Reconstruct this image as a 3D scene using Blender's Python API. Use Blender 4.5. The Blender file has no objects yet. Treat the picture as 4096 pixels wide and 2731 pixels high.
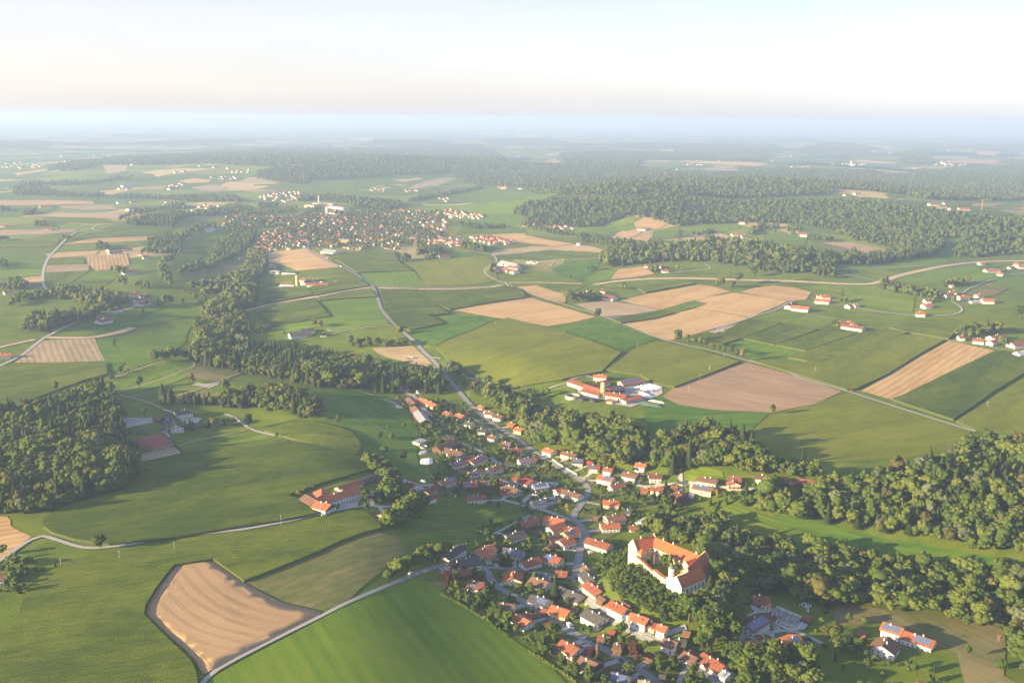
import bpy, math, random
import numpy as np
from mathutils import Vector, Matrix
from mathutils.geometry import delaunay_2d_cdt

R = random.Random(7)
NR = np.random.RandomState(11)
SC = bpy.context.scene
COL = SC.collection

# ------------------------------------------------------------------ camera, sky, sun, exposure
FPX = 3925.0                       # focal length in pixels of the 4096 px wide photograph
CAMH = 360.0
PITCH = math.radians(12.78)
ROLL = math.radians(0.56)
fwd = Vector((0, math.cos(PITCH), -math.sin(PITCH)))
r0 = Vector((1, 0, 0)); u0 = r0.cross(fwd)
rt = r0 * math.cos(ROLL) + u0 * math.sin(ROLL)
up = u0 * math.cos(ROLL) - r0 * math.sin(ROLL)
cd = bpy.data.cameras.new('camera'); cam = bpy.data.objects.new('camera', cd); COL.objects.link(cam)
cam.matrix_world = Matrix(((rt.x, up.x, -fwd.x, 0), (rt.y, up.y, -fwd.y, 0), (rt.z, up.z, -fwd.z, CAMH), (0, 0, 0, 1)))
cd.sensor_width = 36.0; cd.lens = 36.0 * FPX / 4096.0
cd.clip_start = 1.0; cd.clip_end = 200000.0
SC.camera = cam

SUN_EL = math.radians(12.8)
SKYS = 0.05
VEIL = [(0, (3.3, 3.2, 3.3)), (.03, (3.3, 3.0, 2.85)), (.11, (2.75, 2.3, 1.7)), (.4, (1.25, 1.4, 1.6)), (1, (.55, .68, .9))]
SUN_AZ = math.atan2(-0.93, -0.37)          # clockwise from +Y: behind the camera, to its left
w = bpy.data.worlds.new('World'); SC.world = w; w.use_nodes = True
nt = w.node_tree; nt.nodes.clear()
sky = nt.nodes.new('ShaderNodeTexSky'); sky.sky_type = 'NISHITA'; sky.sun_disc = False
sky.sun_elevation = SUN_EL; sky.sun_rotation = SUN_AZ
sky.altitude = 500; sky.air_density = 1.0; sky.dust_density = 2.2; sky.ozone_density = 2.5
bg = nt.nodes.new('ShaderNodeBackground'); bg.inputs[1].default_value = SKYS
wo = nt.nodes.new('ShaderNodeOutputWorld')
# milky evening veil: bright and pale low down, thinning upward, a little warmer towards the sun
tc = nt.nodes.new('ShaderNodeTexCoord'); sx_ = nt.nodes.new('ShaderNodeSeparateXYZ'); nt.links.new(tc.outputs['Generated'], sx_.inputs[0])
vr = nt.nodes.new('ShaderNodeValToRGB'); nt.links.new(sx_.outputs[2], vr.inputs[0])
while len(vr.color_ramp.elements) < 5: vr.color_ramp.elements.new(.5)
for e, (p_, v_) in zip(vr.color_ramp.elements, VEIL): e.position = p_; e.color = (*v_, 1)
dt = nt.nodes.new('ShaderNodeVectorMath'); dt.operation = 'DOT_PRODUCT'; nt.links.new(tc.outputs['Generated'], dt.inputs[0]); dt.inputs[1].default_value = (-.93, -.37, 0)
mr = nt.nodes.new('ShaderNodeMapRange'); nt.links.new(dt.outputs['Value'], mr.inputs[0]); mr.inputs[1].default_value = -.85; mr.inputs[2].default_value = .15
wm = nt.nodes.new('ShaderNodeMix'); wm.data_type = 'RGBA'; nt.links.new(mr.outputs[0], wm.inputs[0]); wm.inputs[6].default_value = (.93, .96, 1.0, 1); wm.inputs[7].default_value = (1.06, 1.0, .93, 1)
vm = nt.nodes.new('ShaderNodeMix'); vm.data_type = 'RGBA'; vm.blend_type = 'MULTIPLY'; vm.inputs[0].default_value = 1
nt.links.new(vr.outputs[0], vm.inputs[6]); nt.links.new(wm.outputs[2], vm.inputs[7])
cn = nt.nodes.new('ShaderNodeTexNoise'); cm_ = nt.nodes.new('ShaderNodeMapping'); cm_.inputs['Scale'].default_value = (1.5, 1.5, 11); nt.links.new(tc.outputs['Generated'], cm_.inputs[0]); nt.links.new(cm_.outputs[0], cn.inputs[0]); cn.inputs['Scale'].default_value = 2.2; cn.inputs['Detail'].default_value = 5
cr_ = nt.nodes.new('ShaderNodeMapRange'); nt.links.new(cn.outputs[0], cr_.inputs[0]); cr_.inputs[1].default_value = .3; cr_.inputs[2].default_value = .7; cr_.inputs[3].default_value = .93; cr_.inputs[4].default_value = 1.06
vs = nt.nodes.new('ShaderNodeVectorMath'); vs.operation = 'SCALE'; nt.links.new(vm.outputs[2], vs.inputs[0]); nt.links.new(cr_.outputs[0], vs.inputs[3])
sc_ = nt.nodes.new('ShaderNodeVectorMath'); sc_.operation = 'MULTIPLY'; nt.links.new(sky.outputs[0], sc_.inputs[0]); sc_.inputs[1].default_value = (.9, .9, 1.15)
ad = nt.nodes.new('ShaderNodeVectorMath'); ad.operation = 'ADD'; nt.links.new(sc_.outputs[0], ad.inputs[0]); nt.links.new(vs.outputs[0], ad.inputs[1])
nt.links.new(ad.outputs[0], bg.inputs[0]); nt.links.new(bg.outputs[0], wo.inputs[0])
sd = bpy.data.lights.new('sun', 'SUN'); sun = bpy.data.objects.new('sun', sd); COL.objects.link(sun)
sd.energy = 5.0; sd.angle = math.radians(0.6); sd.color = (1.0, 0.77, 0.38)
sdir = Vector((math.sin(SUN_AZ) * math.cos(SUN_EL), math.cos(SUN_AZ) * math.cos(SUN_EL), math.sin(SUN_EL)))
sun.rotation_euler = sdir.to_track_quat('Z', 'Y').to_euler()
SC.view_settings.view_transform = 'Standard'; SC.view_settings.look = 'None'
SC.view_settings.exposure = 1.95; SC.view_settings.gamma = 1.0
SC.render.engine = 'CYCLES'
cy = SC.cycles
cy.max_bounces = 5; cy.diffuse_bounces = 3; cy.glossy_bounces = 2; cy.transmission_bounces = 2
cy.volume_bounces = 1; cy.transparent_max_bounces = 4
cy.use_denoising = True
HAZE = 0.86e-4; HAZECOL = (.44, .59, .96, 1)

# ------------------------------------------------------------------ pixel <-> place
TILES = {'A': (0, 1350, 2.351), 'B': (900, 1450, 2.351), 'C': (1500, 1450, 2.351), 'D': (2200, 1450, 2.351),
         'E': (3096, 1450, 2.351), 'F': (0, 2064, 2.351), 'G': (1600, 2064, 2.351), 'H': (2200, 2064, 2.351),
         'I': (3096, 2064, 2.351), 'J': (0, 400, 1.68), 'K': (900, 700, 1.96), 'L': (2000, 700, 1.96),
         'M': (2896, 700, 1.96), 'W': (0, 0, 0.57422), 'Z': (2450, 2110, 4.704),
         'N': (900, 2000, 2.351), 'O': (1400, 400, 1.68), 'Q': (2696, 400, 1.68)}
RT = np.array(rt); UP = np.array(up); FW = np.array(fwd)

def ray(t, x, y):
    ox, oy, s = TILES[t]
    u, v = ox + x / s, oy + y / s
    d = RT * (u - 2048) / FPX + UP * (1365.5 - v) / FPX + FW
    return d / np.linalg.norm(d)

def flat(t, x, y):
    d = ray(t, x, y); k = CAMH / max(-d[2], 0.004)
    return d[0] * k, d[1] * k

def sstep(a, b, x):
    t = np.clip((x - a) / (b - a), 0, 1); return t * t * (3 - 2 * t)

VAL = []                                    # the valley: capsules (x0,y0,x1,y1,inner,outer,depth)
def vseg(pts, inner, outer, depth):
    q = [flat('W', *p) for p in pts]
    for a, b in zip(q, q[1:]): VAL.append((a[0], a[1], b[0], b[1], inner, outer, depth))
vseg([(1000, 890), (1090, 1010), (1290, 1140), (1340, 1350), (1480, 1700)], 55, 170, 22)
vseg([(1290, 1140), (1480, 1170), (1760, 1215), (2060, 1275), (2600, 1350)], 55, 150, 24)
vseg([(1700, 1560), (1900, 1500), (2300, 1500)], 60, 150, 18)
vseg([(430, 1020), (520, 960), (700, 980)], 20, 120, 8)
vseg([(1000, 890), (700, 800), (480, 740), (560, 640), (520, 540)], 30, 190, 12)
BUMP = []                                   # hills (x,y,flat radius,outer radius,height)
def bump(x, y, ri, ro, h): q = flat('W', x, y); BUMP.append((q[0], q[1], ri, ro, h))
bump(1535, 1332, 35, 82, 19)
bump(880, 1000, 30, 190, 5)
bump(330, 1250, 60, 330, 5)
bump(1600, 590, 100, 520, 22); bump(1350, 490, 150, 700, 45); bump(1500, 520, 60, 260, 16)
bump(1900, 600, 100, 450, 14); bump(1800, 480, 400, 1500, 45); bump(1600, 440, 300, 1500, 35)
bump(2230, 540, 150, 900, 30); bump(830, 415, 200, 900, 22); bump(560, 385, 900, 2200, 28)
bump(950, 375, 700, 2500, 28); bump(2200, 700, 60, 300, 10); bump(250, 520, 80, 600, 25)
bump(1480, 480, 60, 300, 15); bump(1660, 745, 60, 350, 5); bump(1230, 800, 80, 330, 6)

def terr(x, y):
    x = np.asarray(x, float); y = np.asarray(y, float)
    r = np.hypot(x, y)
    far = sstep(2600, 7500, r)
    z = 1.6 * np.sin(x / 93 + 1.3 * np.sin(y / 170)) * np.sin(y / 121 + .7) * sstep(900, 1500, r)
    z = z + 4.0 * np.sin(x / 310 + 1.1) * np.sin(y / 420 + 0.4) * sstep(1200, 2200, r)
    z = z + far * (17 * np.sin(x / 820 + 1.9 * np.sin(y / 2300)) * np.sin(y / 1150 + 1.2 * np.sin(x / 1700))
                   + 9 * np.sin(x / 430 + 2) * np.sin(y / 610 + 1))
    vd = np.ones_like(z)
    for x0, y0, x1, y1, ri, ro, dp in VAL:
        dx, dy = x1 - x0, y1 - y0
        t = np.clip(((x - x0) * dx + (y - y0) * dy) / (dx * dx + dy * dy), 0, 1)
        d = np.hypot(x - x0 - t * dx, y - y0 - t * dy)
        vd = vd * (1 - dp / 26.0 * (1 - sstep(ri * .6, ro * 1.15, d)) * (1 - .3 * (dp > 15)))
    z = z - 26.0 * (1 - vd)
    for bx, by, ri, ro, h in BUMP:
        z = z + h * (1 - sstep(ri, ro, np.hypot(x - bx, y - by)))
    return z

_T = np.geomspace(350, 90000, 520)
def proj(t, x, y, h=0.0):
    """the place seen at a pixel, at height h above the ground"""
    d = ray(t, x, y)
    f = CAMH + d[2] * _T - terr(d[0] * _T, d[1] * _T) - h
    i = int(np.argmax(f <= 0))
    if f[i] > 0: i = len(_T) - 1
    lo, hi = (_T[i - 1] if i else 200.0), _T[i]
    for _ in range(5):
        tt = np.linspace(lo, hi, 9)
        ff = CAMH + d[2] * tt - terr(d[0] * tt, d[1] * tt) - h
        j = int(np.argmax(ff <= 0))
        if ff[j] > 0: j = 8
        lo, hi = tt[max(j - 1, 0)], tt[j]
    k = (lo + hi) / 2
    return float(d[0] * k), float(d[1] * k)

def tz(x, y): return float(terr(x, y))

# ------------------------------------------------------------------ materials
MATS = {}
class NB:
    def __init__(s, name):
        m = bpy.data.materials.new(name); m.use_nodes = True; s.m = m; s.t = m.node_tree; s.t.nodes.clear()
        MATS[name] = m
        s.o = s.t.nodes.new('ShaderNodeOutputMaterial')
    def n(s, ty, ins=None, **kw):
        nd = s.t.nodes.new(ty)
        for k, v in kw.items(): setattr(nd, k, v)
        for k, v in (ins or {}).items():
            if isinstance(v, bpy.types.NodeSocket): s.t.links.new(v, nd.inputs[k])
            else: nd.inputs[k].default_value = v
        return nd
    def ramp(s, fac, stops, interp='LINEAR'):
        nd = s.t.nodes.new('ShaderNodeValToRGB'); s.t.links.new(fac, nd.inputs[0])
        cr = nd.color_ramp; cr.interpolation = interp
        while len(cr.elements) < len(stops): cr.elements.new(0.5)
        for e, (p, c) in zip(cr.elements, stops): e.position = p; e.color = (*c, 1)
        return nd.outputs[0]
    def mixc(s, fac, a, b, mode='MIX'):
        nd = s.t.nodes.new('ShaderNodeMix'); nd.data_type = 'RGBA'; nd.blend_type = mode
        for k, v in ((0, fac), (6, a), (7, b)):
            if isinstance(v, bpy.types.NodeSocket): s.t.links.new(v, nd.inputs[k])
            else: nd.inputs[k].default_value = v if k == 0 else (*v, 1)
        return nd.outputs[2]
    def math(s, op, a, b=0.0):
        nd = s.t.nodes.new('ShaderNodeMath'); nd.operation = op
        for k, v in ((0, a), (1, b)):
            if isinstance(v, bpy.types.NodeSocket): s.t.links.new(v, nd.inputs[k])
            else: nd.inputs[k].default_value = v
        return nd.outputs[0]
    def noise(s, vec, scale, detail=3, rough=.55, dist=0):
        return s.n('ShaderNodeTexNoise', {'Vector': vec, 'Scale': scale, 'Detail': detail, 'Roughness': rough, 'Distortion': dist}).outputs[0]
    def mapping(s, vec, sc=(1, 1, 1), rot=(0, 0, 0)):
        return s.n('ShaderNodeMapping', {'Vector': vec, 'Scale': sc, 'Rotation': rot}).outputs[0]
    def bsdf(s, col, rough=.85, spec=.2, bumpv=None, bd=.3, bs=1.0, metal=0):
        b = s.n('ShaderNodeBsdfPrincipled', {'Roughness': rough, 'Specular IOR Level': spec, 'Metallic': metal})
        if isinstance(col, bpy.types.NodeSocket): s.t.links.new(col, b.inputs['Base Color'])
        else: b.inputs['Base Color'].default_value = (*col, 1)
        if bumpv is not None:
            bn = s.n('ShaderNodeBump', {'Height': bumpv, 'Distance': bd, 'Strength': bs})
            s.t.links.new(bn.outputs[0], b.inputs['Normal'])
        s.t.links.new(b.outputs[0], s.o.inputs[0]); return s.m

def crop(name, dark, mid, light, rowdist=3.0, rowamp=.35, bd=.8, stretch=.12, grain=.5, tram=0):
    """a field: local X runs along the rows"""
    b = NB(name); co = b.n('ShaderNodeTexCoord').outputs['Object']
    g = b.noise(b.mapping(co, (stretch, 1, 1)), grain, 4, .65)
    big = b.noise(b.mapping(co, (.35, 1, 1)), .018, 3, .5)
    wv = b.n('ShaderNodeTexWave', {'Vector': co, 'Scale': .314 / rowdist, 'Distortion': 1.2, 'Detail': 2.0, 'Detail Scale': .25},
             bands_direction='Y').outputs['Fac']
    f = b.math('ADD', b.math('MULTIPLY', g, 1.0 - rowamp), b.math('MULTIPLY', wv, rowamp))
    mid_ = b.noise(b.mapping(co, (.3, 1, 1)), .075, 4, .6)
    f = b.math('ADD', f, b.math('MULTIPLY', b.math('SUBTRACT', big, .5), .8))
    f = b.math('ADD', f, b.math('MULTIPLY', b.math('SUBTRACT', mid_, .5), .4))
    ob = b.n('ShaderNodeObjectInfo').outputs['Random']
    f = b.math('ADD', f, b.math('MULTIPLY', b.math('SUBTRACT', ob, .5), .22))
    c = b.ramp(f, [(.28, dark), (.5, mid), (.72, light)])
    if tram:
        sp = b.n('ShaderNodeSeparateXYZ', {0: co}).outputs
        yy = b.math('ADD', b.math('DIVIDE', sp[1], tram), b.math('MULTIPLY', b.noise(co, .01, 1), .35))
        fr = b.math('FRACT', yy)
        l1 = b.math('LESS_THAN', fr, .03); l2 = b.math('MULTIPLY', b.math('GREATER_THAN', fr, .10), b.math('LESS_THAN', fr, .13))
        c = b.mixc(b.math('MULTIPLY', b.math('ADD', l1, l2), .38), c, dark)
    fine = b.noise(b.mapping(co, (.5, 1, 1)), 1.3, 3, .7)
    hgt = b.math('ADD', b.math('MULTIPLY', wv, .5 * rowamp), b.math('MULTIPLY', fine, .9))
    return b.bsdf(c, .9, .1, hgt, bd)

crop('corn', (.044, .076, .004), (.086, .122, .007), (.150, .175, .014), 2.6, .25, 1.0)
crop('corn_pale', (.100, .130, .006), (.145, .168, .010), (.19, .205, .018), 2.6, .2, .6, tram=24)
crop('meadow', (.066, .122, .006), (.104, .162, .008), (.165, .205, .014), 7, .18, .25, .3, .12, 16)
crop('meadow_bright', (.090, .158, .008), (.118, .192, .010), (.15, .215, .016), 12, .14, .2, .15, .10, 15)
crop('meadow_lush', (.046, .112, .008), (.068, .145, .010), (.105, .175, .014), 9, .12, .2, .3, .08)
crop('meadow_dry', (.10, .12, .03), (.15, .15, .045), (.22, .18, .08), 9, .1, .3, .5, .10)
crop('stubble', (.36, .225, .10), (.47, .30, .135), (.56, .37, .18), 11, .22, .3, .06, .35, 13)
crop('stubble_rows', (.34, .215, .10), (.46, .29, .135), (.55, .365, .18), 9, .4, .5, .06, .35)
crop('stubble_dull', (.24, .19, .12), (.34, .25, .15), (.42, .31, .19), 9, .3, .3, .1, .25)
crop('bare_soil', (.28, .18, .105), (.34, .225, .135), (.40, .27, .17), 6, .12, .25, .1, .12, 20)
crop('wheat', (.36, .235, .125), (.42, .275, .148), (.47, .315, .172), 16, .02, .15, .5, .9)
crop('dirt_strip', (.36, .25, .16), (.50, .36, .24), (.60, .46, .33), 6, .4, .5, .08, .3)
crop('gravel_yard', (.30, .27, .24), (.40, .36, .32), (.50, .45, .41), 5, .05, .1, .8, .4)
crop('garden_lawn', (.050, .092, .012), (.085, .130, .018), (.13, .15, .03), 9, .02, .4, .9, .15)

def ground_mat():
    b = NB('ground'); geo = b.n('ShaderNodeNewGeometry').outputs['Position']
    pos = b.n('ShaderNodeVectorMath', {0: geo, 1: (1, 1, 0)}, operation='MULTIPLY').outputs[0]
    nz = b.noise(pos, .03, 4, .6); nf = b.noise(pos, .5, 3, .7)
    near = b.ramp(b.math('ADD', b.math('MULTIPLY', nz, .7), b.math('MULTIPLY', nf, .3)),
                  [(.3, (.062, .106, .007)), (.5, (.112, .158, .010)), (.68, (.18, .20, .018))])
    warp = b.n('ShaderNodeVectorMath', {0: pos, 1: b.n('ShaderNodeVectorMath', {0: b.n('ShaderNodeTexNoise', {'Vector': pos, 'Scale': .0012}).outputs['Color'], 3: 700.0}, operation='SCALE').outputs[0]}, operation='ADD').outputs[0]
    vor = b.n('ShaderNodeTexVoronoi', {'Vector': b.mapping(warp, (1.0, .62, 1), (0, 0, .4)), 'Scale': .0042, 'Randomness': .9}, distance='CHEBYCHEV')
    sep = b.n('ShaderNodeSeparateColor', {0: vor.outputs['Color']})
    G1, G2, G3, C1, C2, S1, S2 = (.08, .15, .02), (.17, .22, .03), (.06, .12, .03), (.10, .125, .022), (.20, .20, .035), (.62, .42, .21), (.46, .33, .19)
    fields = b.ramp(sep.outputs[0], [(0, G1), (.16, C1), (.32, S1), (.40, G2), (.56, C2), (.70, S2), (.76, G3), (.92, G2)], 'CONSTANT')
    fields = b.mixc(.35, fields, near)
    wood = b.noise(b.mapping(pos, (.6, 1, 1)), .0011, 5, .62, .6)
    farwood = b.ramp(wood, [(.525, (0, 0, 0)), (.54, (1, 1, 1))])
    r = b.n('ShaderNodeVectorMath', {0: pos}, operation='LENGTH').outputs['Value']
    mfar = b.n('ShaderNodeMapRange', {'Value': r, 'From Min': 6800.0, 'From Max': 8500.0}).outputs[0]
    fw_ = b.math('MULTIPLY', farwood, mfar)
    colf = b.mixc(fw_, fields, (.018, .036, .014))
    m1 = b.n('ShaderNodeMapRange', {'Value': r, 'From Min': 2300.0, 'From Max': 2600.0}).outputs[0]
    c = b.mixc(m1, near, colf)
    return b.bsdf(c, .9, .1, nf, .5)
ground_mat()

def simple(name, c, var=.25, scale=.6, rough=.8, spec=.25, bd=None, metal=0, rnd=.15):
    b = NB(name); co = b.n('ShaderNodeTexCoord').outputs['Object']
    g = b.noise(co, scale, 4, .65)
    ob = b.n('ShaderNodeObjectInfo').outputs['Random']
    f = b.math('ADD', b.math('MULTIPLY', b.math('SUBTRACT', g, .5), var * 3), b.math('MULTIPLY', b.math('SUBTRACT', ob, .5), rnd * 2))
    f = b.math('ADD', f, .5)
    c0 = tuple(v * (1 - var) for v in c); c1 = tuple(min(v * (1 + var), .9) for v in c)
    return b.bsdf(b.ramp(f, [(0, c0), (1, c1)]), rough, spec, g if bd else None, bd or .1, metal=metal)

def roofmat(name, c, var=.3, rough=.75):
    b = NB(name); co = b.n('ShaderNodeTexCoord').outputs['Object']
    g = b.noise(b.mapping(co, (1, .35, .35)), .9, 4, .7); h = b.noise(co, .22, 3, .6)
    wv = b.n('ShaderNodeTexWave', {'Vector': co, 'Scale': .9, 'Distortion': .3}, bands_direction='X').outputs['Fac']
    ob = b.n('ShaderNodeObjectInfo').outputs['Random']
    f = b.math('ADD', b.math('MULTIPLY', g, .45), b.math('ADD', b.math('MULTIPLY', h, .45), b.math('MULTIPLY', wv, .1)))
    f = b.math('ADD', f, b.math('MULTIPLY', b.math('SUBTRACT', ob, .5), .3))
    c0 = tuple(v * (1 - var) for v in c); c1 = tuple(min(v * (1 + var), .9) for v in c)
    return b.bsdf(b.ramp(f, [(.25, c0), (.75, c1)]), rough, .2, wv, .06)
roofmat('roof_orange', (.37, .118, .056), .36)
roofmat('roof_red', (.23, .080, .048), .35)
roofmat('roof_brown', (.17, .095, .065), .3)
roofmat('roof_dark', (.080, .075, .075), .3)
roofmat('roof_maroon', (.27, .060, .045), .2)
roofmat('roof_tan', (.42, .30, .20), .15)
roofmat('roof_metal', (.30, .31, .34), .2, .5)
roofmat('roof_castle', (.42, .115, .045), .16)
simple('wall_white', (.68, .67, .65), .06, .25)
simple('wall_cream', (.72, .60, .42), .08, .25)
simple('wall_yellow', (.66, .50, .22), .08, .25)
simple('wall_pink', (.68, .46, .34), .08, .25)
simple('wall_stone', (.36, .27, .20), .2, .5)
simple('wall_grey', (.38, .38, .37), .08, .25)
simple('castle_plaster', (.74, .56, .40), .12, .12, rnd=0)
simple('castle_white', (.84, .82, .77), .05, .2, rnd=0)
simple('wood_brown', (.12, .065, .04), .3, .8)
simple('asphalt', (.215, .215, .225), .10, .06, .9, .2, rnd=0)
simple('lane', (.36, .345, .33), .12, .08, .9, .2, rnd=0)
simple('corn_stalks', (.060, .075, .018), .3, .8)
simple('tramline', (.31, .21, .13), .1, 1, rnd=0)
simple('track', (.40, .32, .22), .2, .2, .95, .1, rnd=0)
simple('road_line', (.7, .7, .68), .05, 1, rnd=0)
simple('concrete', (.42, .41, .39), .12, .3, .9, .2)
simple('metal_pole', (.42, .42, .42), .05, 1, .5, .4)
simple('copper_green', (.12, .15, .11), .2, 1)
simple('silo_tan', (.46, .36, .18), .12, .4)
simple('dome_black', (.035, .035, .04), .2, .3, .45, .4)
simple('plastic_white', (.75, .77, .80), .1, .3, .4, .4)
simple('plastic_green', (.10, .14, .11), .2, .3, .6, .3)
simple('trunk', (.10, .075, .055), .3, 1)
simple('car_white', (.75, .76, .78), .02, .3, .3, .5, rnd=0)
simple('car_dark', (.035, .04, .05), .05, .3, .3, .5, rnd=0)
simple('car_red', (.35, .04, .03), .05, .3, .3, .5, rnd=0)
simple('car_blue', (.05, .16, .42), .05, .3, .3, .5, rnd=0)
simple('car_silver', (.42, .45, .48), .03, .3, .3, .5, rnd=0)
simple('tyre', (.02, .02, .02), .1, 1)
simple('pool_blue', (.05, .28, .55), .1, .5, .2, .5)
simple('water_dark', (.02, .025, .03), .1, .3, .15, .5)
simple('gravestone', (.30, .29, .29), .3, 1, .5, .4, rnd=.4)
simple('glass', (.03, .035, .045), .1, 1, .15, .6)
simple('crane_orange', (.5, .25, .05), .1, 1)
def solar():
    b = NB('solar'); co = b.n('ShaderNodeTexCoord').outputs['Object']
    br = b.n('ShaderNodeTexBrick', {'Vector': co, 'Color1': (.030, .055, .17, 1), 'Color2': (.045, .08, .22, 1), 'Mortar': (.30, .32, .38, 1), 'Scale': 1.0,
                                   'Mortar Size': .09, 'Brick Width': 1.7, 'Row Height': 1.0}, offset=0.0)
    return b.bsdf(br.outputs[0], .35, .5)
solar()

def foliage(name, stops):
    b = NB(name)
    at = b.n('ShaderNodeAttribute', attribute_name='tint').outputs['Fac']
    ob = b.n('ShaderNodeObjectInfo').outputs['Random']
    f = b.math('ADD', b.math('MULTIPLY', at, .6), b.math('MULTIPLY', ob, .4))
    co = b.n('ShaderNodeNewGeometry').outputs['Position']
    nz = b.noise(co, .8, 2, .6)
    f = b.math('ADD', f, b.math('MULTIPLY', b.math('SUBTRACT', nz, .5), .35))
    c = b.ramp(f, stops)
    df = b.n('ShaderNodeBsdfDiffuse', {0: c}); tr = b.n('ShaderNodeBsdfTranslucent', {0: c})
    mx = b.n('ShaderNodeMixShader', {0: .30, 1: df.outputs[0], 2: tr.outputs[0]})
    b.t.links.new(mx.outputs[0], b.o.inputs[0])
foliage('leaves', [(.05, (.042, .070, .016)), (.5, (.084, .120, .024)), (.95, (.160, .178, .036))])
foliage('leaves_olive', [(.05, (.055, .062, .022)), (.5, (.105, .102, .034)), (.95, (.18, .155, .055))])
foliage('leaves_silver', [(.05, (.06, .085, .045)), (.5, (.105, .13, .07)), (.95, (.17, .19, .10))])
foliage('leaves_garden', [(.05, (.040, .078, .018)), (.5, (.085, .130, .026)), (.92, (.165, .18, .04))])
foliage('leaves_far', [(.0, (.058, .086, .024)), (.5, (.078, .108, .028)), (1.0, (.105, .132, .034))])
foliage('needles', [(.05, (.026, .046, .020)), (.5, (.045, .068, .026)), (.95, (.085, .095, .035))])
foliage('copper_leaves', [(.05, (.05, .022, .018)), (.5, (.085, .038, .026)), (.95, (.13, .06, .04))])
foliage('yellow_leaves', [(.05, (.16, .15, .03)), (.5, (.24, .21, .04)), (.95, (.32, .27, .06))])
foliage('dry_leaves', [(.05, (.14, .10, .06)), (.5, (.20, .14, .09)), (.95, (.28, .19, .12))])

# ------------------------------------------------------------------ mesh helpers
def tag(o, label=None, cat=None, group=None, kind=None):
    if label: o['label'] = label
    if cat: o['category'] = cat
    if group: o['group'] = group
    if kind: o['kind'] = kind
    return o

def mesh(name, verts, faces, mats, fm=None, smooth=False):
    me = bpy.data.meshes.new(name); me.from_pydata([tuple(v) for v in verts], [], [tuple(f) for f in faces])
    for m in mats: me.materials.append(MATS[m])
    if fm is not None: me.polygons.foreach_set('material_index', fm)
    if smooth: me.polygons.foreach_set('use_smooth', [True] * len(me.polygons))
    me.update(); return me

def fastmesh(name, V, F, mats, fm=None, tint=None):
    """V (n,3), F (m,3) triangles"""
    me = bpy.data.meshes.new(name); V = np.asarray(V, np.float32); F = np.asarray(F, np.int32)
    me.vertices.add(len(V)); me.vertices.foreach_set('co', V.ravel())
    me.loops.add(F.size); me.loops.foreach_set('vertex_index', F.ravel())
    me.polygons.add(len(F)); me.polygons.foreach_set('loop_start', np.arange(0, F.size, 3, dtype=np.int32))
    me.polygons.foreach_set('loop_total', np.full(len(F), 3, np.int32))
    for m in mats: me.materials.append(MATS[m])
    if fm is not None: me.polygons.foreach_set('material_index', np.asarray(fm, np.int32))
    if tint is not None:
        a = me.attributes.new('tint', 'FLOAT', 'POINT'); a.data.foreach_set('value', np.asarray(tint, np.float32))
    me.update(calc_edges=True); return me

def obj(name, me, parent=None, loc=(0, 0, 0), rz=0.0):
    o = bpy.data.objects.new(name, me); COL.objects.link(o); o.location = loc
    o.rotation_euler = (0, 0, rz)
    if parent is not None: o.parent = parent
    return o

def thing(name, label, cat, loc=(0, 0, 0), rz=0.0, group=None):
    o = obj(name, None, None, loc, rz); o.empty_display_size = 1
    return tag(o, label, cat, group)

class MB:
    def __init__(s): s.v = []; s.f = []; s.m = []
    def add(s, vs, fs, m=0):
        k = len(s.v); s.v += [tuple(v) for v in vs]; s.f += [tuple(i + k for i in f) for f in fs]; s.m += [m] * len(fs)
    def box(s, x0, x1, y0, y1, z0, z1, m=0):
        s.add([(x0, y0, z0), (x1, y0, z0), (x1, y1, z0), (x0, y1, z0), (x0, y0, z1), (x1, y0, z1), (x1, y1, z1), (x0, y1, z1)],
              [(0, 3, 2, 1), (4, 5, 6, 7), (0, 1, 5, 4), (1, 2, 6, 5), (2, 3, 7, 6), (3, 0, 4, 7)], m)
    def lathe(s, prof, n=12, m=0, cx=0, cy=0, cap=True):
        k0 = len(prof); vs = []
        for r, z in prof:
            for i in range(n):
                a = 2 * math.pi * i / n; vs.append((cx + r * math.cos(a), cy + r * math.sin(a), z))
        fs = []
        for j in range(k0 - 1):
            for i in range(n):
                i2 = (i + 1) % n; fs.append((j * n + i, j * n + i2, (j + 1) * n + i2, (j + 1) * n + i))
        if cap: fs.append(tuple(range((k0 - 1) * n, k0 * n))); fs.append(tuple(reversed(range(n))))
        s.add(vs, fs, m)
    def slab(s, quad, th, m=0):
        """a plate: quad = 4 corners of its top face, th = thickness downward"""
        q = [Vector(p) for p in quad]; n = (q[1] - q[0]).cross(q[3] - q[0]).normalized()
        if n.z < 0: n = -n
        lo = [p - n * th for p in q]
        s.add(q + lo, [(0, 1, 2, 3), (7, 6, 5, 4), (0, 4, 5, 1), (1, 5, 6, 2), (2, 6, 7, 3), (3, 7, 4, 0)], m)
    def mesh(s, name, mats, smooth=False): return mesh(name, s.v, s.f, mats, s.m, smooth)

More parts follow.
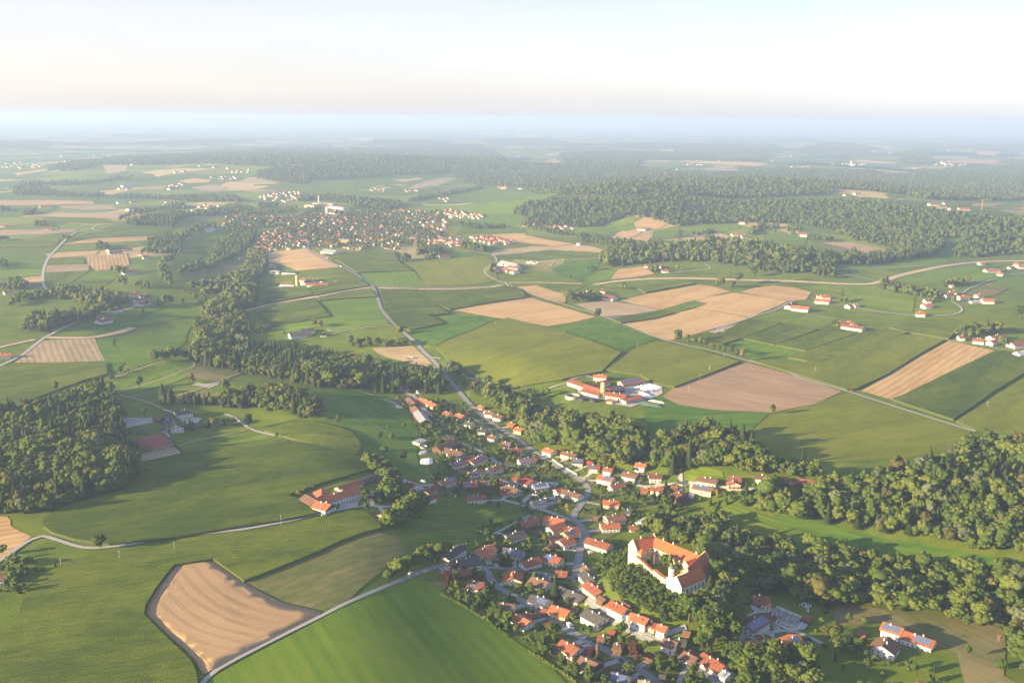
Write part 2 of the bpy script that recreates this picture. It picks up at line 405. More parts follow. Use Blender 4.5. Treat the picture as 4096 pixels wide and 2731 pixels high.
# ------------------------------------------------------------------ ground
def build_ground():
    rs = [0.0]; r = 120.0
    while r < 90000: rs.append(r); r *= 1.0105 if r > 420 else 1.05
    rs = np.array(rs); na = 460
    an = np.linspace(-math.radians(62), math.radians(62), na)
    RR, AA = np.meshgrid(rs, an, indexing='ij')
    X = RR * np.sin(AA); Y = RR * np.cos(AA) - 0.0; Z = terr(X, Y)
    V = np.stack([X, Y, Z], -1).reshape(-1, 3)
    i = np.arange(len(rs) - 1)[:, None] * na + np.arange(na - 1)[None, :]
    i = i.ravel()
    F = np.concatenate([np.stack([i, i + na, i + na + 1], 1), np.stack([i, i + na + 1, i + 1], 1)])
    me = fastmesh('ground', V, F[:, ::-1], ['ground'])
    me.polygons.foreach_set('use_smooth', [True] * len(me.polygons))
    # a plain apron behind and beside the camera keeps the sheet closed there
    o = obj('ground', me); tag(o, kind='structure')
    A = 62; n = 60; vs = [(0, 0, 0)]; fs = []
    for k in range(n + 1):
        a = math.radians(A + (360 - 2 * A) * k / n)
        for rr in (3000, 60000): vs.append((rr * math.sin(a), rr * math.cos(a), -2 if 0 < k < n else 0))
    for k in range(n):
        b = 1 + 2 * k; fs += [(0, b, b + 2), (b, b + 1, b + 3, b + 2)]
    o2 = obj('terrain', mesh('terrain', vs, [f[::-1] for f in fs], ['ground'])); tag(o2, kind='structure')
build_ground()

def inpoly(px, py, poly):
    px = np.asarray(px); py = np.asarray(py); ins = np.zeros(px.shape, bool)
    x0, y0 = poly[-1]
    for x1, y1 in poly:
        c = ((y0 > py) != (y1 > py)) & (px < (x1 - x0) * (py - y0) / ((y1 - y0) or 1e-9) + x0)
        ins ^= c; x0, y0 = x1, y1
    return ins

FIELDN = [0]
def field(mat, t, pts, rot=None, h=0.0, name=None, lift=None):
    """a field draped over the ground; rot = pixel vector of its rows; h = crop height"""
    P = [proj(t, x, y, h) for x, y in pts]
    cx = sum(p[0] for p in P) / len(P); cy_ = sum(p[1] for p in P) / len(P); d = math.hypot(cx, cy_)
    if rot is None: rz = 0.3
    else:
        mx = sum(p[0] for p in pts) / len(pts); my = sum(p[1] for p in pts) / len(pts)
        a = proj(t, mx, my, h); b_ = proj(t, mx + rot[0], my + rot[1], h); rz = math.atan2(b_[1] - a[1], b_[0] - a[0])
    if lift is None: lift = 0.12 + FIELDN[0] % 7 * .012 + d * .00028
    FIELDN[0] += 1
    cell = max(9.0, d * .0125)
    # boundary, subdivided, a little uneven
    B = []
    for (x0, y0), (x1, y1) in zip(P, P[1:] + P[:1]):
        n = max(1, int(math.hypot(x1 - x0, y1 - y0) / cell)); 
        for k in range(n): B.append((x0 + (x1 - x0) * k / n, y0 + (y1 - y0) * k / n))
    bx = np.array([p[0] for p in P]); by = np.array([p[1] for p in P])
    gx, gy = np.meshgrid(np.arange(bx.min(), bx.max(), cell), np.arange(by.min(), by.max(), cell))
    gx = gx.ravel() + NR.uniform(-.2, .2, gx.size) * cell; gy = gy.ravel() + NR.uniform(-.2, .2, gy.size) * cell
    ins = inpoly(gx, gy, P); gx = gx[ins]; gy = gy[ins]
    BA = np.array(B)
    if len(gx):
        keep = np.array([((BA[:, 0] - x) ** 2 + (BA[:, 1] - y) ** 2).min() > (cell * .45) ** 2 for x, y in zip(gx, gy)])
        gx = gx[keep]; gy = gy[keep]
    pts2 = [Vector(p) for p in B] + [Vector((x, y)) for x, y in zip(gx, gy)]
    nb = len(B)
    v2, e2, f2, *_ = delaunay_2d_cdt(pts2, [], [list(range(nb))], 1, 1e-4)
    xs = np.array([v.x for v in v2]); ys = np.array([v.y for v in v2]); zs = terr(xs, ys)
    c, s = math.cos(-rz), math.sin(-rz)
    cz = float(terr(cx, cy_))
    lx = (xs - cx) * c - (ys - cy_) * s; ly = (xs - cx) * s + (ys - cy_) * c
    zz = zs - cz + lift
    if h > .3:
        zz = zz + h + (NR.uniform(-.18, .18, len(zz)) if h > 1 else 0)
    V = [(a, b_, z) for a, b_, z in zip(lx, ly, zz)]
    F = []
    for f in f2:
        a = [v2[i] for i in f]
        ar = sum(a[i].x * a[(i + 1) % len(a)].y - a[(i + 1) % len(a)].x * a[i].y for i in range(len(a)))
        F.append(tuple(f) if ar > 0 else tuple(reversed(f)))
    fm = None
    if h > .3:
        nt_ = len(F); edges = {}
        for f in F:
            for i in range(len(f)):
                e = (f[i], f[(i + 1) % len(f)]); edges[e] = 1
        bnd = [e for e in edges if (e[1], e[0]) not in edges]
        k = len(V); mp = {}
        for a, b_ in bnd:
            for q in (a, b_):
                if q not in mp:
                    mp[q] = len(V); V.append((V[q][0], V[q][1], float(zs[q]) - cz - .4))
            F.append((a, mp[a], mp[b_], b_))
        if h > 1: fm = [0] * nt_ + [1] * (len(F) - nt_)
    nm = name or {'corn': 'corn_field', 'corn_pale': 'corn_field', 'wheat': 'wheat_field', 'bare_soil': 'ploughed_field', 'stubble': 'stubble_field', 'stubble_rows': 'stubble_field',
          'stubble_dull': 'stubble_field', 'dirt_strip': 'dirt_path', 'gravel_yard': 'yard_pavement', 'garden_lawn': 'garden_lawn'}.get(mat, 'meadow_field')
    o = obj(nm, mesh(nm, V, F, [mat, 'corn_stalks'] if fm else [mat], fm, h < 1), None, (cx, cy_, cz), rz)
    tag(o, kind='structure'); return o

ROADPTS = []
def smooth_line(P, step):
    Q = [P[0]] + P + [P[-1]]; out = []
    for i in range(1, len(Q) - 2):
        p0, p1, p2, p3 = map(Vector, Q[i - 1:i + 3]); n = max(1, int((p2 - p1).length / step))
        for k in range(n):
            t = k / n
            out.append(.5 * ((2 * p1) + (-p0 + p2) * t + (2 * p0 - 5 * p1 + 4 * p2 - p3) * t * t + (-p0 + 3 * p1 - 3 * p2 + p3) * t ** 3))
    out.append(Vector(P[-1])); return out

def road(mat, t, pts, width, name, lift=.52, dash=False, group=None):
    P = [proj(*((t,) + p if len(p) == 2 else p)) for p in pts]
    d0 = math.hypot(*P[len(P) // 2]); L = smooth_line(P, max(6.0, d0 * .006))
    V = []; F = []
    for i, p in enumerate(L):
        a = L[max(i - 1, 0)]; b = L[min(i + 1, len(L) - 1)]; tg = (b - a).normalized(); nrm = Vector((-tg.y, tg.x))
        for k in (-.5, -.17, .17, .5):
            q = p + nrm * width * k; V.append((q.x, q.y, tz(q.x, q.y) + lift + p.length * .00028))
        ROADPTS.append((p.x, p.y, width / 2 + (3.2 if mat == 'asphalt' else 1.8)))
    for i in range(len(L) - 1):
        for k in range(3): F.append((i * 4 + k, i * 4 + k + 1, i * 4 + k + 5, i * 4 + k + 4)[::-1])
    o = obj(name, mesh(name, V, F, [mat])); tag(o, kind='structure')
    if dash:
        V = []; F = []
        for i in range(0, len(L) - 1):
            p, q = L[i], L[i + 1]; tg = (q - p).normalized(); nr = Vector((-tg.y, tg.x)) * .09; e = p + (q - p) * .5
            k = len(V)
            for s_, w_ in ((p, -1), (p, 1), (e, 1), (e, -1)):
                c = s_ + nr * w_; V.append((c.x, c.y, tz(c.x, c.y) + lift + p.length * .00028 + .02))
            F.append((k, k + 3, k + 2, k + 1))
        o = obj('road_markings', mesh('road_markings', V, F, ['road_line'])); tag(o, kind='structure')
# ------------------------------------------------------------------ the fields
def W(*a): return [(a[i], a[i + 1]) for i in range(0, len(a), 2)]
CH = 2.2
# near, bottom left
field('wheat', 'W', W(405,1298, 487,1285, 522,1310, 560,1337, 605,1363, 652,1385, 700,1396, 737,1404, 735,1411, 680,1438, 600,1480, 540,1510, 500,1533, 466,1546, 447,1513, 425,1490, 395,1465, 360,1432, 336,1408, 338,1390, 360,1355, 385,1322), (60,22), .5)
field('corn', 'W', W(55,1366, 70,1342, 95,1322, 137,1298, 185,1279, 236,1266, 300,1260, 380,1250, 470,1238, 560,1224, 640,1210, 720,1196, 770,1180, 808,1172, 832,1171, 852,1183, 872,1198, 876,1212, 840,1220, 780,1242, 720,1270, 640,1302, 560,1333, 540,1318, 490,1283, 400,1296, 380,1320, 356,1352, 334,1390, 331,1410, 360,1440, 400,1480, 440,1518, 452,1545, 455,1600, -60,1600, -60,1480, 0,1455, 38,1428), (100,-12), CH)
field('corn', 'W', W(100,1192, 150,1160, 250,1135, 310,1100, 335,1058, 420,1040, 540,1020, 640,1008, 700,1017, 780,1032, 832,1048, 848,1064, 846,1078, 800,1092, 740,1108, 664,1136, 700,1158, 734,1176, 700,1184, 640,1195, 560,1207, 470,1222, 380,1236, 250,1249, 170,1237, 120,1222, 98,1207), (100,-16), CH)
field('corn', 'B', W(365,640, 430,605, 560,570, 700,535, 820,545, 1000,590, 1190,655, 1260,730, 1280,800, 1240,858, 1000,810, 800,760, 640,715, 560,690, 500,672), (100,8), CH)
field('meadow_bright', 'W', W(966,1326, 1000,1343, 1030,1368, 1080,1400, 1140,1440, 1210,1490, 1270,1535, 1330,1600, 440,1600, 500,1548, 620,1484, 752,1414, 860,1364), (60,75))
field('meadow_dry', 'W', W(560,1340, 640,1306, 722,1274, 800,1243, 870,1222, 930,1240, 935,1268, 890,1300, 830,1350, 790,1388, 742,1401, 700,1393, 652,1382, 605,1358), (100,-35))
field('meadow', 'W', W(872,1220, 900,1205, 960,1190, 990,1150, 1050,1150, 1130,1162, 1215,1186, 1170,1218, 1130,1246, 1050,1272, 990,1265, 930,1262, 928,1238), (100,-10))
field('meadow_lush', 'W', W(712,905, 760,893, 830,890, 895,912, 930,940, 950,975, 972,1005, 955,1040, 965,1075, 990,1100, 940,1098, 870,1060, 832,1010, 780,968, 740,955), (60,30))
field('stubble', 'W', W(-60,1188, 15,1186, 25,1195, 24,1208, 45,1220, 73,1232, 38,1256, 0,1283, -60,1310), (60,-10))
field('meadow_dry', 'W', W(968,1330, 985,1318, 1010,1312, 1030,1338, 1015,1362, 1000,1348))
# left, middle distance
field('corn', 'A', W(-80,290, 130,243, 500,236, 995,233, 1012,340, 800,395, 500,505, 170,632, -80,612), (100,-18), CH)
field('stubble_dull', 'A', W(140,238, 260,140, 400,32, 640,20, 890,14, 930,110, 990,222, 600,236), (20,50))
field('meadow_bright', 'A', W(1080,60, 1170,0, 1400,-60, 1760,-60, 1740,60, 1560,200, 1415,240, 1300,280, 1180,240, 1160,150), (100,-10))
field('meadow_lush', 'A', W(905,25, 1070,10, 1060,70, 1170,130, 1180,230, 1120,300, 1020,350, 1000,230, 940,120))
field('meadow_dry', 'A', W(1690,350, 1800,290, 1940,264, 2100,300, 2270,335, 2140,400, 1900,400), (80,20))
field('meadow', 'A', W(1020,400, 1300,300, 1560,225, 1790,215, 1830,250, 1790,300, 1650,350, 1380,440, 1200,500, 1040,510), (80,-25))
field('meadow_dry', 'A', W(1690,560, 1900,500, 2080,510, 2080,540, 1950,600), (60,-15))
field('gravel_yard', 'A', W(1800,450, 1860,420, 1940,440, 2080,410, 2060,440, 1960,480, 1900,460))
field('meadow', 'A', W(1600,925, 1860,880, 1940,945, 1700,1010, 1640,1000), (80,-18))
field('gravel_yard', 'A', W(1130,760, 1430,755, 1440,800, 1180,850), (80,-18))
field('stubble_dull', 'A', W(1310,1100, 1640,1035, 1700,1080, 1680,1110, 1330,1165), (80,-18))
field('gravel_yard', 'A', W(1680,760, 1760,740, 1900,760, 1860,800, 1740,810), (80,-18))
field('gravel_yard', 'B', W(1075,1330, 1230,1290, 1290,1265, 1240,1345, 1080,1385))
field('meadow_bright', 'W', W(250,880, 330,868, 420,845, 440,862, 400,880, 290,905), (80,-18))
field('meadow', 'W', W(430,1030, 520,985, 600,995, 630,1005, 540,1018, 430,1046), (80,-18))
field('garden_lawn', 'W', W(905,905, 960,915, 1040,925, 1100,935, 1190,1000, 1250,1030, 1345,1075, 1520,1085, 1600,1110, 1600,1150, 1500,1200, 1440,1215, 1390,1240, 1345,1275, 1370,1330, 1440,1400, 1560,1450, 1640,1500, 1760,1600, 1370,1600, 1270,1520, 1140,1430, 1040,1365, 1030,1335, 1010,1308, 1040,1278, 1140,1250, 1215,1190, 1090,1150, 1000,1140, 965,1110, 985,1085, 985,1020, 950,940))
# around the village, behind
field('bare_soil', 'W', W(1522,912, 1545,893, 1620,864, 1716,833, 1820,862, 1934,900, 1870,928, 1770,948, 1640,942, 1560,930), (60,10))
field('corn_pale', 'W', W(1725,992, 1762,958, 1800,948, 1950,902, 2100,945, 2232,990, 2195,1030, 2100,1050, 1950,1062, 1850,1058, 1770,1040), (80,-14))
field('meadow_lush', 'W', W(1490,915, 1525,918, 1600,938, 1680,946, 1766,950, 1720,995, 1640,985, 1500,1000, 1478,960), (80,-5))
field('stubble', 'W', W(1978,898, 2080,838, 2180,783, 2284,806, 2165,862, 2048,919), (86,-55))
field('corn', 'W', W(2048,916, 2110,893, 2200,850, 2290,806, 2400,812, 2400,830, 2280,900, 2190,963), (86,-55), CH)
field('corn_pale', 'W', W(2196,967, 2290,905, 2420,830, 2420,1000, 2240,986), (86,-55), CH)
field('corn', 'M', W(500,1428, 760,1340, 1048,1243, 1280,1203, 1438,1235, 1100,1350, 760,1478), (80,-28), CH)
field('corn_pale', 'W', W(1722,826, 1835,838, 1900,812, 1990,790, 2078,768, 2170,780, 2100,820, 2040,858, 1965,893, 1945,894), (86,-40), CH)
field('corn', 'M', W(405,1332, 830,1193, 1045,1238, 640,1378), (80,-28), CH)
field('corn', 'M', W(150,1278, 460,1165, 745,1208, 400,1333), (80,-28), CH)
field('corn', 'M', W(-60,1262, 110,1165, 200,1130, 455,1160, 148,1275), (80,-28), CH)
field('meadow_bright', 'M', W(0,1300, 140,1290, 400,1340, 640,1385, 500,1430, 200,1450, 170,1400, 60,1340), (80,-28))
field('meadow', 'M', W(265,1120, 412,1062, 640,1095, 880,1130, 800,1203, 470,1158), (80,-28))
field('corn', 'M', W(1292,1193, 1500,1150, 1650,1125, 1920,1173, 1850,1200, 1760,1283, 1600,1255, 1440,1230), (80,10), CH)
field('corn_pale', 'M', W(1720,1120, 1900,1098, 2150,1130, 2400,1180, 2400,1240, 2140,1200, 1930,1160), (80,10))
field('meadow_dry', 'M', W(1900,930, 2060,850, 2230,890, 2130,950), (80,10))
field('corn_pale', 'W', W(1000,798, 1080,762, 1165,730, 1260,754, 1350,780, 1428,808, 1382,853, 1290,872, 1200,886, 1115,868, 1052,853), (86,-20), CH)
field('corn_pale', 'W', W(1392,849, 1470,793, 1515,783, 1610,804, 1698,830, 1620,862, 1550,888, 1510,882, 1470,860), (86,-20), CH)
field('meadow_lush', 'W', W(1275,752, 1375,733, 1440,758, 1512,779, 1470,792, 1430,808, 1350,778), (86,-20))
field('meadow_lush', 'W', W(945,760, 1000,738, 1060,726, 1148,729, 1080,760, 998,796, 965,790), (86,-20))
field('stubble', 'W', W(1042,713, 1130,696, 1213,683, 1290,705, 1368,728, 1310,742, 1258,750, 1190,738), (86,-12))
field('stubble', 'L', W(130,880, 285,867, 400,905, 522,942, 510,1005, 380,985, 250,940), (86,-12))
field('corn', 'L', W(300,868, 420,851, 690,862, 600,905, 525,940), (86,-12), 0)
field('stubble_dull', 'L', W(585,1015, 800,985, 1010,1010, 1258,1060, 1050,1095, 868,1125, 810,1110, 720,1070), (86,10))
field('stubble', 'L', W(940,985, 1130,940, 1350,900, 1550,862, 1690,880, 1805,915, 1650,955, 1455,1000, 1262,1057, 1100,1025), (86,-25))
field('meadow', 'L', W(1262,1060, 1400,1015, 1522,984, 1625,1010, 1500,1045, 1378,1082), (86,-25))
field('corn', 'L', W(890,1132, 1100,1095, 1290,1062, 1372,1080, 1200,1125, 950,1160), (86,-25), CH)
field('stubble', 'L', W(958,1166, 1200,1128, 1378,1084, 1530,1050, 1740,1080, 1950,1120, 1780,1175, 1600,1230, 1345,1297, 1290,1298, 1130,1240), (86,-22))
field('stubble', 'L', W(1528,986, 1660,955, 1842,925, 2050,955, 2255,990, 2180,1030, 1960,1118, 1740,1078, 1530,1047, 1628,1010), (86,-22))
field('stubble_rows', 'L', W(1872,920, 2000,885, 2140,870, 2300,885, 2440,920, 2400,980, 2260,990, 2060,955), (90,12))
field('corn', 'L', W(1062,880, 1250,848, 1440,820, 1530,850, 1300,890, 1140,920), (86,-15), CH)
field('corn', 'L', W(1290,785, 1500,755, 1700,768, 1830,800, 1700,810, 1370,802), (86,-5))
field('stubble_rows', 'L', W(862,822, 890,780, 930,742, 1110,720, 1165,745, 1212,776, 1080,800), (86,-20))
field('corn', 'L', W(1500,822, 1700,835, 1570,855), (86,-5))
field('gravel_yard', 'L', W(1630,1232, 1760,1195, 1870,1165, 1960,1183, 1770,1254))
field('corn', 'L', W(1480,1275, 1650,1236, 1890,1280, 1740,1325, 1600,1312), (86,-20), CH)
field('corn', 'M', W(560,880, 760,845, 640,805, 400,850), (86,-5))
field('stubble', 'L', W(-60,470, 130,460, 260,488, 400,515, 585,542, 430,558, 150,532, -60,500), (86,5))
field('stubble_dull', 'L', W(-60,592, 200,570, 430,560, 600,545, 720,562, 815,592, 785,612, 400,588, 0,628, -60,640), (86,5))
field('corn', 'L', W(-60,640, 200,605, 400,590, 600,595, 780,615, 740,640, 500,655, 300,672, 0,652), (86,5))
field('stubble_rows', 'L', W(1052,374, 1130,345, 1240,352, 1322,376, 1280,405, 1222,430, 1180,410), (86,10))
field('stubble', 'L', W(900,466, 960,440, 1112,445, 1010,500), (86,-14))
field('stubble_rows', 'L', W(1020,500, 1132,445, 1200,470, 1158,526), (10,-40))
field('meadow', 'L', W(1200,440, 1400,400, 1600,375, 1850,380, 1880,420, 1700,450, 1500,470, 1380,500, 1180,520), (86,-14))
field('meadow', 'L', W(640,440, 900,370, 1020,320, 1110,340, 1040,380, 1060,420, 960,440, 860,485, 700,470), (86,-24))
field('meadow_dry', 'M', W(640,560, 770,525, 900,545, 1180,633, 1060,628, 850,595), (86,10))
field('bare_soil', 'M', W(770,530, 1000,532, 1200,570, 1335,602, 1180,635, 1020,590), (86,10))
field('meadow', 'M', W(380,420, 560,480, 650,500, 620,570, 500,590, 380,550, 300,470), (86,10))
field('meadow_bright', 'L', W(640,830, 700,790, 900,740, 1100,700, 1130,715, 930,740, 860,822, 740,850), (86,-20))
field('meadow_lush', 'L', W(400,740, 500,690, 760,660, 780,700, 700,790, 640,840, 480,790), (86,-20))
field('meadow', 'M', W(560,890, 780,870, 1100,870, 1240,880, 1400,930, 1500,960, 1480,1080, 1100,1040, 800,1000, 940,930, 700,900), (86,10))
field('meadow_bright', 'M', W(1360,840, 1600,750, 1980,700, 2040,760, 2180,790, 1900,860, 1700,850, 1500,870), (86,-14))
field('meadow_bright', 'M', W(880,690, 1150,720, 1500,655, 1700,650, 1780,690, 1400,740, 1000,735), (86,-5))
# the main road's left side
field('stubble_rows', 'K', W(318,614, 460,596, 625,580, 700,600, 800,655, 908,722, 740,738, 560,752, 430,700, 352,690), (86,-8))
field('corn', 'K', W(752,620, 900,605, 1330,598, 1345,640, 1372,690, 1475,750, 1250,756, 1038,765, 912,685), (86,2), CH)
field('meadow_bright', 'K', W(1042,768, 1475,756, 1520,800, 1540,868, 1400,878, 1160,864, 1095,812), (20,60))
field('corn_pale', 'K', W(1402,690, 1600,662, 2040,640, 2090,680, 2125,722, 2135,828, 1900,868, 1535,872, 1535,810, 1485,752), (20,60), 0)
field('corn', 'K', W(245,850, 440,775, 700,748, 920,730, 1030,798, 880,808, 640,868, 400,862), (86,-10), 0)
field('corn', 'K', W(662,876, 850,830, 1050,803, 1130,868, 960,895, 706,944), (86,-10), CH)
field('corn', 'K', W(228,892, 400,872, 640,880, 698,940, 480,975, 220,1035), (86,-10), CH)
field('corn', 'K', W(248,1072, 450,1018, 702,970, 760,1030, 820,1108, 600,1145, 372,1180, 310,1130), (86,-18), CH)
field('meadow_bright', 'K', W(735,990, 980,970, 1188,960, 1230,1050, 1240,1078, 1000,1100, 822,1120, 780,1040), (86,-10))
field('corn', 'K', W(724,962, 930,930, 1150,903, 1186,955, 980,965, 745,985), (86,-10), CH)
field('corn', 'K', W(1212,896, 1380,893, 1515,896, 1580,950, 1640,1003, 1700,1050, 1765,1085, 1605,1100, 1722,1160, 1600,1185, 1452,1214, 1352,1190, 1262,1080, 1240,980), (86,-5), CH)
field('corn', 'K', W(1530,912, 1800,905, 2230,872, 2300,890, 2352,930, 2352,962, 2050,1005, 1762,1054, 1645,1003), (86,-12), CH)
field('meadow_bright', 'K', W(160,1180, 700,1130, 1240,1080, 1290,1170, 1000,1205, 800,1225, 780,1190, 660,1200, 480,1240, 300,1240), (86,-10))
field('stubble_dull', 'K', W(1150,1358, 1300,1350, 1480,1345, 1560,1420, 1655,1516, 1500,1490, 1300,1440, 1200,1400), (86,-4))
# far left
for m_, pts, rr in [
    ('stubble', W(-40,700, 0,676, 300,676, 620,682, 640,700, 300,708, -40,716), (90,0)),
    ('stubble_dull', W(390,715, 600,705, 740,710, 800,738, 600,742, 420,730), (90,0)),
    ('stubble_dull', W(180,770, 420,755, 850,770, 800,800, 400,790, 200,785), (90,2)),
    ('corn', W(300,790, 700,800, 850,830, 600,832, 320,820), (90,2)),
    ('stubble_dull', W(-40,905, 0,880, 300,870, 520,872, 500,890, 300,905, 0,915), (90,0)),
    ('corn', W(-40,960, 200,945, 400,935, 380,985, 200,993, -40,995), (90,-2)),
    ('stubble', W(412,975, 600,935, 1040,918, 1000,945, 700,958), (90,-4)),
    ('corn', W(470,938, 620,890, 760,845, 1000,815, 1150,808, 1165,868, 1100,905, 900,922, 640,925), (90,-8)),
    ('meadow', W(360,1025, 430,980, 700,965, 980,945, 960,985, 700,1010), (90,-5)),
    ('stubble', W(335,1065, 370,1035, 500,1022, 665,1015, 640,1042, 480,1055), (90,-3)),
    ('stubble_rows', W(575,1060, 700,1042, 855,1035, 872,1110, 760,1140, 645,1150, 590,1100), (10,60)),
    ('corn', W(310,1108, 340,1068, 500,1058, 570,1055, 565,1102, 450,1104), (90,-2)),
    ('stubble_dull', W(305,1165, 310,1112, 600,1104, 595,1148), (90,-2)),
    ('corn', W(302,1170, 560,1150, 600,1155, 520,1200, 430,1270, 330,1283, 304,1240), (40,-40)),
    ('meadow_bright', W(520,1215, 600,1160, 740,1160, 800,1200, 750,1210), (60,-20)),
    ('corn', W(448,1268, 520,1222, 755,1210, 710,1248), (90,-5)),
    ('meadow', W(-40,1060, 300,1040, 320,1060, 290,1130, 0,1140), (90,-5)),
    ('meadow_bright', W(-40,1150, 285,1135, 280,1180, 0,1200), (90,-5)),
    ('stubble', W(120,1200, 200,1190, 282,1185, 280,1232, 180,1235), (90,-5)),
    ('meadow_bright', W(900,1520, 1000,1440, 1150,1400, 1390,1390, 1380,1440, 1150,1480, 1000,1510), (90,-10)),
    ('meadow_bright', W(1000,1590, 1200,1530, 1300,1500, 1260,1568, 1180,1600), (90,-10)),
    ('meadow_lush', W(560,1520, 760,1470, 950,1430, 1100,1400, 960,1470, 870,1560, 700,1600), (90,-10)),
    ('meadow', W(1200,960, 1300,910, 1540,885, 1480,960, 1360,1000, 1200,1010), (90,-5)),
    ('meadow', W(1130,1130, 1180,1060, 1240,1020, 1390,1010, 1380,1040, 1310,1100, 1180,1140), (90,-5)),
    ('meadow_dry', W(1180,1220, 1290,1150, 1500,1110, 1650,1085, 1640,1150, 1500,1175, 1300,1210), (90,-8)),
    ('stubble', W(1200,548, 1300,528, 1420,540, 1400,555, 1260,562), (90,0)),
    ('stubble', W(85,495, 300,468, 320,478, 120,510), (90,-5)),
    ('stubble_dull', W(900,605, 1000,582, 1130,580, 1090,605), (90,0)),
    ('stubble_dull', W(1280,590, 1420,572, 1530,585, 1490,610, 1350,610), (90,0)),
    ('meadow', W(0,720, 200,715, 380,730, 250,780, 0,760), (90,0)),
    ('corn', W(850,545, 1000,518, 1250,515, 1260,525, 900,550), (90,0)),
    ('stubble_dull', W(1530,605, 1700,602, 1890,612, 1700,620), (90,0)),
    ('meadow', W(1900,620, 2050,580, 2352,545, 2352,640, 2150,625), (90,-6)),
    ('stubble_dull', W(690,440, 860,440, 850,480, 720,500), (90,-6)),
    ('meadow_bright', W(1640,510, 1900,450, 2190,410, 2200,425, 1900,475, 1660,520), (90,-12)),
    ]: field(m_, 'J', pts, rr)
for m_, pts, rr in [
    ('meadow', W(520,90, 800,55, 1130,20, 1400,10, 1740,0, 1860,20, 1850,60, 1660,110, 1400,160, 1000,165, 700,140), (90,-6)),
    ('stubble', W(1030,112, 1200,85, 1390,66, 1440,80, 1350,100, 1110,132), (90,-6)),
    ('stubble', W(1310,45, 1500,22, 1560,35, 1400,55), (90,-6)),
    ('stubble_dull', W(1410,110, 1600,45, 1700,25, 1815,28, 1660,90, 1500,110), (60,-20)),
    ('meadow', W(1440,200, 1560,170, 1800,110, 2050,85, 2352,90, 2352,200, 1900,220, 1600,230), (90,-6)),
    ('corn', W(1960,245, 2100,225, 2290,205, 2280,215, 1980,250), (90,-10)),
    ('meadow_bright', W(1420,260, 1700,240, 2000,230, 2352,210, 2352,230, 2240,280, 2030,260, 1800,280, 1500,300), (90,-6)),
    ('meadow', W(1870,390, 2000,395, 2352,420, 2352,450, 1900,460, 1800,480), (90,0)),
    ('stubble', W(2140,490, 2200,465, 2352,462, 2352,500), (90,0)),
    ]: field(m_, 'K', pts, rr)
for m_, pts, rr in [
    ('meadow', W(820,150, 1000,150, 1060,180, 900,185), (90,0)), ('meadow', W(1260,155, 1400,150, 1430,182, 1300,190), (90,0)),
    ('corn', W(1240,198, 1580,210, 1560,240, 1380,240), (90,0)), ('stubble', W(1640,250, 1760,250, 1740,275, 1680,268), (90,0)),
    ('stubble_dull', W(1950,225, 2200,222, 2120,245, 1950,250), (90,0)), ('meadow', W(2120,245, 2300,222, 2400,225, 2400,245, 2200,255), (90,0)),
    ('stubble', W(2250,262, 2400,252, 2400,275), (90,0)), ('corn', W(1760,260, 1900,280, 2200,290, 2300,322, 2100,330, 1800,300), (90,0)),
    ('stubble', W(1960,305, 2130,325, 2110,345), (90,0)), ('stubble_dull', W(2150,280, 2400,280, 2400,330, 2300,315), (90,0)),
    ('corn', W(1840,215, 1930,217, 1930,242, 1840,240), (90,0)), ('meadow_lush', W(1640,560, 1760,500, 1890,510, 1880,540, 1790,600, 1740,640, 1540,640), (90,-20)),
    ]: field(m_, 'M', pts, rr)
for m_, pts, rr in [
    ('stubble', W(30,410, 300,412, 640,430, 560,450, 200,430), (90,0)), ('meadow', W(560,425, 760,385, 950,400, 900,420, 700,440), (90,0)),
    ('stubble', W(780,455, 930,445, 900,460), (90,0)), ('stubble', W(1300,415, 1500,425, 1480,432, 1320,428), (90,0)),
    ('meadow', W(1290,430, 1700,445, 1640,455, 1300,448), (90,0)), ('stubble', W(1430,460, 1720,445, 1640,468), (90,0)),
    ('stubble', W(1370,495, 1600,492, 1590,502), (90,0)), ('stubble', W(1780,415, 2000,402, 2200,412, 2150,430, 1850,425), (90,0)),
    ('stubble', W(1150,345, 1280,340, 1270,362, 1160,360), (90,0)), ('meadow', W(840,400, 1100,395, 1240,400, 1180,412, 900,412), (90,0)),
    ('stubble_dull', W(1700,380, 1980,380, 1960,398, 1760,395), (90,0)), ('meadow', W(2180,440, 2300,428, 2310,450, 2200,455), (90,0)),
    ('stubble', W(2020,345, 2200,350, 2160,378, 2040,370), (90,0)), ('meadow_bright', W(0,478, 200,475, 370,490, 20,492), (90,0)),
    ('meadow', W(260,335, 500,340, 420,355, 300,350), (90,0)), ('stubble', W(1790,340, 1900,345, 1840,352), (90,0)),
    ]: field(m_, 'Q', pts, rr)
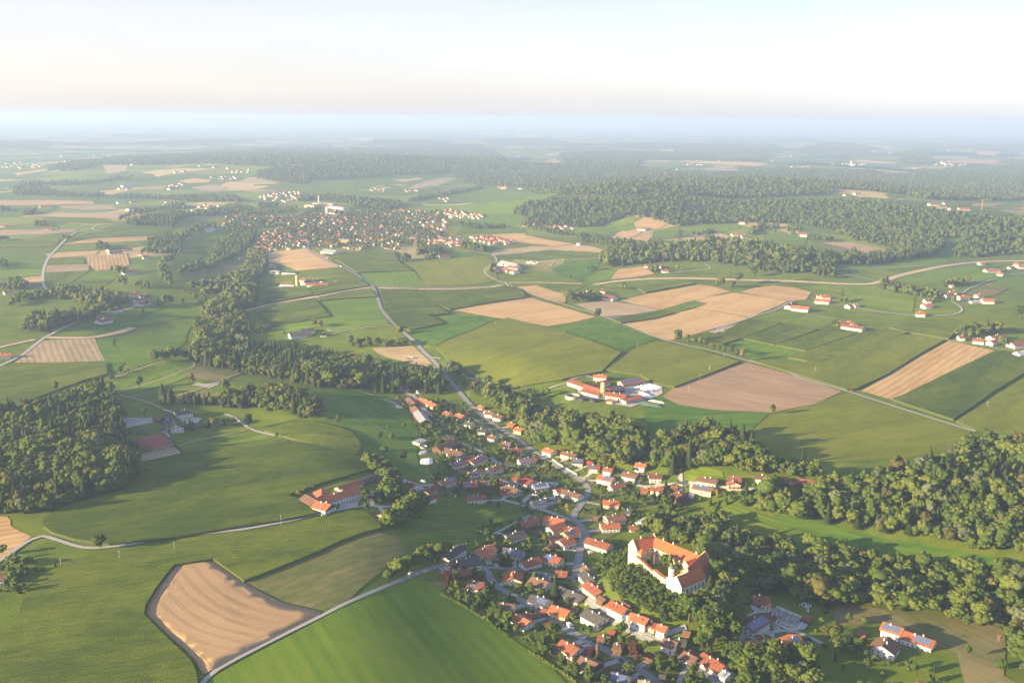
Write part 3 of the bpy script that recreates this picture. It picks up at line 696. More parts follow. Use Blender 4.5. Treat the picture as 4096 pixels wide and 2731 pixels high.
for m_, pts, rr in [
    ('meadow', W(900,320, 1050,320, 1150,335, 1300,330, 1380,350, 1200,390, 1000,360), (90,0)), ('stubble', W(1030,370, 1180,370, 1150,378), (90,0)),
    ('meadow', W(310,365, 460,370, 440,375, 330,372), (90,0)), ('stubble', W(370,402, 470,404, 460,408), (90,0)),
    ('stubble', W(1310,420, 1380,400, 1400,425, 1340,432), (90,0)), ('stubble', W(1120,240, 1270,235, 1240,260, 1150,258), (90,0)),
    ('meadow', W(1820,365, 1900,345, 2030,345, 1960,370), (90,0)), ('stubble_dull', W(900,205, 1200,215, 1150,225), (90,0)),
    ('meadow_dry', W(80,165, 350,165, 600,180, 300,190), (90,0)), ('stubble', W(1180,185, 1350,185, 1300,195), (90,0)),
    ('stubble', W(0,262, 200,262, 160,275, 0,275), (90,0)),('stubble', W(320,235, 600,232, 550,240), (90,0)),
    ('meadow', W(700,630, 1000,580, 1300,590, 1360,620, 1100,680, 800,690), (90,-6)),
    ('meadow_bright', W(560,740, 900,700, 1150,650, 1500,650, 1190,690, 1100,770, 900,770), (90,-6)),
    ]: field(m_, 'O', pts, rr)
# pipeline trench of bare earth across the fields
for pts, w_ in [([('K', 110, 1078), ('K', 400, 1008), ('K', 700, 958), ('K', 950, 908), ('K', 1150, 882)], 17),
                ([('K', 1200, 886), ('K', 1500, 896), ('K', 1850, 893), ('K', 2080, 880), ('K', 2170, 862)], 16),
                ([('L', 60, 848), ('L', 300, 845), ('L', 640, 855)], 12),
                ([('L', 740, 862), ('L', 900, 838), ('L', 1100, 820), ('L', 1350, 812), ('L', 1600, 815), ('L', 1900, 826), ('M', 250, 828), ('M', 600, 838), ('M', 1000, 858), ('M', 1150, 855), ('M', 1280, 822), ('M', 1400, 785), ('M', 1600, 740), ('M', 1820, 703), ('M', 2050, 682), ('M', 2400, 676)], 17),
                ([('A', -60, 110), ('A', 150, 60), ('A', 330, 22)], 9), ([('A', 440, 2), ('A', 800, 5), ('A', 1000, -20), ('A', 1250, -90)], 13)]:
    road('dirt_strip', None, pts, w_, 'dirt_path', .32)

# ------------------------------------------------------------------ roads
road('asphalt', None, [('K',690,470), ('K',660,530), ('K',648,575), ('K',700,622), ('K',800,672), ('K',920,722), ('K',1040,790), ('K',1150,872), ('K',1195,960), ('K',1225,1050), ('K',1275,1120), ('K',1350,1192), ('K',1430,1260), ('K',1490,1312), ('K',1560,1390), ('K',1680,1512),
      ('C',620,80), ('C',700,170), ('C',790,275), ('C',870,370), ('C',930,430), ('C',1050,535), ('C',1170,620), ('C',1280,690), ('C',1370,750), ('C',1480,830), ('C',1600,915), ('C',1700,975), ('C',1830,1045), ('C',1940,1115), ('C',2000,1180), ('C',1990,1260), ('C',1920,1360), ('C',1870,1440), ('C',1868,1500),
      ('G',1660,50), ('G',1720,120), ('G',1748,175), ('G',1720,240), ('G',1690,330), ('G',1680,420), ('G',1658,520), ('G',1655,600), ('G',1690,690), ('G',1760,770), ('G',1850,850), ('G',1960,945), ('G',2100,1030), ('H',900,1140), ('H',1040,1205), ('H',1140,1295), ('H',1300,1390), ('H',1450,1480), ('H',1620,1600)], 7.0, 'road', .54, True)
road('asphalt', 'G', W(-20,622, 150,545, 400,468, 560,462, 780,482, 920,492, 1080,503, 1280,530, 1500,572, 1640,585), 5.5, 'road')
road('asphalt', 'G', W(790,490, 828,540, 870,620, 950,690, 1080,762, 1250,862, 1400,952, 1560,1062, 1750,1162, 1950,1272, 2150,1392, 2350,1512, 2450,1590), 7.2, 'road', .57)
road('asphalt', 'C', W(910,520, 1000,580, 1100,648, 1200,690), 5.5, 'road')
road('lane', 'C', W(640,670, 720,715, 820,765, 950,815, 1080,892, 1170,952, 1300,982, 1450,992, 1590,972, 1650,930), 4.5, 'road')
road('lane', 'C', W(290,290, 350,310, 410,370, 455,440, 530,510), 6, 'road')
road('lane', 'C', W(1060,1045, 1200,1110, 1330,1170), 5, 'road')
road('lane', 'C', W(1200,1295, 1350,1332, 1500,1375, 1620,1402, 1800,1470, 1860,1490), 5, 'road')
road('lane', 'C', W(1390,1320, 1450,1260, 1500,1230), 5, 'road')
road('lane', 'G', W(880,172, 1000,112, 1130,42, 1220,-5), 3, 'path')
road('lane', None, [('F',-60,460), ('F',0,420), ('F',200,280), ('F',300,222), ('F',400,192), ('F',520,222), ('F',650,265), ('F',780,298), ('F',900,305), ('F',1200,272), ('F',1600,205), ('F',2000,160), ('F',2300,125), ('B',500,1512), ('B',700,1470), ('B',900,1422), ('B',1250,1357), ('B',1500,1357), ('B',1620,1350), ('B',1760,1275), ('B',1850,1180), ('B',1720,1120), ('B',1640,1090)], 4.4, 'road')
road('lane', 'W', W(462,1575, 500,1538, 620,1474, 742,1413, 850,1362, 935,1327, 985,1309), 3.6, 'path')
road('lane', None, [('W',1160,648), ('L',60,865), ('L',100,890), ('L',300,955), ('L',500,1018), ('L',720,1082), ('L',900,1145), ('L',1120,1235), ('L',1310,1300), ('L',1500,1345), ('L',1720,1395), ('L',1950,1460), ('L',2200,1525), ('W',1850,872), ('W',1952,901), ('W',2080,942), ('W',2240,992)], 4.6, 'road')
road('lane', 'K', W(1160,870, 1500,882, 1900,882, 2150,882, 2240,885, 2250,870, 2180,850, 2060,790, 2040,745, 2120,690, 2120,650, 2060,620, 1870,590), 4.5, 'road')
road('lane', 'M', W(-60,1215, 0,1190, 200,1122, 400,1060, 500,1005, 560,985), 4, 'road')
road('lane', 'M', W(640,992, 900,1020, 1200,1072, 1500,1102, 1750,1100, 1850,1078, 1865,1050, 1830,1020, 1780,990), 4, 'road')
road('lane', 'M', W(440,1050, 620,1085, 880,1132), 3.5, 'path')
road('lane', 'M', W(1870,930, 2000,862, 2200,792, 2400,770), 4, 'road')
road('lane', 'M', W(780,742, 1100,742, 1400,725, 1700,708, 1850,700), 3.5, 'path')
road('lane', 'M', W(1190,832, 1050,800, 870,765, 840,745), 3.5, 'path')
road('lane', 'L', W(350,728, 400,715, 420,685, 520,665, 760,655), 3.5, 'path')
road('lane', 'L', W(1290,775, 1500,752, 1640,740, 1650,725, 1600,700), 3.5, 'path')
road('lane', 'M', W(1755,1295, 1900,1320, 2050,1345, 2140,1362, 2400,1395), 4, 'road')
road('lane', 'J', W(690,885, 620,870, 660,845, 800,825), 5, 'road')
road('lane', 'J', W(620,870, 510,892, 420,960, 340,1045, 300,1120, 288,1200, 300,1262, 360,1300), 6, 'road')
road('lane', 'J', W(350,1568, 500,1502, 700,1450, 830,1415, 905,1390, 895,1345), 4, 'road')
road('lane', None, [('A',-40,290), ('A',0,270), ('A',200,172), ('A',330,72), ('A',440,-5), ('J',500,1502)], 5.5, 'road')
road('lane', 'K', W(800,1212, 830,1230, 1000,1212, 1300,1177), 3, 'path')
road('lane', 'K', W(1620,1432, 1690,1440), 4, 'path')
road('lane', 'C', W(860,145, 960,165, 1090,200), 3.5, 'path')
road('lane', 'D', W(-60,270, 60,220, 140,200, 240,225, 270,260, 300,300, 400,335, 520,350), 4, 'path')
road('lane', 'D', W(200,160, 330,125, 430,100), 4, 'path')
road('lane', 'D', W(270,1080, 400,1115, 700,1130, 900,1170, 1100,1150, 1340,1130), 4, 'road')
road('lane', 'D', W(1340,1135, 1500,1150, 1780,1200, 1950,1190), 4, 'road')
road('lane', 'H', W(1990,1115, 2150,1085, 2351,1062), 4, 'path')
road('lane', 'I', W(100,1085, 200,1090, 330,1140, 450,1200), 4, 'path')
road('lane', 'H', W(1320,1405, 1240,1490, 1215,1580), 3.5, 'path')
road('lane', 'H', W(1000,1150, 1130,1100, 1280,1045), 3.5, 'path')
road('track', 'A', W(1010,395, 1200,340, 1400,265, 1560,225), 2.6, 'path')
road('track', 'A', W(1050,550, 1200,495, 1400,435, 1640,350, 1790,292, 1830,255, 1810,225), 2.6, 'path')
road('track', 'A', W(1660,552, 1800,510, 1950,460, 2080,405, 2270,340), 2.6, 'path')
road('track', 'B', W(0,70, 300,115, 600,165, 900,205, 1150,245, 1400,310), 2.6, 'path')
road('lane', 'B', W(0,490, 80,515, 160,575, 260,635, 380,670, 470,692), 4, 'path')
road('track', 'A', W(1600,940, 1660,1020, 1800,985, 2000,940, 2300,878), 2.4, 'path')
road('track', 'B', W(640,1270, 760,1330, 890,1415), 2.5, 'path')
road('dirt_strip', 'A', W(1120,540, 1350,600, 1540,680), 2.2, 'path')
field('gravel_yard', 'H', W(1880,840, 1990,830, 2130,880, 2060,910, 1960,910, 1860,945, 1850,930, 1920,900))
field('gravel_yard', 'D', W(620,225, 800,180, 960,190, 1050,235, 1060,290, 1000,320, 860,330, 900,370, 760,420, 600,390, 540,350, 640,345), (60,-8))
field('gravel_yard', 'D', W(270,250, 320,240, 480,290, 480,325, 360,325, 270,290))
field('gravel_yard', 'C', W(1660,880, 1830,885, 1800,950, 1720,940))
field('gravel_yard', 'B', W(1480,345, 1580,365, 1680,430, 1620,430, 1540,370))
field('gravel_yard', 'C', W(1310,1090, 1400,1120, 1470,1170, 1420,1200, 1340,1180))
field('gravel_yard', 'G', W(955,560, 990,545, 1150,545, 1215,555, 1190,640, 1120,650, 950,640))
field('meadow_lush', 'I', W(0,-20, 200,20, 500,60, 800,160, 1200,240, 1700,330, 2400,430, 2400,520, 1900,470, 1200,400, 700,330, 300,180, 0,60), (90,14))
field('meadow_dry', 'I', W(560,860, 700,815, 1000,870, 1300,905, 1700,960, 2000,950, 2170,1080, 2180,1250, 2160,1500, 2350,1600, 1800,1600, 1750,1420, 1720,1290, 1550,1220, 1500,1150, 1200,1040, 1000,990, 780,1030, 640,1030, 560,960), (60,30))
field('meadow', 'D', W(1260,1130, 1340,1000, 1480,985, 1620,1030, 1640,1090, 1560,1120, 1360,1110), (60,10))
field('meadow', 'D', W(1540,1430, 1620,1310, 1900,1400, 2350,1520, 2350,1600, 1900,1580, 1650,1500), (60,20))

# wheel tracks in the ripe wheat
for t, pts in [('F', W(1700,515, 1800,640, 1960,780, 2150,900, 2351,965)), ('F', W(1810,465, 1950,620, 2150,780, 2351,880)), ('F', W(1940,445, 2100,590, 2250,690, 2351,770)), ('F', W(1630,600, 1760,740, 1960,880, 2200,990, 2351,1035)),
               ('F', W(1580,730, 1720,860, 1900,980, 2100,1060, 2351,1112)), ('F', W(1500,800, 1620,920, 1800,1040, 2050,1130, 2310,1192)), ('F', W(1580,1040, 1700,1110, 1900,1190, 2190,1262)), ('F', W(1700,480, 1600,640, 1490,800, 1430,900, 1500,1000, 1640,1130, 1760,1230, 1900,1330, 1965,1410)),
               ('N', W(0,768, 100,855, 300,955, 500,1010, 800,1058)), ('N', W(0,893, 150,978, 400,1065, 650,1102)), ('N', W(0,1000, 200,1090, 430,1140, 560,1168)), ('N', W(0,1120, 200,1180, 430,1228)), ('N', W(0,1212, 200,1265, 320,1292)), ('N', W(800,1072, 570,1190, 440,1242, 200,1355, 0,1450))]:
    for off in (-1.0, 1.0):
        P = [proj(t, x, y, .5) for x, y in pts]; L = smooth_line(P, 7); V = []; F = []
        for i, p in enumerate(L):
            a = L[max(i - 1, 0)]; b = L[min(i + 1, len(L) - 1)]; tg = (b - a).normalized(); nr = Vector((-tg.y, tg.x))
            for k in (-.14, .14):
                q = p + nr * (k + off); V.append((q.x, q.y, tz(q.x, q.y) + .72 + p.length * .00028))
        F = [(2 * i, 2 * i + 2, 2 * i + 3, 2 * i + 1) for i in range(len(L) - 1)]
        o = obj('wheel_track_path', mesh('wheel_track_path', V, F, ['tramline'])); tag(o, kind='structure')
# ------------------------------------------------------------------ buildings
HOUSES = []
FOOT = []                                   # (x, y, radius) kept clear of plants
RC = {'O': 'roof_orange', 'R': 'roof_red', 'B': 'roof_brown', 'G': 'roof_dark', 'M': 'roof_maroon', 'T': 'roof_tan', 'X': 'roof_metal', 'K': 'roof_castle'}
WC = {'w': 'wall_white', 'c': 'wall_cream', 'y': 'wall_yellow', 'p': 'wall_pink', 's': 'wall_stone', 'g': 'wall_grey', 'b': 'wood_brown', 'K': 'castle_plaster', 'C': 'castle_white'}
RD = {'O': 'bright orange', 'R': 'dull red', 'B': 'brown', 'G': 'dark grey', 'M': 'maroon', 'T': 'tan', 'X': 'grey metal'}
_wm = {}
def winmesh(w_, h_):
    k = (w_, h_)
    if k not in _wm:
        b = MB(); b.box(-.02, .06, -w_ / 2, w_ / 2, -h_ / 2, h_ / 2, 0); b.box(.0, .085, -w_ / 2 + .06, w_ / 2 - .06, -h_ / 2 + .06, h_ / 2 - .06, 1)
        _wm[k] = b.mesh('window', ['wall_white', 'glass'])
    return _wm[k]
_dm = MB(); _dm.box(-.02, .08, -.55, .55, 0, 2.1, 0); _dm.box(.08, .14, .3, .42, 1.0, 1.1, 1); DOORM = _dm.mesh('door', ['wood_brown', 'metal_pole'])
_cm = MB(); _cm.box(-.45, .45, -.35, .35, -1.2, 1.2, 0); _cm.box(-.55, .55, -.45, .45, 1.2, 1.35, 1); CHIM = _cm.mesh('chimney', ['wall_white', 'concrete'])

def building(loc, rz, L, w_, eave, pitch, roof, wall, name, label, cat, fl='', group=None, over=.8, chim=None):
    """a pitched-roof building; local X runs along the ridge. fl: b balcony, s/S solar panels on the slope towards / away from the
    camera, g brown boarded gables, n no windows, h hipped, d big barn doors, l lean-to pitch"""
    t = thing(name, label, cat, loc, rz, group)
    hx, hy = L / 2, w_ / 2; tp = math.tan(math.radians(pitch)); rg = eave + hy * tp
    b = MB(); z0 = -2.0
    if 'h' in fl: b.box(-hx, hx, -hy, hy, z0, eave, 0)
    elif 'g' in fl:
        b.box(-hx, hx, -hy, hy, z0, eave, 0)
        for s in (-1, 1):
            xo = s * (hx + .06)
            b.add([(xo, -hy, eave - 1.9), (xo, hy, eave - 1.9), (xo, hy, eave), (xo, 0, rg - .05), (xo, -hy, eave), (xo - s * .3, -hy, eave - 1.9), (xo - s * .3, hy, eave - 1.9), (xo - s * .3, hy, eave), (xo - s * .3, 0, rg - .05), (xo - s * .3, -hy, eave)],
                  [(0, 1, 2, 3, 4) if s > 0 else (4, 3, 2, 1, 0), (0, 5, 6, 1), (1, 6, 7, 2), (4, 9, 5, 0)], 1)
    else:
        vs = [(-hx, -hy, z0), (-hx, hy, z0), (-hx, hy, eave), (-hx, 0, rg - .02), (-hx, -hy, eave), (hx, -hy, z0), (hx, hy, z0), (hx, hy, eave), (hx, 0, rg - .02), (hx, -hy, eave)]
        b.add(vs, [(4, 3, 2, 1, 0), (5, 6, 7, 8, 9), (0, 5, 9, 4), (6, 1, 2, 7), (1, 6, 5, 0)], 0)
    wl = obj('wall', b.mesh('wall', [WC[wall], 'wood_brown']), t)
    ov = over; r = MB()
    yo = hy + ov; zo = eave - ov * tp; xo = hx + ov
    if 'h' in fl:
        hh = min(hx * .9, hy)
        vs = [(-xo, -yo, zo + .25), (xo, -yo, zo + .25), (xo, yo, zo + .25), (-xo, yo, zo + .25), (-xo + hh, 0, rg + .25), (xo - hh, 0, rg + .25), (-xo, -yo, zo), (xo, -yo, zo), (xo, yo, zo), (-xo, yo, zo)]
        r.add(vs, [(0, 1, 5, 4), (2, 3, 4, 5), (1, 2, 5), (3, 0, 4), (6, 7, 1, 0), (7, 8, 2, 1), (8, 9, 3, 2), (9, 6, 0, 3), (9, 8, 7, 6)], 0)
    else:
        th = .28
        vs = []
        for x in (-xo, xo):
            vs += [(x, -yo, zo), (x, 0, rg), (x, yo, zo), (x, yo, zo + th), (x, 0, rg + th), (x, -yo, zo + th)]
        r.add(vs, [(0, 1, 4, 5), (1, 2, 3, 4), (11, 10, 7, 6), (10, 9, 8, 7), (5, 4, 10, 11), (4, 3, 9, 10), (0, 5, 11, 6), (2, 8, 9, 3), (0, 6, 7, 1), (1, 7, 8, 2)], 0)
    rf = obj('roof', r.mesh('roof', [RC[roof]]), t)
    c, s = math.cos(rz), math.sin(rz)
    cl = (-loc[0] * c - loc[1] * s, loc[0] * s - loc[1] * c)      # camera direction, local
    sy = 1 if cl[1] > 0 else -1; sx = 1 if cl[0] > 0 else -1
    if chim is None: chim = 0 if 'n' in fl else 1 + (L > 15)
    for k in range(chim):
        cx = (-.25 + .5 * k) * hx * (1 if k or chim > 1 else sx); cy_ = sy * hy * .18 * (1 if k % 2 == 0 else -1)
        ch = obj('chimney', CHIM, rf, (cx, cy_, rg + .1))
    if 's' in fl or 'S' in fl:
        q = sy if 's' in fl else -sy; y0, y1 = .08 * hy, .88 * hy
        frac = .9 if '9' in fl else .5
        x0, x1 = (-hx * .92, -hx * .92 + 2 * hx * frac) if '9' in fl else ((-hx * .2, hx * .85) if R.random() < .5 else (-hx * .85, hx * .2))
        z = lambda y: rg + .28 - y * tp + .07
        pm = MB(); pm.slab([(x0, q * y0, z(y0)), (x1, q * y0, z(y0)), (x1, q * y1, z(y1)), (x0, q * y1, z(y1))], .06)
        obj('solar_panel', pm.mesh('solar_panel', ['solar']), rf)
    elif roof in 'ORB' and 'n' not in fl and R.random() < .55:
        for k in range(R.choice((1, 2))):
            y = hy * .5; z = rg + .28 - y * tp + .05; x = hx * R.uniform(-.6, .6)
            pm = MB(); pm.slab([(x - .4, sy * (y - .6), z + .6 * tp), (x + .4, sy * (y - .6), z + .6 * tp), (x + .4, sy * (y + .6), z - .6 * tp), (x - .4, sy * (y + .6), z - .6 * tp)], .06)
            obj('skylight', pm.mesh('skylight', ['glass']), rf)
    if 'n' not in fl:
        fls = [1.5] + ([4.1] if eave > 4.6 else []) + ([6.8] if eave > 7.5 else [])
        wm = winmesh(1.2, 1.3)
        nL = max(2, int((L - 1.5) / 3.1)); nW = max(2, int((w_ - 1.5) / 3.4))
        for z in fls:
            for k in range(nL):
                x = -hx + (k + .5) * L / nL
                if z == 1.5 and k == nL // 2: obj('door', DOORM, t, (x, sy * hy, 0), math.pi / 2 * sy)
                else: obj('window', wm, t, (x, sy * hy, z), math.pi / 2 * sy)
            for k in range(nW):
                y = -hy + (k + .5) * w_ / nW; obj('window', wm, t, (sx * hx, y, z), 0 if sx > 0 else math.pi)
        if 'h' not in fl and rg - eave > 2.0: obj('window', wm, t, (sx * (hx + (.08 if 'g' in fl else 0)), 0, eave + .6), 0 if sx > 0 else math.pi)
    if 'd' in fl:
        dm = MB(); dm.box(-.02, .1, -1.9, 1.9, 0, 3.4, 0)
        me = dm.mesh('barn_door', ['wood_brown'])
        for k in range(max(1, int(L / 12))): obj('barn_door', me, t, (-hx + (k + .5) * L / max(1, int(L / 12)), sy * hy, 0), math.pi / 2 * sy)
    if 'b' in fl:
        bm_ = MB(); bw = hy * .86
        bm_.box(0, 1.1, -bw, bw, 2.65, 2.8, 0); bm_.box(1.0, 1.12, -bw, bw, 2.8, 3.75, 0)
        for q in (-1, 1): bm_.box(0, 1.0, q * bw - .06, q * bw + .06, 2.8, 3.75, 0)
        obj('balcony', bm_.mesh('balcony', ['wood_brown']), t, (sx * (hx + .07), 0, 0), 0 if sx > 0 else math.pi)
    HOUSES.append((loc[0], loc[1], label))
    n = max(1, int(L / 7))
    for k in range(n):
        q = (k + .5) * L / n - hx; FOOT.append((loc[0] + q * c, loc[1] + q * s, w_ / 2 + 2.2))
    return t

def H(t, x1, y1, x2, y2, w_, roof, wall, label, fl='', eave=None, name='house', cat='house', pitch=24, group=None, chim=None):
    if eave is None: eave = 4.9 if w_ >= 10 else 3.0
    rh = eave + w_ / 2 * math.tan(math.radians(pitch)) + .28
    a = proj(t, x1, y1, rh); b = proj(t, x2, y2, rh)
    L = math.hypot(b[0] - a[0], b[1] - a[1]) - 2.2; L = min(max(L, 4.0), 90)
    cx, cy_ = (a[0] + b[0]) / 2, (a[1] + b[1]) / 2
    rz = math.atan2(b[1] - a[1], b[0] - a[0])
    z = min(tz(cx, cy_), tz(*a), tz(*b)) * .5 + tz(cx, cy_) * .5
    return building((cx, cy_, z), rz, L, w_, eave, pitch, roof, wall, name, label, cat, fl, group, 1.15 if w_ > 7 else .5, chim)

V = 'houses of the village'
def many(t, rows):
    for r in rows:
        x1, y1, x2, y2, w_, rf, wl, fl, lab = r[:9]
        kw = r[9] if len(r) > 9 else {}
        if kw.get('name') is None and 'n' in fl: kw = dict(kw, name='barn', cat='barn')
        H(t, x1, y1, x2, y2, w_, rf, wl, lab, fl, group=V, **kw)
SH = dict(name='shed', cat='shed'); GA = dict(name='garage', cat='garage')
many('C', [
 (178,212,258,196,10,'B','w','g','grey brown chalet at the upper village end, against the spruce wood'),
 (268,228,322,224,9,'R','w','','small white bungalow just below the grey brown chalet by the spruce wood'),
 (392,258,458,248,9,'G','w','','white house with dark grey roof and light gable alone among trees at the village top'),
 (318,318,382,378,11,'B','b','nd','long low brown barn left of the upper farm street'),
 (425,322,582,392,12,'O','c','b','long orange roofed farmhouse with cream front on the upper farm street'),
 (372,402,412,440,12,'B','b','n','brown barn joining the metal panelled barn above it', dict(eave=6)),
 (405,445,478,530,13,'X','b','n','barn with a pale grey metal panelled roof at the meadow edge', dict(eave=6)),
 (530,468,572,458,7,'R','b','n','low red roofed shed tucked below the farm street', SH),
 (650,455,718,470,10,'O','w','','white house with orange roof behind willow trees, left of the brown balconied row'),
 (765,475,842,492,11,'O','c','b','orange roofed house with brown balconies, uppermost of the row left of the main road'),
 (838,474,888,472,8,'R','b','n','red roofed shed behind the orange balconied house', SH),
 (850,545,935,562,11,'G','w','b','dark roofed house with a timber front, below the orange balconied house'),
 (965,612,1052,622,11,'G','w','','dark grey roofed house third down the row left of the main road'),
 (1075,672,1150,692,11,'B','w','','house whose bright white gable faces the road junction, brown roof'),
 (968,400,1030,408,9,'O','w','','small orange roofed house uppermost on the wooded side of the main road'),
 (1028,442,1056,446,6,'O','w','n','tiny orange roofed garage on the wooded side of the main road', GA),
 (1045,452,1125,462,11,'B','w','','square white house with faded brown roof between the orange garage and the chalet'),
 (1130,478,1210,496,12,'B','w','b','white chalet with brown balconies on the wooded side of the main road'),
 (1262,558,1325,572,9,'O','b','','orange roofed timber house under the wood, behind the bright orange house'),
 (1318,602,1398,612,11,'O','p','b','bright orange house under the wood with a lit pinkish front'),
 (1192,738,1280,748,10,'R','w','s','red roofed house with a dark solar patch left of the main road'),
 (1262,802,1376,795,10,'R','c','','red roofed L shaped house in a garden left of the main road'),
 (1345,908,1505,882,10,'O','w','s9','house with its orange roof almost covered in blue solar panels inside the lane bend'),
 (572,782,758,722,14,'B','b','n','large brown barn above the long farmhouse of the middle farm', dict(eave=6)),
 (650,706,735,692,9,'B','b','n','narrow brown outbuilding behind the large brown barn', SH),
 (660,790,828,842,13,'B','w','b','long brown roofed farmhouse with a white gable of the middle farm'),
 (712,935,862,898,12,'R','w','s','white house with red roof and a small solar patch, left of its near twin'),
 (885,918,1030,862,12,'O','w','sb','white house with orange roof below the long lane, right of its near twin'),
 (860,885,935,862,8,'B','b','n','long brown shed behind the pair of white houses', SH),
 (1055,985,1190,958,11,'B','w','','plain white rectangular house with a brown roof beside the long lane'),
 (795,995,880,1022,8,'B','b','n','brown roofed shed below the white twin houses', SH),
 (880,1022,1005,995,10,'R','w','s','red roofed house with blue panels and a low white garage'),
 (298,1105,382,1152,13,'R','w','d','steep red roofed barn house at the far edge of the lower hamlet', dict(eave=4)),
 (462,1175,568,1152,10,'R','s','','stone walled house with a red roof beside the lower hamlet lane'),
 (448,1252,548,1236,10,'M','w','','small white house with a maroon roof nearest the meadow in the lower hamlet'),
 (600,1105,740,1068,12,'R','w','bs','red roofed white house with dormer wing and solar strip at the hamlet top'),
 (555,1112,620,1100,7,'B','b','n','brown carport beside the red roofed dormer house', SH),
 (825,1115,960,1118,14,'R','b','s','broad red roofed timber house with a blue solar patch'),
 (880,1090,955,1098,8,'R','w','','red roofed wing behind the broad timber house'),
 (1008,1108,1185,1092,12,'O','b','sn','red orange barn roof with a solar strip behind a big round tree'),
 (1338,1042,1492,1108,17,'M','g','nd','large fire hall with grey walls and rounded dull red roof', dict(eave=6, pitch=20, name='hall', cat='hall')),
 (1215,1128,1355,1192,13,'B','c','b','large brown roofed guest house with many skylights near the fire hall'),
 (1195,1180,1275,1220,9,'R','c','','red roofed cross wing of the guest house with an arched window'),
 (850,1238,1042,1242,11,'R','w','b','wide white house with a dull red roof beside the open meadow'),
 (1475,1142,1618,1122,12,'X','w','s9','white house whose roof is one sheet of solar panels, right of the fire hall'),
 (1690,1190,1772,1172,11,'M','w','n','maroon roofed barn attached to the long white house'),
 (1755,1180,1945,1240,11,'B','w','','long two storey white house with a brown roof inside the main road curve'),
 (1605,1265,1742,1240,10,'G','w','s','low white bungalow with dark solar roof below the long white house'),
 (1470,1300,1602,1275,11,'G','w','s','white bungalow with dark roof and two gables beside the white car'),
 (1482,1208,1560,1222,8,'G','w','','small flat grey garage block below the solar sheet house', dict(name='garage', cat='garage', eave=2.8, pitch=6)),
 (1622,1118,1722,1140,7,'X','g','n','open carport with white roof panels by the fire hall', dict(name='carport', cat='carport', eave=2.6, pitch=6)),
 (1598,795,1690,818,12,'O','w','','orange roofed white house alone at the wood edge above the junction'),
 (1722,808,1762,812,7,'B','b','n','tiny brown shed right of the orange house at the wood edge', SH),
 (1760,828,1902,850,10,'B','c','','long dark brown roofed row house with garage doors under the wood'),
 (1848,898,1968,895,13,'G','c','s9','cream house with a hipped roof full of solar panels above the long wall'),
 (1985,915,2060,935,7,'M','b','n','small maroon shed behind the red house under the wood', SH),
 (2005,955,2122,950,12,'R','w','bs','white house with a broad red roof and balconies under the wood'),
 (2152,978,2238,990,10,'O','w','','compact orange roofed house with a square bay under the wood'),
 (2102,1048,2250,1078,12,'O','w','s','orange roofed house with a checkered solar field beside the forecourt'),
 (2205,1150,2342,1112,11,'R','w','','white house with a red roof and skylights above the wide main junction'),
 (2142,1288,2305,1300,11,'O','p','b','orange roofed pink house with a front bay among gardens'),
 (380,742,455,715,10,'X','g','n','open sided shed with a pale metal roof at the silage yard', dict(name='shed', cat='shed', eave=4, pitch=8)),
 (210,1092,240,1104,5,'G','b','n','tiny dark hut at the meadow corner of the lower hamlet', SH),
])
many('D', [
 (808,935,912,952,11,'O','w','b','orange roofed house standing highest under the wood edge on the right'),
 (688,1022,825,1048,12,'B','w','b','white chalet with brown roof and balcony below the highest house'),
 (852,1035,895,1045,6,'B','b','n','small brown garden shed right of the brown chalet', SH),
 (922,1052,1048,1028,11,'R','w','','low white house with a tapered red brown roof by the side lane'),
 (948,1158,1072,1172,11,'O','c','b','cream house with an orange roof and dormers by the side lane'),
 (855,1172,935,1190,8,'R','b','n','long red shed left of the cream dormer house', SH),
 (1202,1185,1258,1258,14,'R','b','','big dark timber house with a large red roof facing the field'),
 (1300,1228,1362,1238,6,'X','w','n','flat white garage beside the dark timber house', dict(name='garage', cat='garage', eave=3, pitch=4)),
 (1130,1150,1215,1155,6,'R','b','n','low red roofed shelter beside the lane', SH),
 (1388,1065,1582,1095,12,'B','c','b','very long cream house with a dark brown roof beyond the lane'),
 (1348,1140,1538,1170,11,'R','p','s9','long low house with a deep blue solar roof in front of the cream one'),
 (1672,1065,1805,1070,12,'R','b','','maroon and red roofed wing behind the tall orange house'),
 (1725,1080,1735,1130,13,'O','p','sb','tall orange house with a pink lit front and checkered solar roof', dict(eave=6)),
 (1935,1042,2092,1062,13,'B','w','b','white house with a faded brown roof at the far end of the lane'),
 (2195,1045,2265,1112,16,'R','p','n','big red roofed manor barn under a little turret', dict(eave=6)),
 (2135,1132,2345,1155,11,'R','w','','long white house with a dull red roof in front of the manor barn'),
 (705,1376,765,1380,9,'G','w','s','low garage with blue solar roof above the twin gabled house', dict(name='garage', cat='garage')),
 (520,1440,690,1415,14,'B','w','b','large white double house with a faded brown roof near the castle hill'),
 (470,1510,655,1500,12,'O','w','','angled orange roofed house in front of the large white double house'),
 (735,1532,812,1525,9,'O','w','','small orange roofed cottage beside the castle wood'),
 (850,1495,955,1435,12,'X','w','s','white house with a metal and orange roof beside the castle wood'),
 (1202,985,1240,990,5,'R','b','n','tiny red hut on the lit lawn under the wood', SH),
 (402,1438,465,1445,6,'B','b','n','brown carport beside the gravel drive', SH),
])
many('E', [(215,1082,402,1105,12,'R','b','n','long red roofed timber barn at the wood edge right of the manor', dict(eave=5))])
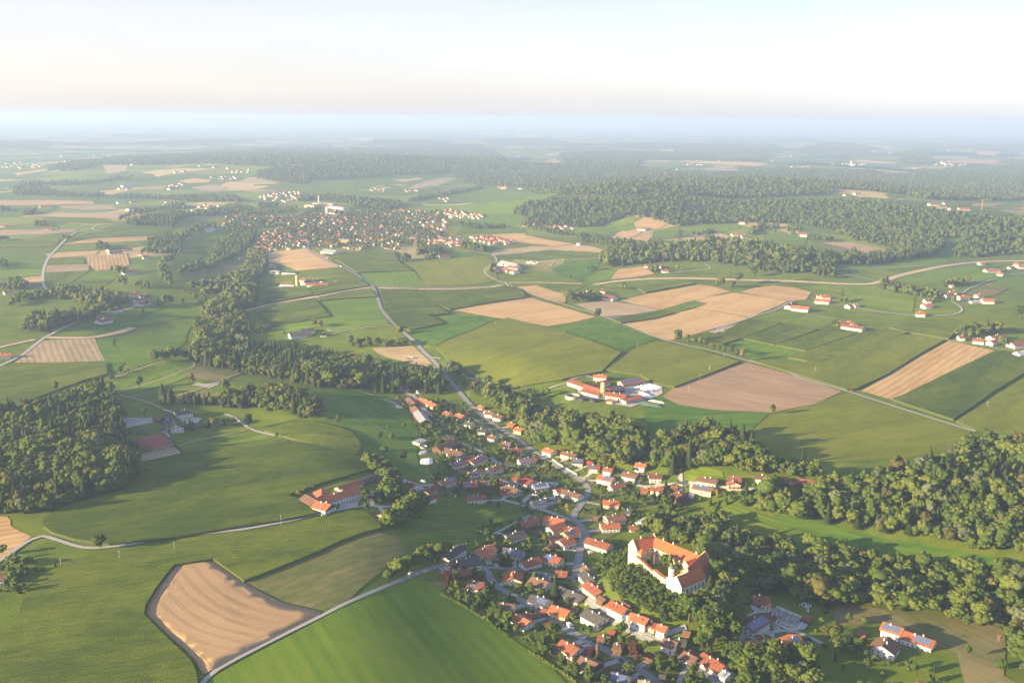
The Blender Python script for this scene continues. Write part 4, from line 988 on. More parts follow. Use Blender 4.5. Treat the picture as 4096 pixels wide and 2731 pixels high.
many('G', [
 (1118,55,1252,18,14,'R','b','d','long dull red roofed farm barn by the meadow path', dict(eave=4.5)),
 (1222,10,1302,5,10,'O','w','','orange wing joined to the long farm barn by the meadow path'),
 (1360,-8,1550,28,14,'O','w','b','orange roofed farmhouse of the farm between meadow and main road'),
 (1395,100,1535,50,11,'R','w','n','red roofed cowshed below the orange farmhouse'),
 (990,168,1160,128,13,'G','w','b','grey brown chalet with a white gable beside the meadow'),
 (1538,152,1668,98,11,'O','y','s','yellow house with a bright orange roof beside the main road'),
 (1535,108,1615,92,9,'O','y','','small orange roofed annexe of the yellow house'),
 (1498,228,1618,188,12,'O','w','b','white house with a half lit orange roof, directly below the yellow house'),
 (1762,192,1985,262,13,'R','w','','long white inn with a wide red roof right of the main road'),
 (1385,205,1490,168,9,'B','b','n','brown shed with a red lower roof in the horse paddock', SH),
 (1378,290,1455,250,7,'B','b','n','long narrow brown shed between paddock and white house', SH),
 (1290,148,1340,150,5,'B','b','n','lone brown hut in the middle of the paddock', SH),
 (400,330,580,268,12,'G','w','','dark roofed house with a half sunlit gable at the village edge by the tree row'),
 (535,372,740,378,17,'G','w','','big slate grey roofed house with cream walls on the curved village edge'),
 (440,445,530,432,7,'B','b','n','flat brown carport at the bend beside the slate grey house', dict(name='carport', cat='carport', eave=2.6, pitch=6)),
 (705,308,870,268,13,'O','w','','orange cross gabled house behind the village edge bend'),
 (800,352,880,350,9,'O','w','n','orange roofed double garage in front of the cross gabled house', GA),
 (868,378,935,385,7,'B','b','n','brown carport right of the orange double garage', GA),
 (968,282,1165,330,12,'B','w','s9','house with a long checkered solar roof near the paddock'),
 (1140,425,1310,382,11,'R','w','','white house with a dull red roof and crossed ridges in the village middle'),
 (1360,345,1520,392,13,'O','w','s','orange roofed house with a silver solar patch near the main road'),
 (1460,502,1580,518,13,'R','b','n','wide hipped red brown garage by the road fork', dict(name='garage', cat='garage', eave=2.6)),
 (395,482,655,492,12,'R','b','','long low red brown house beside the lawn at the village edge'),
 (460,540,560,500,9,'R','b','n','rear wing of the long low red brown house'),
 (640,585,795,625,13,'R','w','s','white house with solar panels behind copper red trees'),
 (1064,492,1062,578,15,'O','c','','cream new house with large orange roof and gable windows in open gravel', dict(eave=4.6)),
 (1240,558,1400,618,14,'B','w','','brown roofed house with several small dormers beside the new house'),
 (1340,548,1392,550,6,'G','w','s9','small shed with a solid blue solar roof behind the brown dormered house', SH),
 (1232,728,1415,788,13,'G','w','s','white house with half solar half tile roof by the lower street'),
 (1580,692,1728,712,13,'G','c','','dark grey roofed house with pale gable between the two streets'),
 (1500,650,1590,700,8,'G','b','n','dark grey outbuilding behind the pale gabled grey house', SH),
 (1740,455,1792,508,9,'B','w','','narrow brown roofed house at the castle foot by the white van'),
 (1745,520,1860,552,13,'G','w','','dark roofed house with a broad white gable at the castle foot'),
 (1765,622,1905,652,12,'R','c','b','red roofed house below the white gabled house at the castle foot'),
 (1872,740,1945,775,7,'B','b','n','small brown garage below the red roofed castle foot house', GA),
 (905,792,1085,832,12,'B','w','','white bungalow with a brown roof and lit chimney by the lower street'),
 (1085,908,1225,985,12,'O','w','','orange roofed white house between the meadow hedge and lower street'),
 (1150,895,1250,915,8,'R','w','','red rear wing by the lower street, left of a parked row of cars'),
 (1340,858,1405,880,8,'R','b','n','low red garage between the solar house and the yellow house', GA),
 (1425,828,1600,885,13,'O','y','','pale yellow house with a half shaded orange roof on the lower street'),
 (1755,862,1935,945,15,'G','w','b','large dark grey chalet between the two lower streets'),
 (1985,785,2145,868,12,'O','w','','long orange roofed house with green shutters under the castle slope'),
 (2060,765,2175,850,7,'B','b','n','brown rear roof behind the long shuttered house', SH),
 (2190,895,2345,965,11,'O','w','','white house with a bright orange roof under the castle slope'),
 (1622,848,1668,852,6,'R','w','n','tiny white shed in the garden between the streets', SH),
 (1350,1010,1435,985,8,'R','b','n','small red brown garage with hedge, left of the lower street', GA),
 (1520,1152,1690,1240,14,'R','w','b','red roofed house with a small blue pool on its lawn'),
 (1408,1240,1475,1238,7,'G','b','n','dark garden shed near the round pool', SH),
 (1700,1308,1865,1382,16,'B','w','bg','big brown and grey roofed chalet near the bottom of the lower street'),
 (1748,1222,1822,1248,9,'M','b','n','plain maroon garage beside the lower street', GA),
 (1982,1452,2160,1505,13,'G','w','s9','white house with a dark checkered solar roof at the bottom edge'),
 (2008,1408,2118,1442,7,'G','b','n','dark flat garage behind the checkered solar house', GA),
 (1868,1105,1980,1130,9,'R','w','s','small red cottage with a solar square between the streets'),
 (2000,1185,2105,1205,10,'B','b','h','brown hipped garden house between the streets'),
 (1985,1062,2030,1078,5,'M','b','n','tiny maroon hut between the streets', SH),
 (2235,1535,2350,1545,11,'T','w','','pale roofed house cut by the bottom edge beside the lower street'),
 (2325,1272,2360,1290,6,'R','b','n','small red shed in the vegetable garden', SH),
])
many('H', [
 (925,968,1012,1012,8,'R','p','','small brown roofed annexe joined to the orange garage house'),
 (1015,988,1112,1042,10,'O','w','','low orange roofed building at the end of the castle foot row'),
 (715,870,775,905,7,'O','w','n','orange garage between the long shuttered and the white house', GA),
 (1070,1112,1210,1190,12,'B','w','','white house with a faded brown roof right of the upper lower street'),
 (1165,1128,1290,1162,10,'G','b','','dark timber annexe behind the faded brown roofed white house'),
 (1255,1052,1325,1088,8,'B','b','n','small brown hut at the foot of the big trees', SH),
 (1262,1258,1395,1330,12,'B','w','','white bungalow with a dark brown roof on the upper street'),
 (1308,1242,1415,1292,8,'R','b','n','narrow red roofed shed behind the dark brown bungalow', SH),
 (1440,1272,1650,1402,14,'R','w','b','longest red roofed house at the bottom, beside the big trees'),
 (1625,1435,1700,1475,10,'X','w','s','pale patchy roofed extension at the end of the longest red house'),
 (905,1285,985,1310,6,'R','b','n','red garden shed beside a white boat', SH),
 (1030,1480,1090,1490,6,'G','b','n','flat dark shed on the lawn near the bottom', SH),
 (1828,668,2068,765,15,'R','c','d','long dull red roofed estate barn behind the castle trees', dict(eave=4.5, name='barn', cat='barn')),
 (1835,1022,2005,918,14,'B','w','s9','estate house with one deep blue solar roof slope by the cemetery'),
 (2052,912,2145,948,8,'R','w','','small white mortuary chapel with a red roof at the cemetery wall', dict(name='chapel', cat='chapel')),
 (1920,1125,1995,1112,7,'R','w','n','small red garage below the estate house', GA),
 (1760,1100,1830,1098,6,'X','g','n','shed with a pale corrugated roof beside the estate house', SH),
 (1960,960,2045,1000,6,'T','w','','cream porch wing in front of the estate house'),
])
many('I', [
 (75,1168,220,1102,14,'O','p','bs','orange roofed chalet with a large lit balcony gable near the cemetery'),
 (1025,988,1225,1048,13,'O','w','s9','upper half of the long solar farmhouse, joined at a step in the roof', dict(eave=6.5)),
 (1210,1068,1525,1160,13,'O','w','s','lower half of the long solar farmhouse with a white panel grid', dict(eave=5)),
 (1015,1215,1085,1128,17,'B','w','','white three window gabled farmhouse in front of the long solar farmhouse', dict(eave=6)),
 (775,1062,865,1080,8,'R','b','n','red barn shed standing alone in the orchard meadow', SH),
 (285,960,345,912,7,'R','b','n','open red roofed shelter at the cemetery corner', SH),
 (1360,1560,1420,1552,7,'R','b','n','red roof cut by the bottom edge of the orchard', SH),
])
many('B', [
 (880,1262,1242,1168,14,'R','w','','long two storey white farmhouse with a red roof of the lone farm', dict(eave=6)),
 (908,1180,905,1245,14,'O','b','n','orange cross barn rising behind the long farmhouse', dict(eave=6)),
 (755,1232,868,1292,12,'B','b','n','dark brown barn wing at the field end of the lone farm', dict(eave=5)),
 (858,1292,1000,1332,15,'O','w','g','orange roofed house with a brown boarded gable at the front of the lone farm'),
 (1052,1155,1275,1098,10,'R','c','n','low red stable behind the lone farm', dict(eave=3.5)),
 (1265,1088,1405,1055,10,'G','b','n','grey roofed shed continuing the low red stable', dict(eave=3.5, name='shed', cat='shed')),
 (1312,1238,1420,1205,7,'X','b','n','long lean metal shed on the lawn of the lone farm', SH),
 (1465,1405,1600,1378,13,'B','s','','stone house with a pale brown roof hidden by trees below the lane'),
])
many('A', [
 (1540,692,1672,838,14,'G','w','','long dark grey stable of the riding farm', dict(eave=4.5)),
 (1640,690,1800,668,13,'G','w','b','dark roofed white farmhouse of the riding farm'),
 (1318,955,1508,915,40,'M','s','','riding hall with a huge maroon roof and tan far slope', dict(eave=5, pitch=15, name='riding_hall', cat='hall', chim=0)),
 (1508,838,1575,848,9,'G','w','n','flat dark garage beside the long stable', GA),
 (1455,735,1525,758,9,'B','b','n','brown hay shed beside the sand paddock', SH),
 (1795,812,1925,795,9,'G','b','n','long dark shed behind the conifers of the riding farm', SH),
 (-60,150,110,140,13,'O','w','','orange roofed farmhouse at the left edge beside the country lane'),
])
many('F', [(-60,545,52,530,12,'B','w','','white house with a dark brown roof at the left edge in a tree garden')])
# the biogas farm above the village
many('D', [
 (190,150,355,208,12,'R','w','n','long red cowshed reaching out to the left of the silo farm'),
 (408,108,538,118,11,'O','w','','orange roofed house at the back of the silo farm'),
 (362,205,540,152,12,'R','w','','red roofed house between cowshed and barn of the silo farm'),
 (330,200,530,262,12,'O','b','n','wide orange barn roof behind the tower silo', dict(eave=6)),
 (312,240,480,285,11,'R','w','n','lower red lean building in front of the wide orange barn', dict(eave=3.5)),
 (545,240,665,205,17,'R','b','sn','square barn with a blue solar slope right of the silo', dict(eave=5)),
 (655,172,858,140,14,'O','s','s9n','separate barn with a long blue solar roof at the corn field', dict(eave=5)),
 (535,270,725,302,14,'R','w','d','red roofed milking barn with white front beside the silo', dict(eave=5)),
 (535,335,600,342,9,'O','w','','little square orange roofed house at the farm entrance', dict(eave=3.5)),
 (678,348,862,302,13,'O','g','n','open orange lean roof shelter of the silo farm', dict(eave=4.5, pitch=7, name='shelter', cat='shelter')),
])
# paved drives from the houses to the nearest street
RPT = np.array([(a[0], a[1]) for a in ROADPTS])
for hx_, hy_, lab in list(HOUSES):
    dd = np.hypot(RPT[:, 0] - hx_, RPT[:, 1] - hy_); k = int(np.argmin(dd)); d = float(dd[k])
    if not 9 < d < 34 or 'barn' in lab: continue
    ux, uy = (RPT[k, 0] - hx_) / d, (RPT[k, 1] - hy_) / d; wd_ = R.uniform(1.7, 2.8); n = 5; V_ = []
    for i in range(n + 1):
        q = 4 + (d - 4) * i / n
        for s_ in (-1, 1):
            x, y = hx_ + ux * q - uy * s_ * wd_, hy_ + uy * q + ux * s_ * wd_; V_.append((x, y, tz(x, y) + .46 + math.hypot(x, y) * .00028))
    o = obj('driveway_pavement', mesh('driveway_pavement', V_, [(2 * i, 2 * i + 1, 2 * i + 3, 2 * i + 2) for i in range(n)], [R.choice(('lane', 'concrete', 'gravel_yard'))])); tag(o, kind='structure')
    for q in range(6, int(d), 4): FOOT.append((hx_ + ux * q, hy_ + uy * q, 2.6))
# farms and hamlets in the middle distance
FARM = [
 ('K', [(565,812,705,800,12,'R','long red barn of the farm with a pale silo beyond the corn'), (605,835,655,818,16,'O','orange cross barn of the pale silo farm'), (640,815,775,806,14,'G','dark roofed farmhouse of the pale silo farm'), (640,850,810,838,13,'O','white walled orange barn at the front of the pale silo farm'), (442,845,552,838,12,'B','low brown shed left of the pale silo'),
        (850,832,880,830,8,'O','tiny white cottage right of the pale silo farm'), (450,752,562,748,13,'G','long dark roofed shed under the striped stubble field'), (345,705,395,703,12,'O','orange farmhouse beside the river trees under the striped stubble'), (360,748,430,748,12,'X','white workshop beside the long dark shed'), (108,648,145,645,10,'O','small white house alone in the river meadow'),
        (500,1238,645,1215,20,'G','big dark barn of the farm above the spruce belt'), (600,1205,705,1192,14,'G','rear grey wing of the farm above the spruce belt'), (740,1240,800,1235,9,'G','small grey shed beside trees above the spruce belt'),
        (2172,668,2300,700,26,'X','large silver greenhouse hall of the nursery farm'), (2185,722,2290,745,18,'O','bright orange barn of the nursery farm'), (2225,708,2310,718,16,'R','dull red house behind the nursery barn'), (2085,725,2140,735,14,'B','brown stable at the lane left of the nursery farm'), (1675,625,1755,620,24,'M','low maroon barn between dark spruces beneath the town'),
        (780,578,880,590,30,'X','white roofed supermarket at the town entrance')]),
 ('L', [(812,935,905,945,22,'R','red and blue roofed barn behind round oaks in the straw fields'), (680,905,720,902,12,'O','orange shed behind the oaks in the straw fields'), (780,895,830,898,12,'R','dull red house behind the oaks in the straw fields'), (1198,700,1270,702,14,'R','tall white farmhouse on the hill before the dark wood'), (1268,738,1320,735,14,'O','orange barn beside the tall white hill farmhouse'), (1125,705,1165,705,10,'O','small orange barn left of the tall white hill farmhouse'),
        (1080,408,1145,410,20,'O','bright orange farm between curved stubble rows'), (1155,415,1180,415,10,'G','dark shed beside the orange farm between stubble rows'), (610,532,655,525,14,'O','orange house alone at the stubble field corner'), (1872,362,1922,362,16,'O','orange farmhouse on the high clearing under the big wood'), (1815,458,1895,455,16,'O','orange farm by the lane below the high clearing'), (1890,472,1935,470,12,'R','red shed beside the farm by the lane'),
        (665,196,720,196,18,'G','white farmhouse in the long forest clearing'), (735,196,805,196,16,'R','red barn in the long forest clearing'), (10,92,60,92,24,'O','orange farm on the far green hill beside the town'), (145,98,180,98,18,'G','grey farm on the far green hill beside the town')]),
 ('M', [(728,938,775,938,12,'O','small orange house at the upper end of the straw field farm'), (755,942,830,940,14,'O','orange roofed house of the straw field farm'), (718,965,835,975,18,'O','long orange barn of the straw field farm'), (530,1018,670,1032,20,'O','big bright orange barn beside the straw field lane'), (500,1018,555,995,14,'R','dull red shed left of the big bright orange barn'), (965,1015,1000,1005,12,'R','dull red cottage on the lane right of the straw field farm'), (1012,1010,1050,1005,12,'O','orange cottage right of the dull red one on the lane'),
        (928,1162,1100,1188,15,'R','long red roofed farmhouse between the corn strips'), (940,1145,1020,1150,12,'O','orange house behind the long red farmhouse'), (875,1148,930,1145,10,'R','small red barn left of the long red farmhouse'), (1502,1070,1580,1072,15,'O','orange barn inside the looping lane'), (1558,1012,1620,1005,15,'O','orange roofed white house above the barn inside the loop'), (1570,970,1620,968,14,'B','brown roofed house among trees above the loop'),
        (1640,912,1700,905,14,'X','grey hall behind the trees above the loop'), (1765,905,1822,905,14,'R','red house at the loop hamlet'), (1720,930,1790,920,14,'R','dull red barn of the loop hamlet'), (1838,945,1918,942,16,'O','orange roofed chalet of the loop hamlet'), (2020,968,2112,968,18,'O','yellow walled farmhouse right of the loop hamlet'), (1975,935,2030,930,12,'O','orange shed above the yellow walled farmhouse'), (1930,985,2010,980,8,'X','row of low white garages below the loop hamlet'),
        (1715,832,1762,830,11,'O','orange cottage in the small copse above the loop hamlet'), (1772,860,1800,860,10,'O','tiny orange house beside the small copse'), (2045,735,2158,735,16,'O','orange farm on the ridge at the right'), (2140,762,2195,768,12,'O','white cottage below the orange ridge farm'), (2270,685,2320,690,14,'O','orange house at the far end of the ridge road'), (2300,705,2400,705,16,'O','white walled orange house at the right edge of the ridge'), (2230,718,2265,715,10,'R','red shed on the ridge'), (1995,682,2040,682,12,'O','orange house beside the earth trench'),
        (585,450,660,455,22,'M','maroon farm among poplars before the big wood'), (1605,218,1680,220,22,'R','dull red farm on the far clearing'), (1835,255,1920,258,22,'O','long orange barn on the far clearing by a crane'), (1765,258,1800,256,14,'R','red shed on the far clearing'), (1720,215,1745,215,12,'R','small house right of the dull red far farm'), (420,580,460,578,12,'R','red cottage hidden in the middle wood'),
        (1835,1258,1885,1258,12,'R','red cottage at the left end of the right hand hamlet'), (1950,1275,2045,1285,15,'R','white house with a dull red roof in the right hand hamlet'), (2082,1260,2195,1245,15,'R','large red barn in the right hand hamlet'), (2078,1298,2160,1275,13,'O','orange roofed house before the large red barn'), (2245,1310,2345,1302,18,'R','grey gabled barn at the right edge hamlet'), (2290,1385,2400,1375,14,'X','low solar roofed shed at the right edge'), (1020,140,1065,138,18,'O','orange farm in the upper forest clearing'), (940,152,975,150,14,'O','little white farm in the upper forest clearing')]),
 ('J', [(868,1295,940,1290,13,'R','white farmhouse of the riverside hamlet at the left'), (940,1310,1005,1305,13,'R','red barn of the riverside hamlet'), (905,1332,1000,1322,12,'B','long brown roofed barn of the riverside hamlet'), (920,1360,1000,1345,12,'R','lowest red roofed shed of the riverside hamlet'), (735,1400,815,1388,14,'R','red roofed barn between hamlet and tree belt'), (650,1475,735,1458,16,'R','white farmhouse by the lane in the left tree belt'), (720,1000,810,992,18,'B','brown roofed farm over the tan stripe fields'), (725,1018,820,1012,14,'R','white fronted barn over the tan stripe fields'), (830,995,885,992,14,'R','red house right of the brown roofed farm'), (820,1145,915,1138,18,'R','long white farm between orchard and stubble'), (925,1025,960,1025,12,'O','little orange house in the river trees at the left'), (955,1048,1000,1045,12,'R','red house in the river trees at the left'), (1080,1005,1110,1002,10,'R','cottage at the river wood corner'),
        (855,728,930,720,22,'M','maroon farm on the left ridge'), (265,708,345,706,22,'O','white farm over the long tan stripe at the left'), (785,682,840,680,20,'X','white sheds on the far left plain'), (870,680,930,678,20,'R','red barn on the far left plain'), (300,858,345,856,16,'O','orange farm on the left slope'), (815,572,930,562,26,'X','group farm with bright white sheds far left'), (0,835,40,832,18,'O','farm cut by the left edge'), (20,1280,80,1275,14,'R','house at the left edge above the tree belt'), (1970,432,2030,432,24,'O','orange farm on the pale far ridge'), (1130,590,1200,585,24,'R','farm right of the small stubble patch far left'), (1285,735,1380,732,26,'X','bright white hall in the suburb at the left'), (1390,862,1430,850,22,'X','white villa at the river edge of the town')]),
]
for t, rows in FARM:
    for x1, y1, x2, y2, w_, rf, lab in rows:
        far = math.hypot(*proj(t, x1, y1)) > 3300
        H(t, x1, y1, x2, y2, w_, rf, 'w' if 'brown' not in lab else R.choice('wc'), lab, 'n' if far or w_ > 17 else '', group='farm buildings in the countryside', name='farmhouse' if 'house' in lab or 'cottage' in lab else 'barn', cat='farm building', eave=5 if w_ > 11 else 3.5)

# ------------------------------------------------------------------ the castle
CASTPOLY = []
def castle():
    c0 = proj('Z', 900, 800, 0); cz = tz(*c0)
    t = thing('castle', 'hilltop castle with red roofed wings around a leafy courtyard and a white chapel tower', 'castle', (c0[0], c0[1], cz))
    def P(x, y, h):                          # point seen at Z pixel, h above the courtyard level, local
        d = ray('Z', x, y); k = (cz + h - CAMH) / d[2]; return Vector((d[0] * k - c0[0], d[1] * k - c0[1], h))
    def wing(nm, a, b, w_, eave, rg, mats=('castle_plaster', 'roof_castle'), flip=0, ext=(0, 0), stepped=()):
        a = a.copy(); b = b.copy(); a.z = b.z = 0; d = (b - a).normalized(); a -= d * ext[0]; b += d * ext[1]
        L = (b - a).length; n = Vector((-d.y, d.x, 0)); hy = w_ / 2
        m = MB()
        def q(x, y, z): p = a + d * x + n * y; return (p.x, p.y, z)
        vs = []
        for x in (0, L): vs += [q(x, -hy, -9), q(x, hy, -9), q(x, hy, eave), q(x, 0, rg), q(x, -hy, eave)]
        m.add(vs, [(4, 3, 2, 1, 0), (5, 6, 7, 8, 9), (0, 5, 9, 4), (6, 1, 2, 7), (1, 6, 5, 0)])
        wl = obj('wall', m.mesh('wall', [mats[0]]), t)
        r = MB(); ov = .5; sl = (rg - eave) / hy; th = .3
        vs = []
        for x in (.35 if 0 in stepped else -.3, L - .35 if 1 in stepped else L + .3):
            vs += [q(x, -hy - ov, eave - ov * sl + .02), q(x, 0, rg + .02), q(x, hy + ov, eave - ov * sl + .02), q(x, hy + ov, eave - ov * sl + th), q(x, 0, rg + th), q(x, -hy - ov, eave - ov * sl + th)]
        r.add(vs, [(0, 1, 4, 5), (1, 2, 3, 4), (11, 10, 7, 6), (10, 9, 8, 7), (5, 4, 10, 11), (4, 3, 9, 10), (0, 5, 11, 6), (2, 8, 9, 3), (0, 6, 7, 1), (1, 7, 8, 2)])
        rf = obj('roof', r.mesh('roof', [mats[1]]), t)
        for e in stepped:                    # raised coped gable
            g = MB(); x0 = -.25 if e == 0 else L - .35; x1 = x0 + .6
            for s in (-1, 1):
                k0 = [(s * (hy + .2), eave - .6), (0, rg + .1), (0, rg + .9), (s * (hy + .2), eave + .4)]
                vv = [q(x, y, z) for x in (x0, x1) for y, z in k0]
                g.add(vv, [(0, 1, 2, 3), (7, 6, 5, 4), (0, 3, 7, 4), (2, 1, 5, 6), (3, 2, 6, 7), (0, 4, 5, 1)])
            obj('gable', g.mesh('gable', [mats[0]]), t)
        return a, d, n, L, rf
    def wins(a, d, n, L, off, side, zs, step, sz=(1.3, 1.7), s0=2.0, s1=2.0):
        rz = math.atan2(n.y * side, n.x * side)
        k = max(1, int((L - s0 - s1) / step))
        for z in zs:
            for i in range(k + 1):
                p = a + d * (s0 + (L - s0 - s1) * i / k) + n * side * off
                obj('window', winmesh(*sz), t, (p.x, p.y, z), rz)
    eA, rA = 9.0, 15.5
    # north-west wing, with coped gable at its left end
    A1 = P(385, 235, rA); A2 = P(790, 145, rA)
    a, d, n, L, rf = wing('w', A1, A2, 12.5, eA, rA, ext=(0, .5), stepped=(0, 1))
    side = 1 if (n.y < 0) else -1
    wins(a, d, n, L, 6.27, side, (2.5, 6.5), 4.5)
    pe = a; rzg = math.atan2(-d.y, -d.x)
    for z in (3.0, 7.0):
        for y in (-3, 0, 3): q = a + n * y - d * .28; obj('window', winmesh(1.0, 1.3), t, (q.x, q.y, z), rzg)
    for fr in (.35, .95): q = a + d * L * fr; obj('chimney', CHIM, rf, (q.x, q.y, rA + 1))
    # long wing
    B1 = P(810, 185, rA - 1); B2 = P(1650, 525, rA - 1)
    a, d, n, L, rf = wing('w', B1, B2, 12.5, 8.6, rA - 1, ext=(0, 3))
    side = 1 if n.y < 0 else -1
    wins(a, d, n, L, 6.27, side, (2.6, 6.2), 4.2, s0=3, s1=9)
    wins(a, d, n, L, 6.27, -side, (2.6, 6.2), 5)
    for fr in (.17, .38, .86): q = a + d * L * fr; obj('chimney', CHIM, rf, (q.x, q.y, rA + .3))
    # steep east wing
    C1 = P(1740, 450, 18); C2 = P(1470, 700, 18)
    a, d, n, L, rf = wing('w', C1, C2, 15, 9.0, 18.0, ext=(0, 6), stepped=(0,))
    C = (a, d, n, L)
    # chapel nave, gable to the lower left
    N1 = P(1200, 925, 17.5); N2 = P(1545, 785, 17.5)
    dd = N2 - N1
    a, d, n, L, rf = wing('w', N1, N2, 11.5, 10.5, 17.5, ('castle_white', 'roof_castle'), ext=(0, 7), stepped=(0,))
    side = 1 if n.y < 0 else -1
    wins(a, d, n, L, 5.78, side, (6.0,), 4.4, (1.3, 4.2), 3, 3)
    rzg = math.atan2(-d.y, -d.x)
    for y in (-2.4, 2.4): q = a + n * y - d * .02; obj('window', winmesh(1.0, 2.6), t, (q.x, q.y, 8.5), rzg)
    nave_corner = a - n * side * 5.75
    # small link roof between nave and courtyard
    K1 = P(1300, 850, 11); K2 = P(1470, 770, 11)
    wing('w', K1, K2, 8, 7.5, 11.0)
    K1 = P(1380, 640, 12.5); K2 = P(1600, 560, 12.5)
    wing('w', K1, K2, 10, 8.5, 12.5)
    # courtyard stair house
    S = P(560, 470, 7.5); m = MB(); m.box(-3, 3, -3, 3, -3, 7, 0); obj('wall', m.mesh('wall', ['castle_plaster']), t, (S.x, S.y, 0), .4)
    m = MB(); m.add([(-3.4, -3.4, 7), (3.4, -3.4, 7), (3.4, 3.4, 7), (-3.4, 3.4, 7), (0, 0, 11.5)], [(0, 1, 4), (1, 2, 4), (2, 3, 4), (3, 0, 4), (3, 2, 1, 0)])
    obj('roof', m.mesh('roof', ['roof_castle']), t, (S.x, S.y, 0), .4)
    # tower
    tp = P(1118, 700, 24); tx, ty = tp.x, tp.y; rz = math.atan2(dd.y, dd.x)
    tw = thing('tower', None, None, (tx, ty, 0), rz); tw.parent = t
    m = MB(); m.box(-2.5, 2.5, -2.5, 2.5, -9, 13, 0); m.box(-2.7, 2.7, -2.7, 2.7, 13, 13.5, 0); m.lathe([(2.3, 13.5), (2.2, 21.4)], 8); m.lathe([(2.5, 21.4), (2.5, 21.7)], 8)
    obj('wall', m.mesh('wall', ['castle_white']), tw)
    m = MB(); m.lathe([(2.3, 21.71), (2.2, 22.4), (1.6, 23.2), (.8, 23.7), (.6, 24.1), (.7, 24.5), (.4, 25.0), (.1, 25.4), (.06, 26.6)], 16); obj('dome', m.mesh('dome', ['copper_green'], True), tw)
    for k in range(4):
        an = k * math.pi / 2; obj('window', winmesh(.9, 2.2), tw, (2.12 * math.cos(an), 2.12 * math.sin(an), 18), an)
    # west curtain wall with buttresses, and raised section
    top = [P(440, 520, 5.5), P(600, 665, 5.5), P(780, 830, 5.5)]
    top2 = [P(790, 765, 9.0), P(930, 905, 8.0), P(1060, 985, 8.0)]
    def curtain(pts, h, th):
        m = MB()
        for p, q in zip(pts, pts[1:]):
            d = Vector((q.x - p.x, q.y - p.y, 0)).normalized(); n = Vector((-d.y, d.x, 0)) * th / 2
            e = d * .0
            vs = [(p - n), (q - n), (q + n), (p + n)]
            m.add([(v.x, v.y, -12) for v in vs] + [(v.x, v.y, h) for v in vs], [(0, 3, 2, 1), (4, 5, 6, 7), (0, 1, 5, 4), (1, 2, 6, 5), (2, 3, 7, 6), (3, 0, 4, 7)], 0)
            n2 = n * 1.25
            vs = [(p - n2), (q - n2), (q + n2), (p + n2)]
            m.add([(v.x, v.y, h + .01) for v in vs] + [(v.x, v.y, h + .45) for v in vs], [(0, 3, 2, 1), (4, 5, 6, 7), (0, 1, 5, 4), (1, 2, 6, 5), (2, 3, 7, 6), (3, 0, 4, 7)], 1)
            out = n.normalized() * (1 if (n.x < 0) else -1); k = int((q - p).length / 7)
            for i in range(k + 1):
                c = p + d * ((q - p).length * (i + .5) / (k + 1)) + out * (th / 2 + .45)
                for hh, w2 in ((h - 2.5, .45),):
                    x, y = c.x, c.y
                    cs = [c - d * .6 - out * .45, c + d * .6 - out * .45, c + d * .6 + out * w2, c - d * .6 + out * w2]
                    m.add([(v.x, v.y, -12) for v in cs] + [(cs[0].x, cs[0].y, hh + 1.2), (cs[1].x, cs[1].y, hh + 1.2), (cs[2].x, cs[2].y, hh), (cs[3].x, cs[3].y, hh)],
                          [(0, 3, 2, 1), (4, 5, 6, 7), (0, 1, 5, 4), (1, 2, 6, 5), (2, 3, 7, 6), (3, 0, 4, 7)], 0)
        obj('curtain_wall', m.mesh('curtain_wall', ['castle_plaster', 'roof_castle']), t)
    curtain(top, 5.5, 1.6); curtain(top2, 8.2, 2.6)
    G = P(780, 790, 7)
    CASTPOLY.extend([(c0[0] + q.x, c0[1] + q.y) for q in (P(*a) for a in [(290,500,2), (600,700,2), (800,880,2), (1080,1130,0), (1290,1345,-2), (1560,1180,0), (1800,900,4), (1900,700,8), (1750,430,15), (810,140,14), (385,190,14), (290,330,8)])])
    g = MB(); g.lathe([(2.2, 2.2), (.1, 3.2)], 8); 
    u = P(925, 880, 2.5); um = obj('parasol', g.mesh('parasol', ['pool_blue']), None, (c0[0] + u.x, c0[1] + u.y, cz)); 
    tag(um, 'blue parasol in the castle courtyard beside the wall', 'parasol')
    pm = MB(); pm.lathe([(.05, 0), (.05, 2.25)], 6); obj('pole', pm.mesh('pole', ['metal_pole']), um)
    return c0, cz, P
CAST = castle()

# ------------------------------------------------------------------ single structures
def single(name, label, cat, t, x, y, builder, mats, h=0, rz=0, smooth=False, group=None, partname=None):
    p = proj(t, x, y, h); b = MB(); builder(b)
    o = obj(name, b.mesh(name, mats, smooth), None, (p[0], p[1], tz(*p)), rz); tag(o, label, cat, group)
    FOOT.append((p[0], p[1], 6)); return o
s_ = thing('silo', 'tan tower silo of the farm above the village wood', 'silo', (*proj('D', 498, 322), tz(*proj('D', 498, 322))))
b = MB(); b.lathe([(3.4, -1), (3.4, 18.6)], 20); b.lathe([(3.5, 6), (3.5, 6.3)], 20); b.lathe([(3.5, 12), (3.5, 12.3)], 20); obj('body', b.mesh('body', ['silo_tan'], False), s_)
b = MB(); b.lathe([(3.6, 18.61), (3.3, 19.3), (1.5, 20.2), (.2, 20.5)], 20); obj('dome', b.mesh('dome', ['silo_tan'], True), s_)
b = MB()
for k in range(36): b.box(3.42, 3.7, -.35, .35, .5 + k * .5, .56 + k * .5)
b.box(3.42, 3.8, -.42, -.36, 0, 19); b.box(3.42, 3.8, .36, .42, 0, 19); obj('ladder', b.mesh('ladder', ['metal_pole']), s_, rz=-1.2)
p = proj('K', 568, 868); s_ = thing('silo', 'pale tower silo of the farm beyond the corn', 'silo', (*p, tz(*p)))
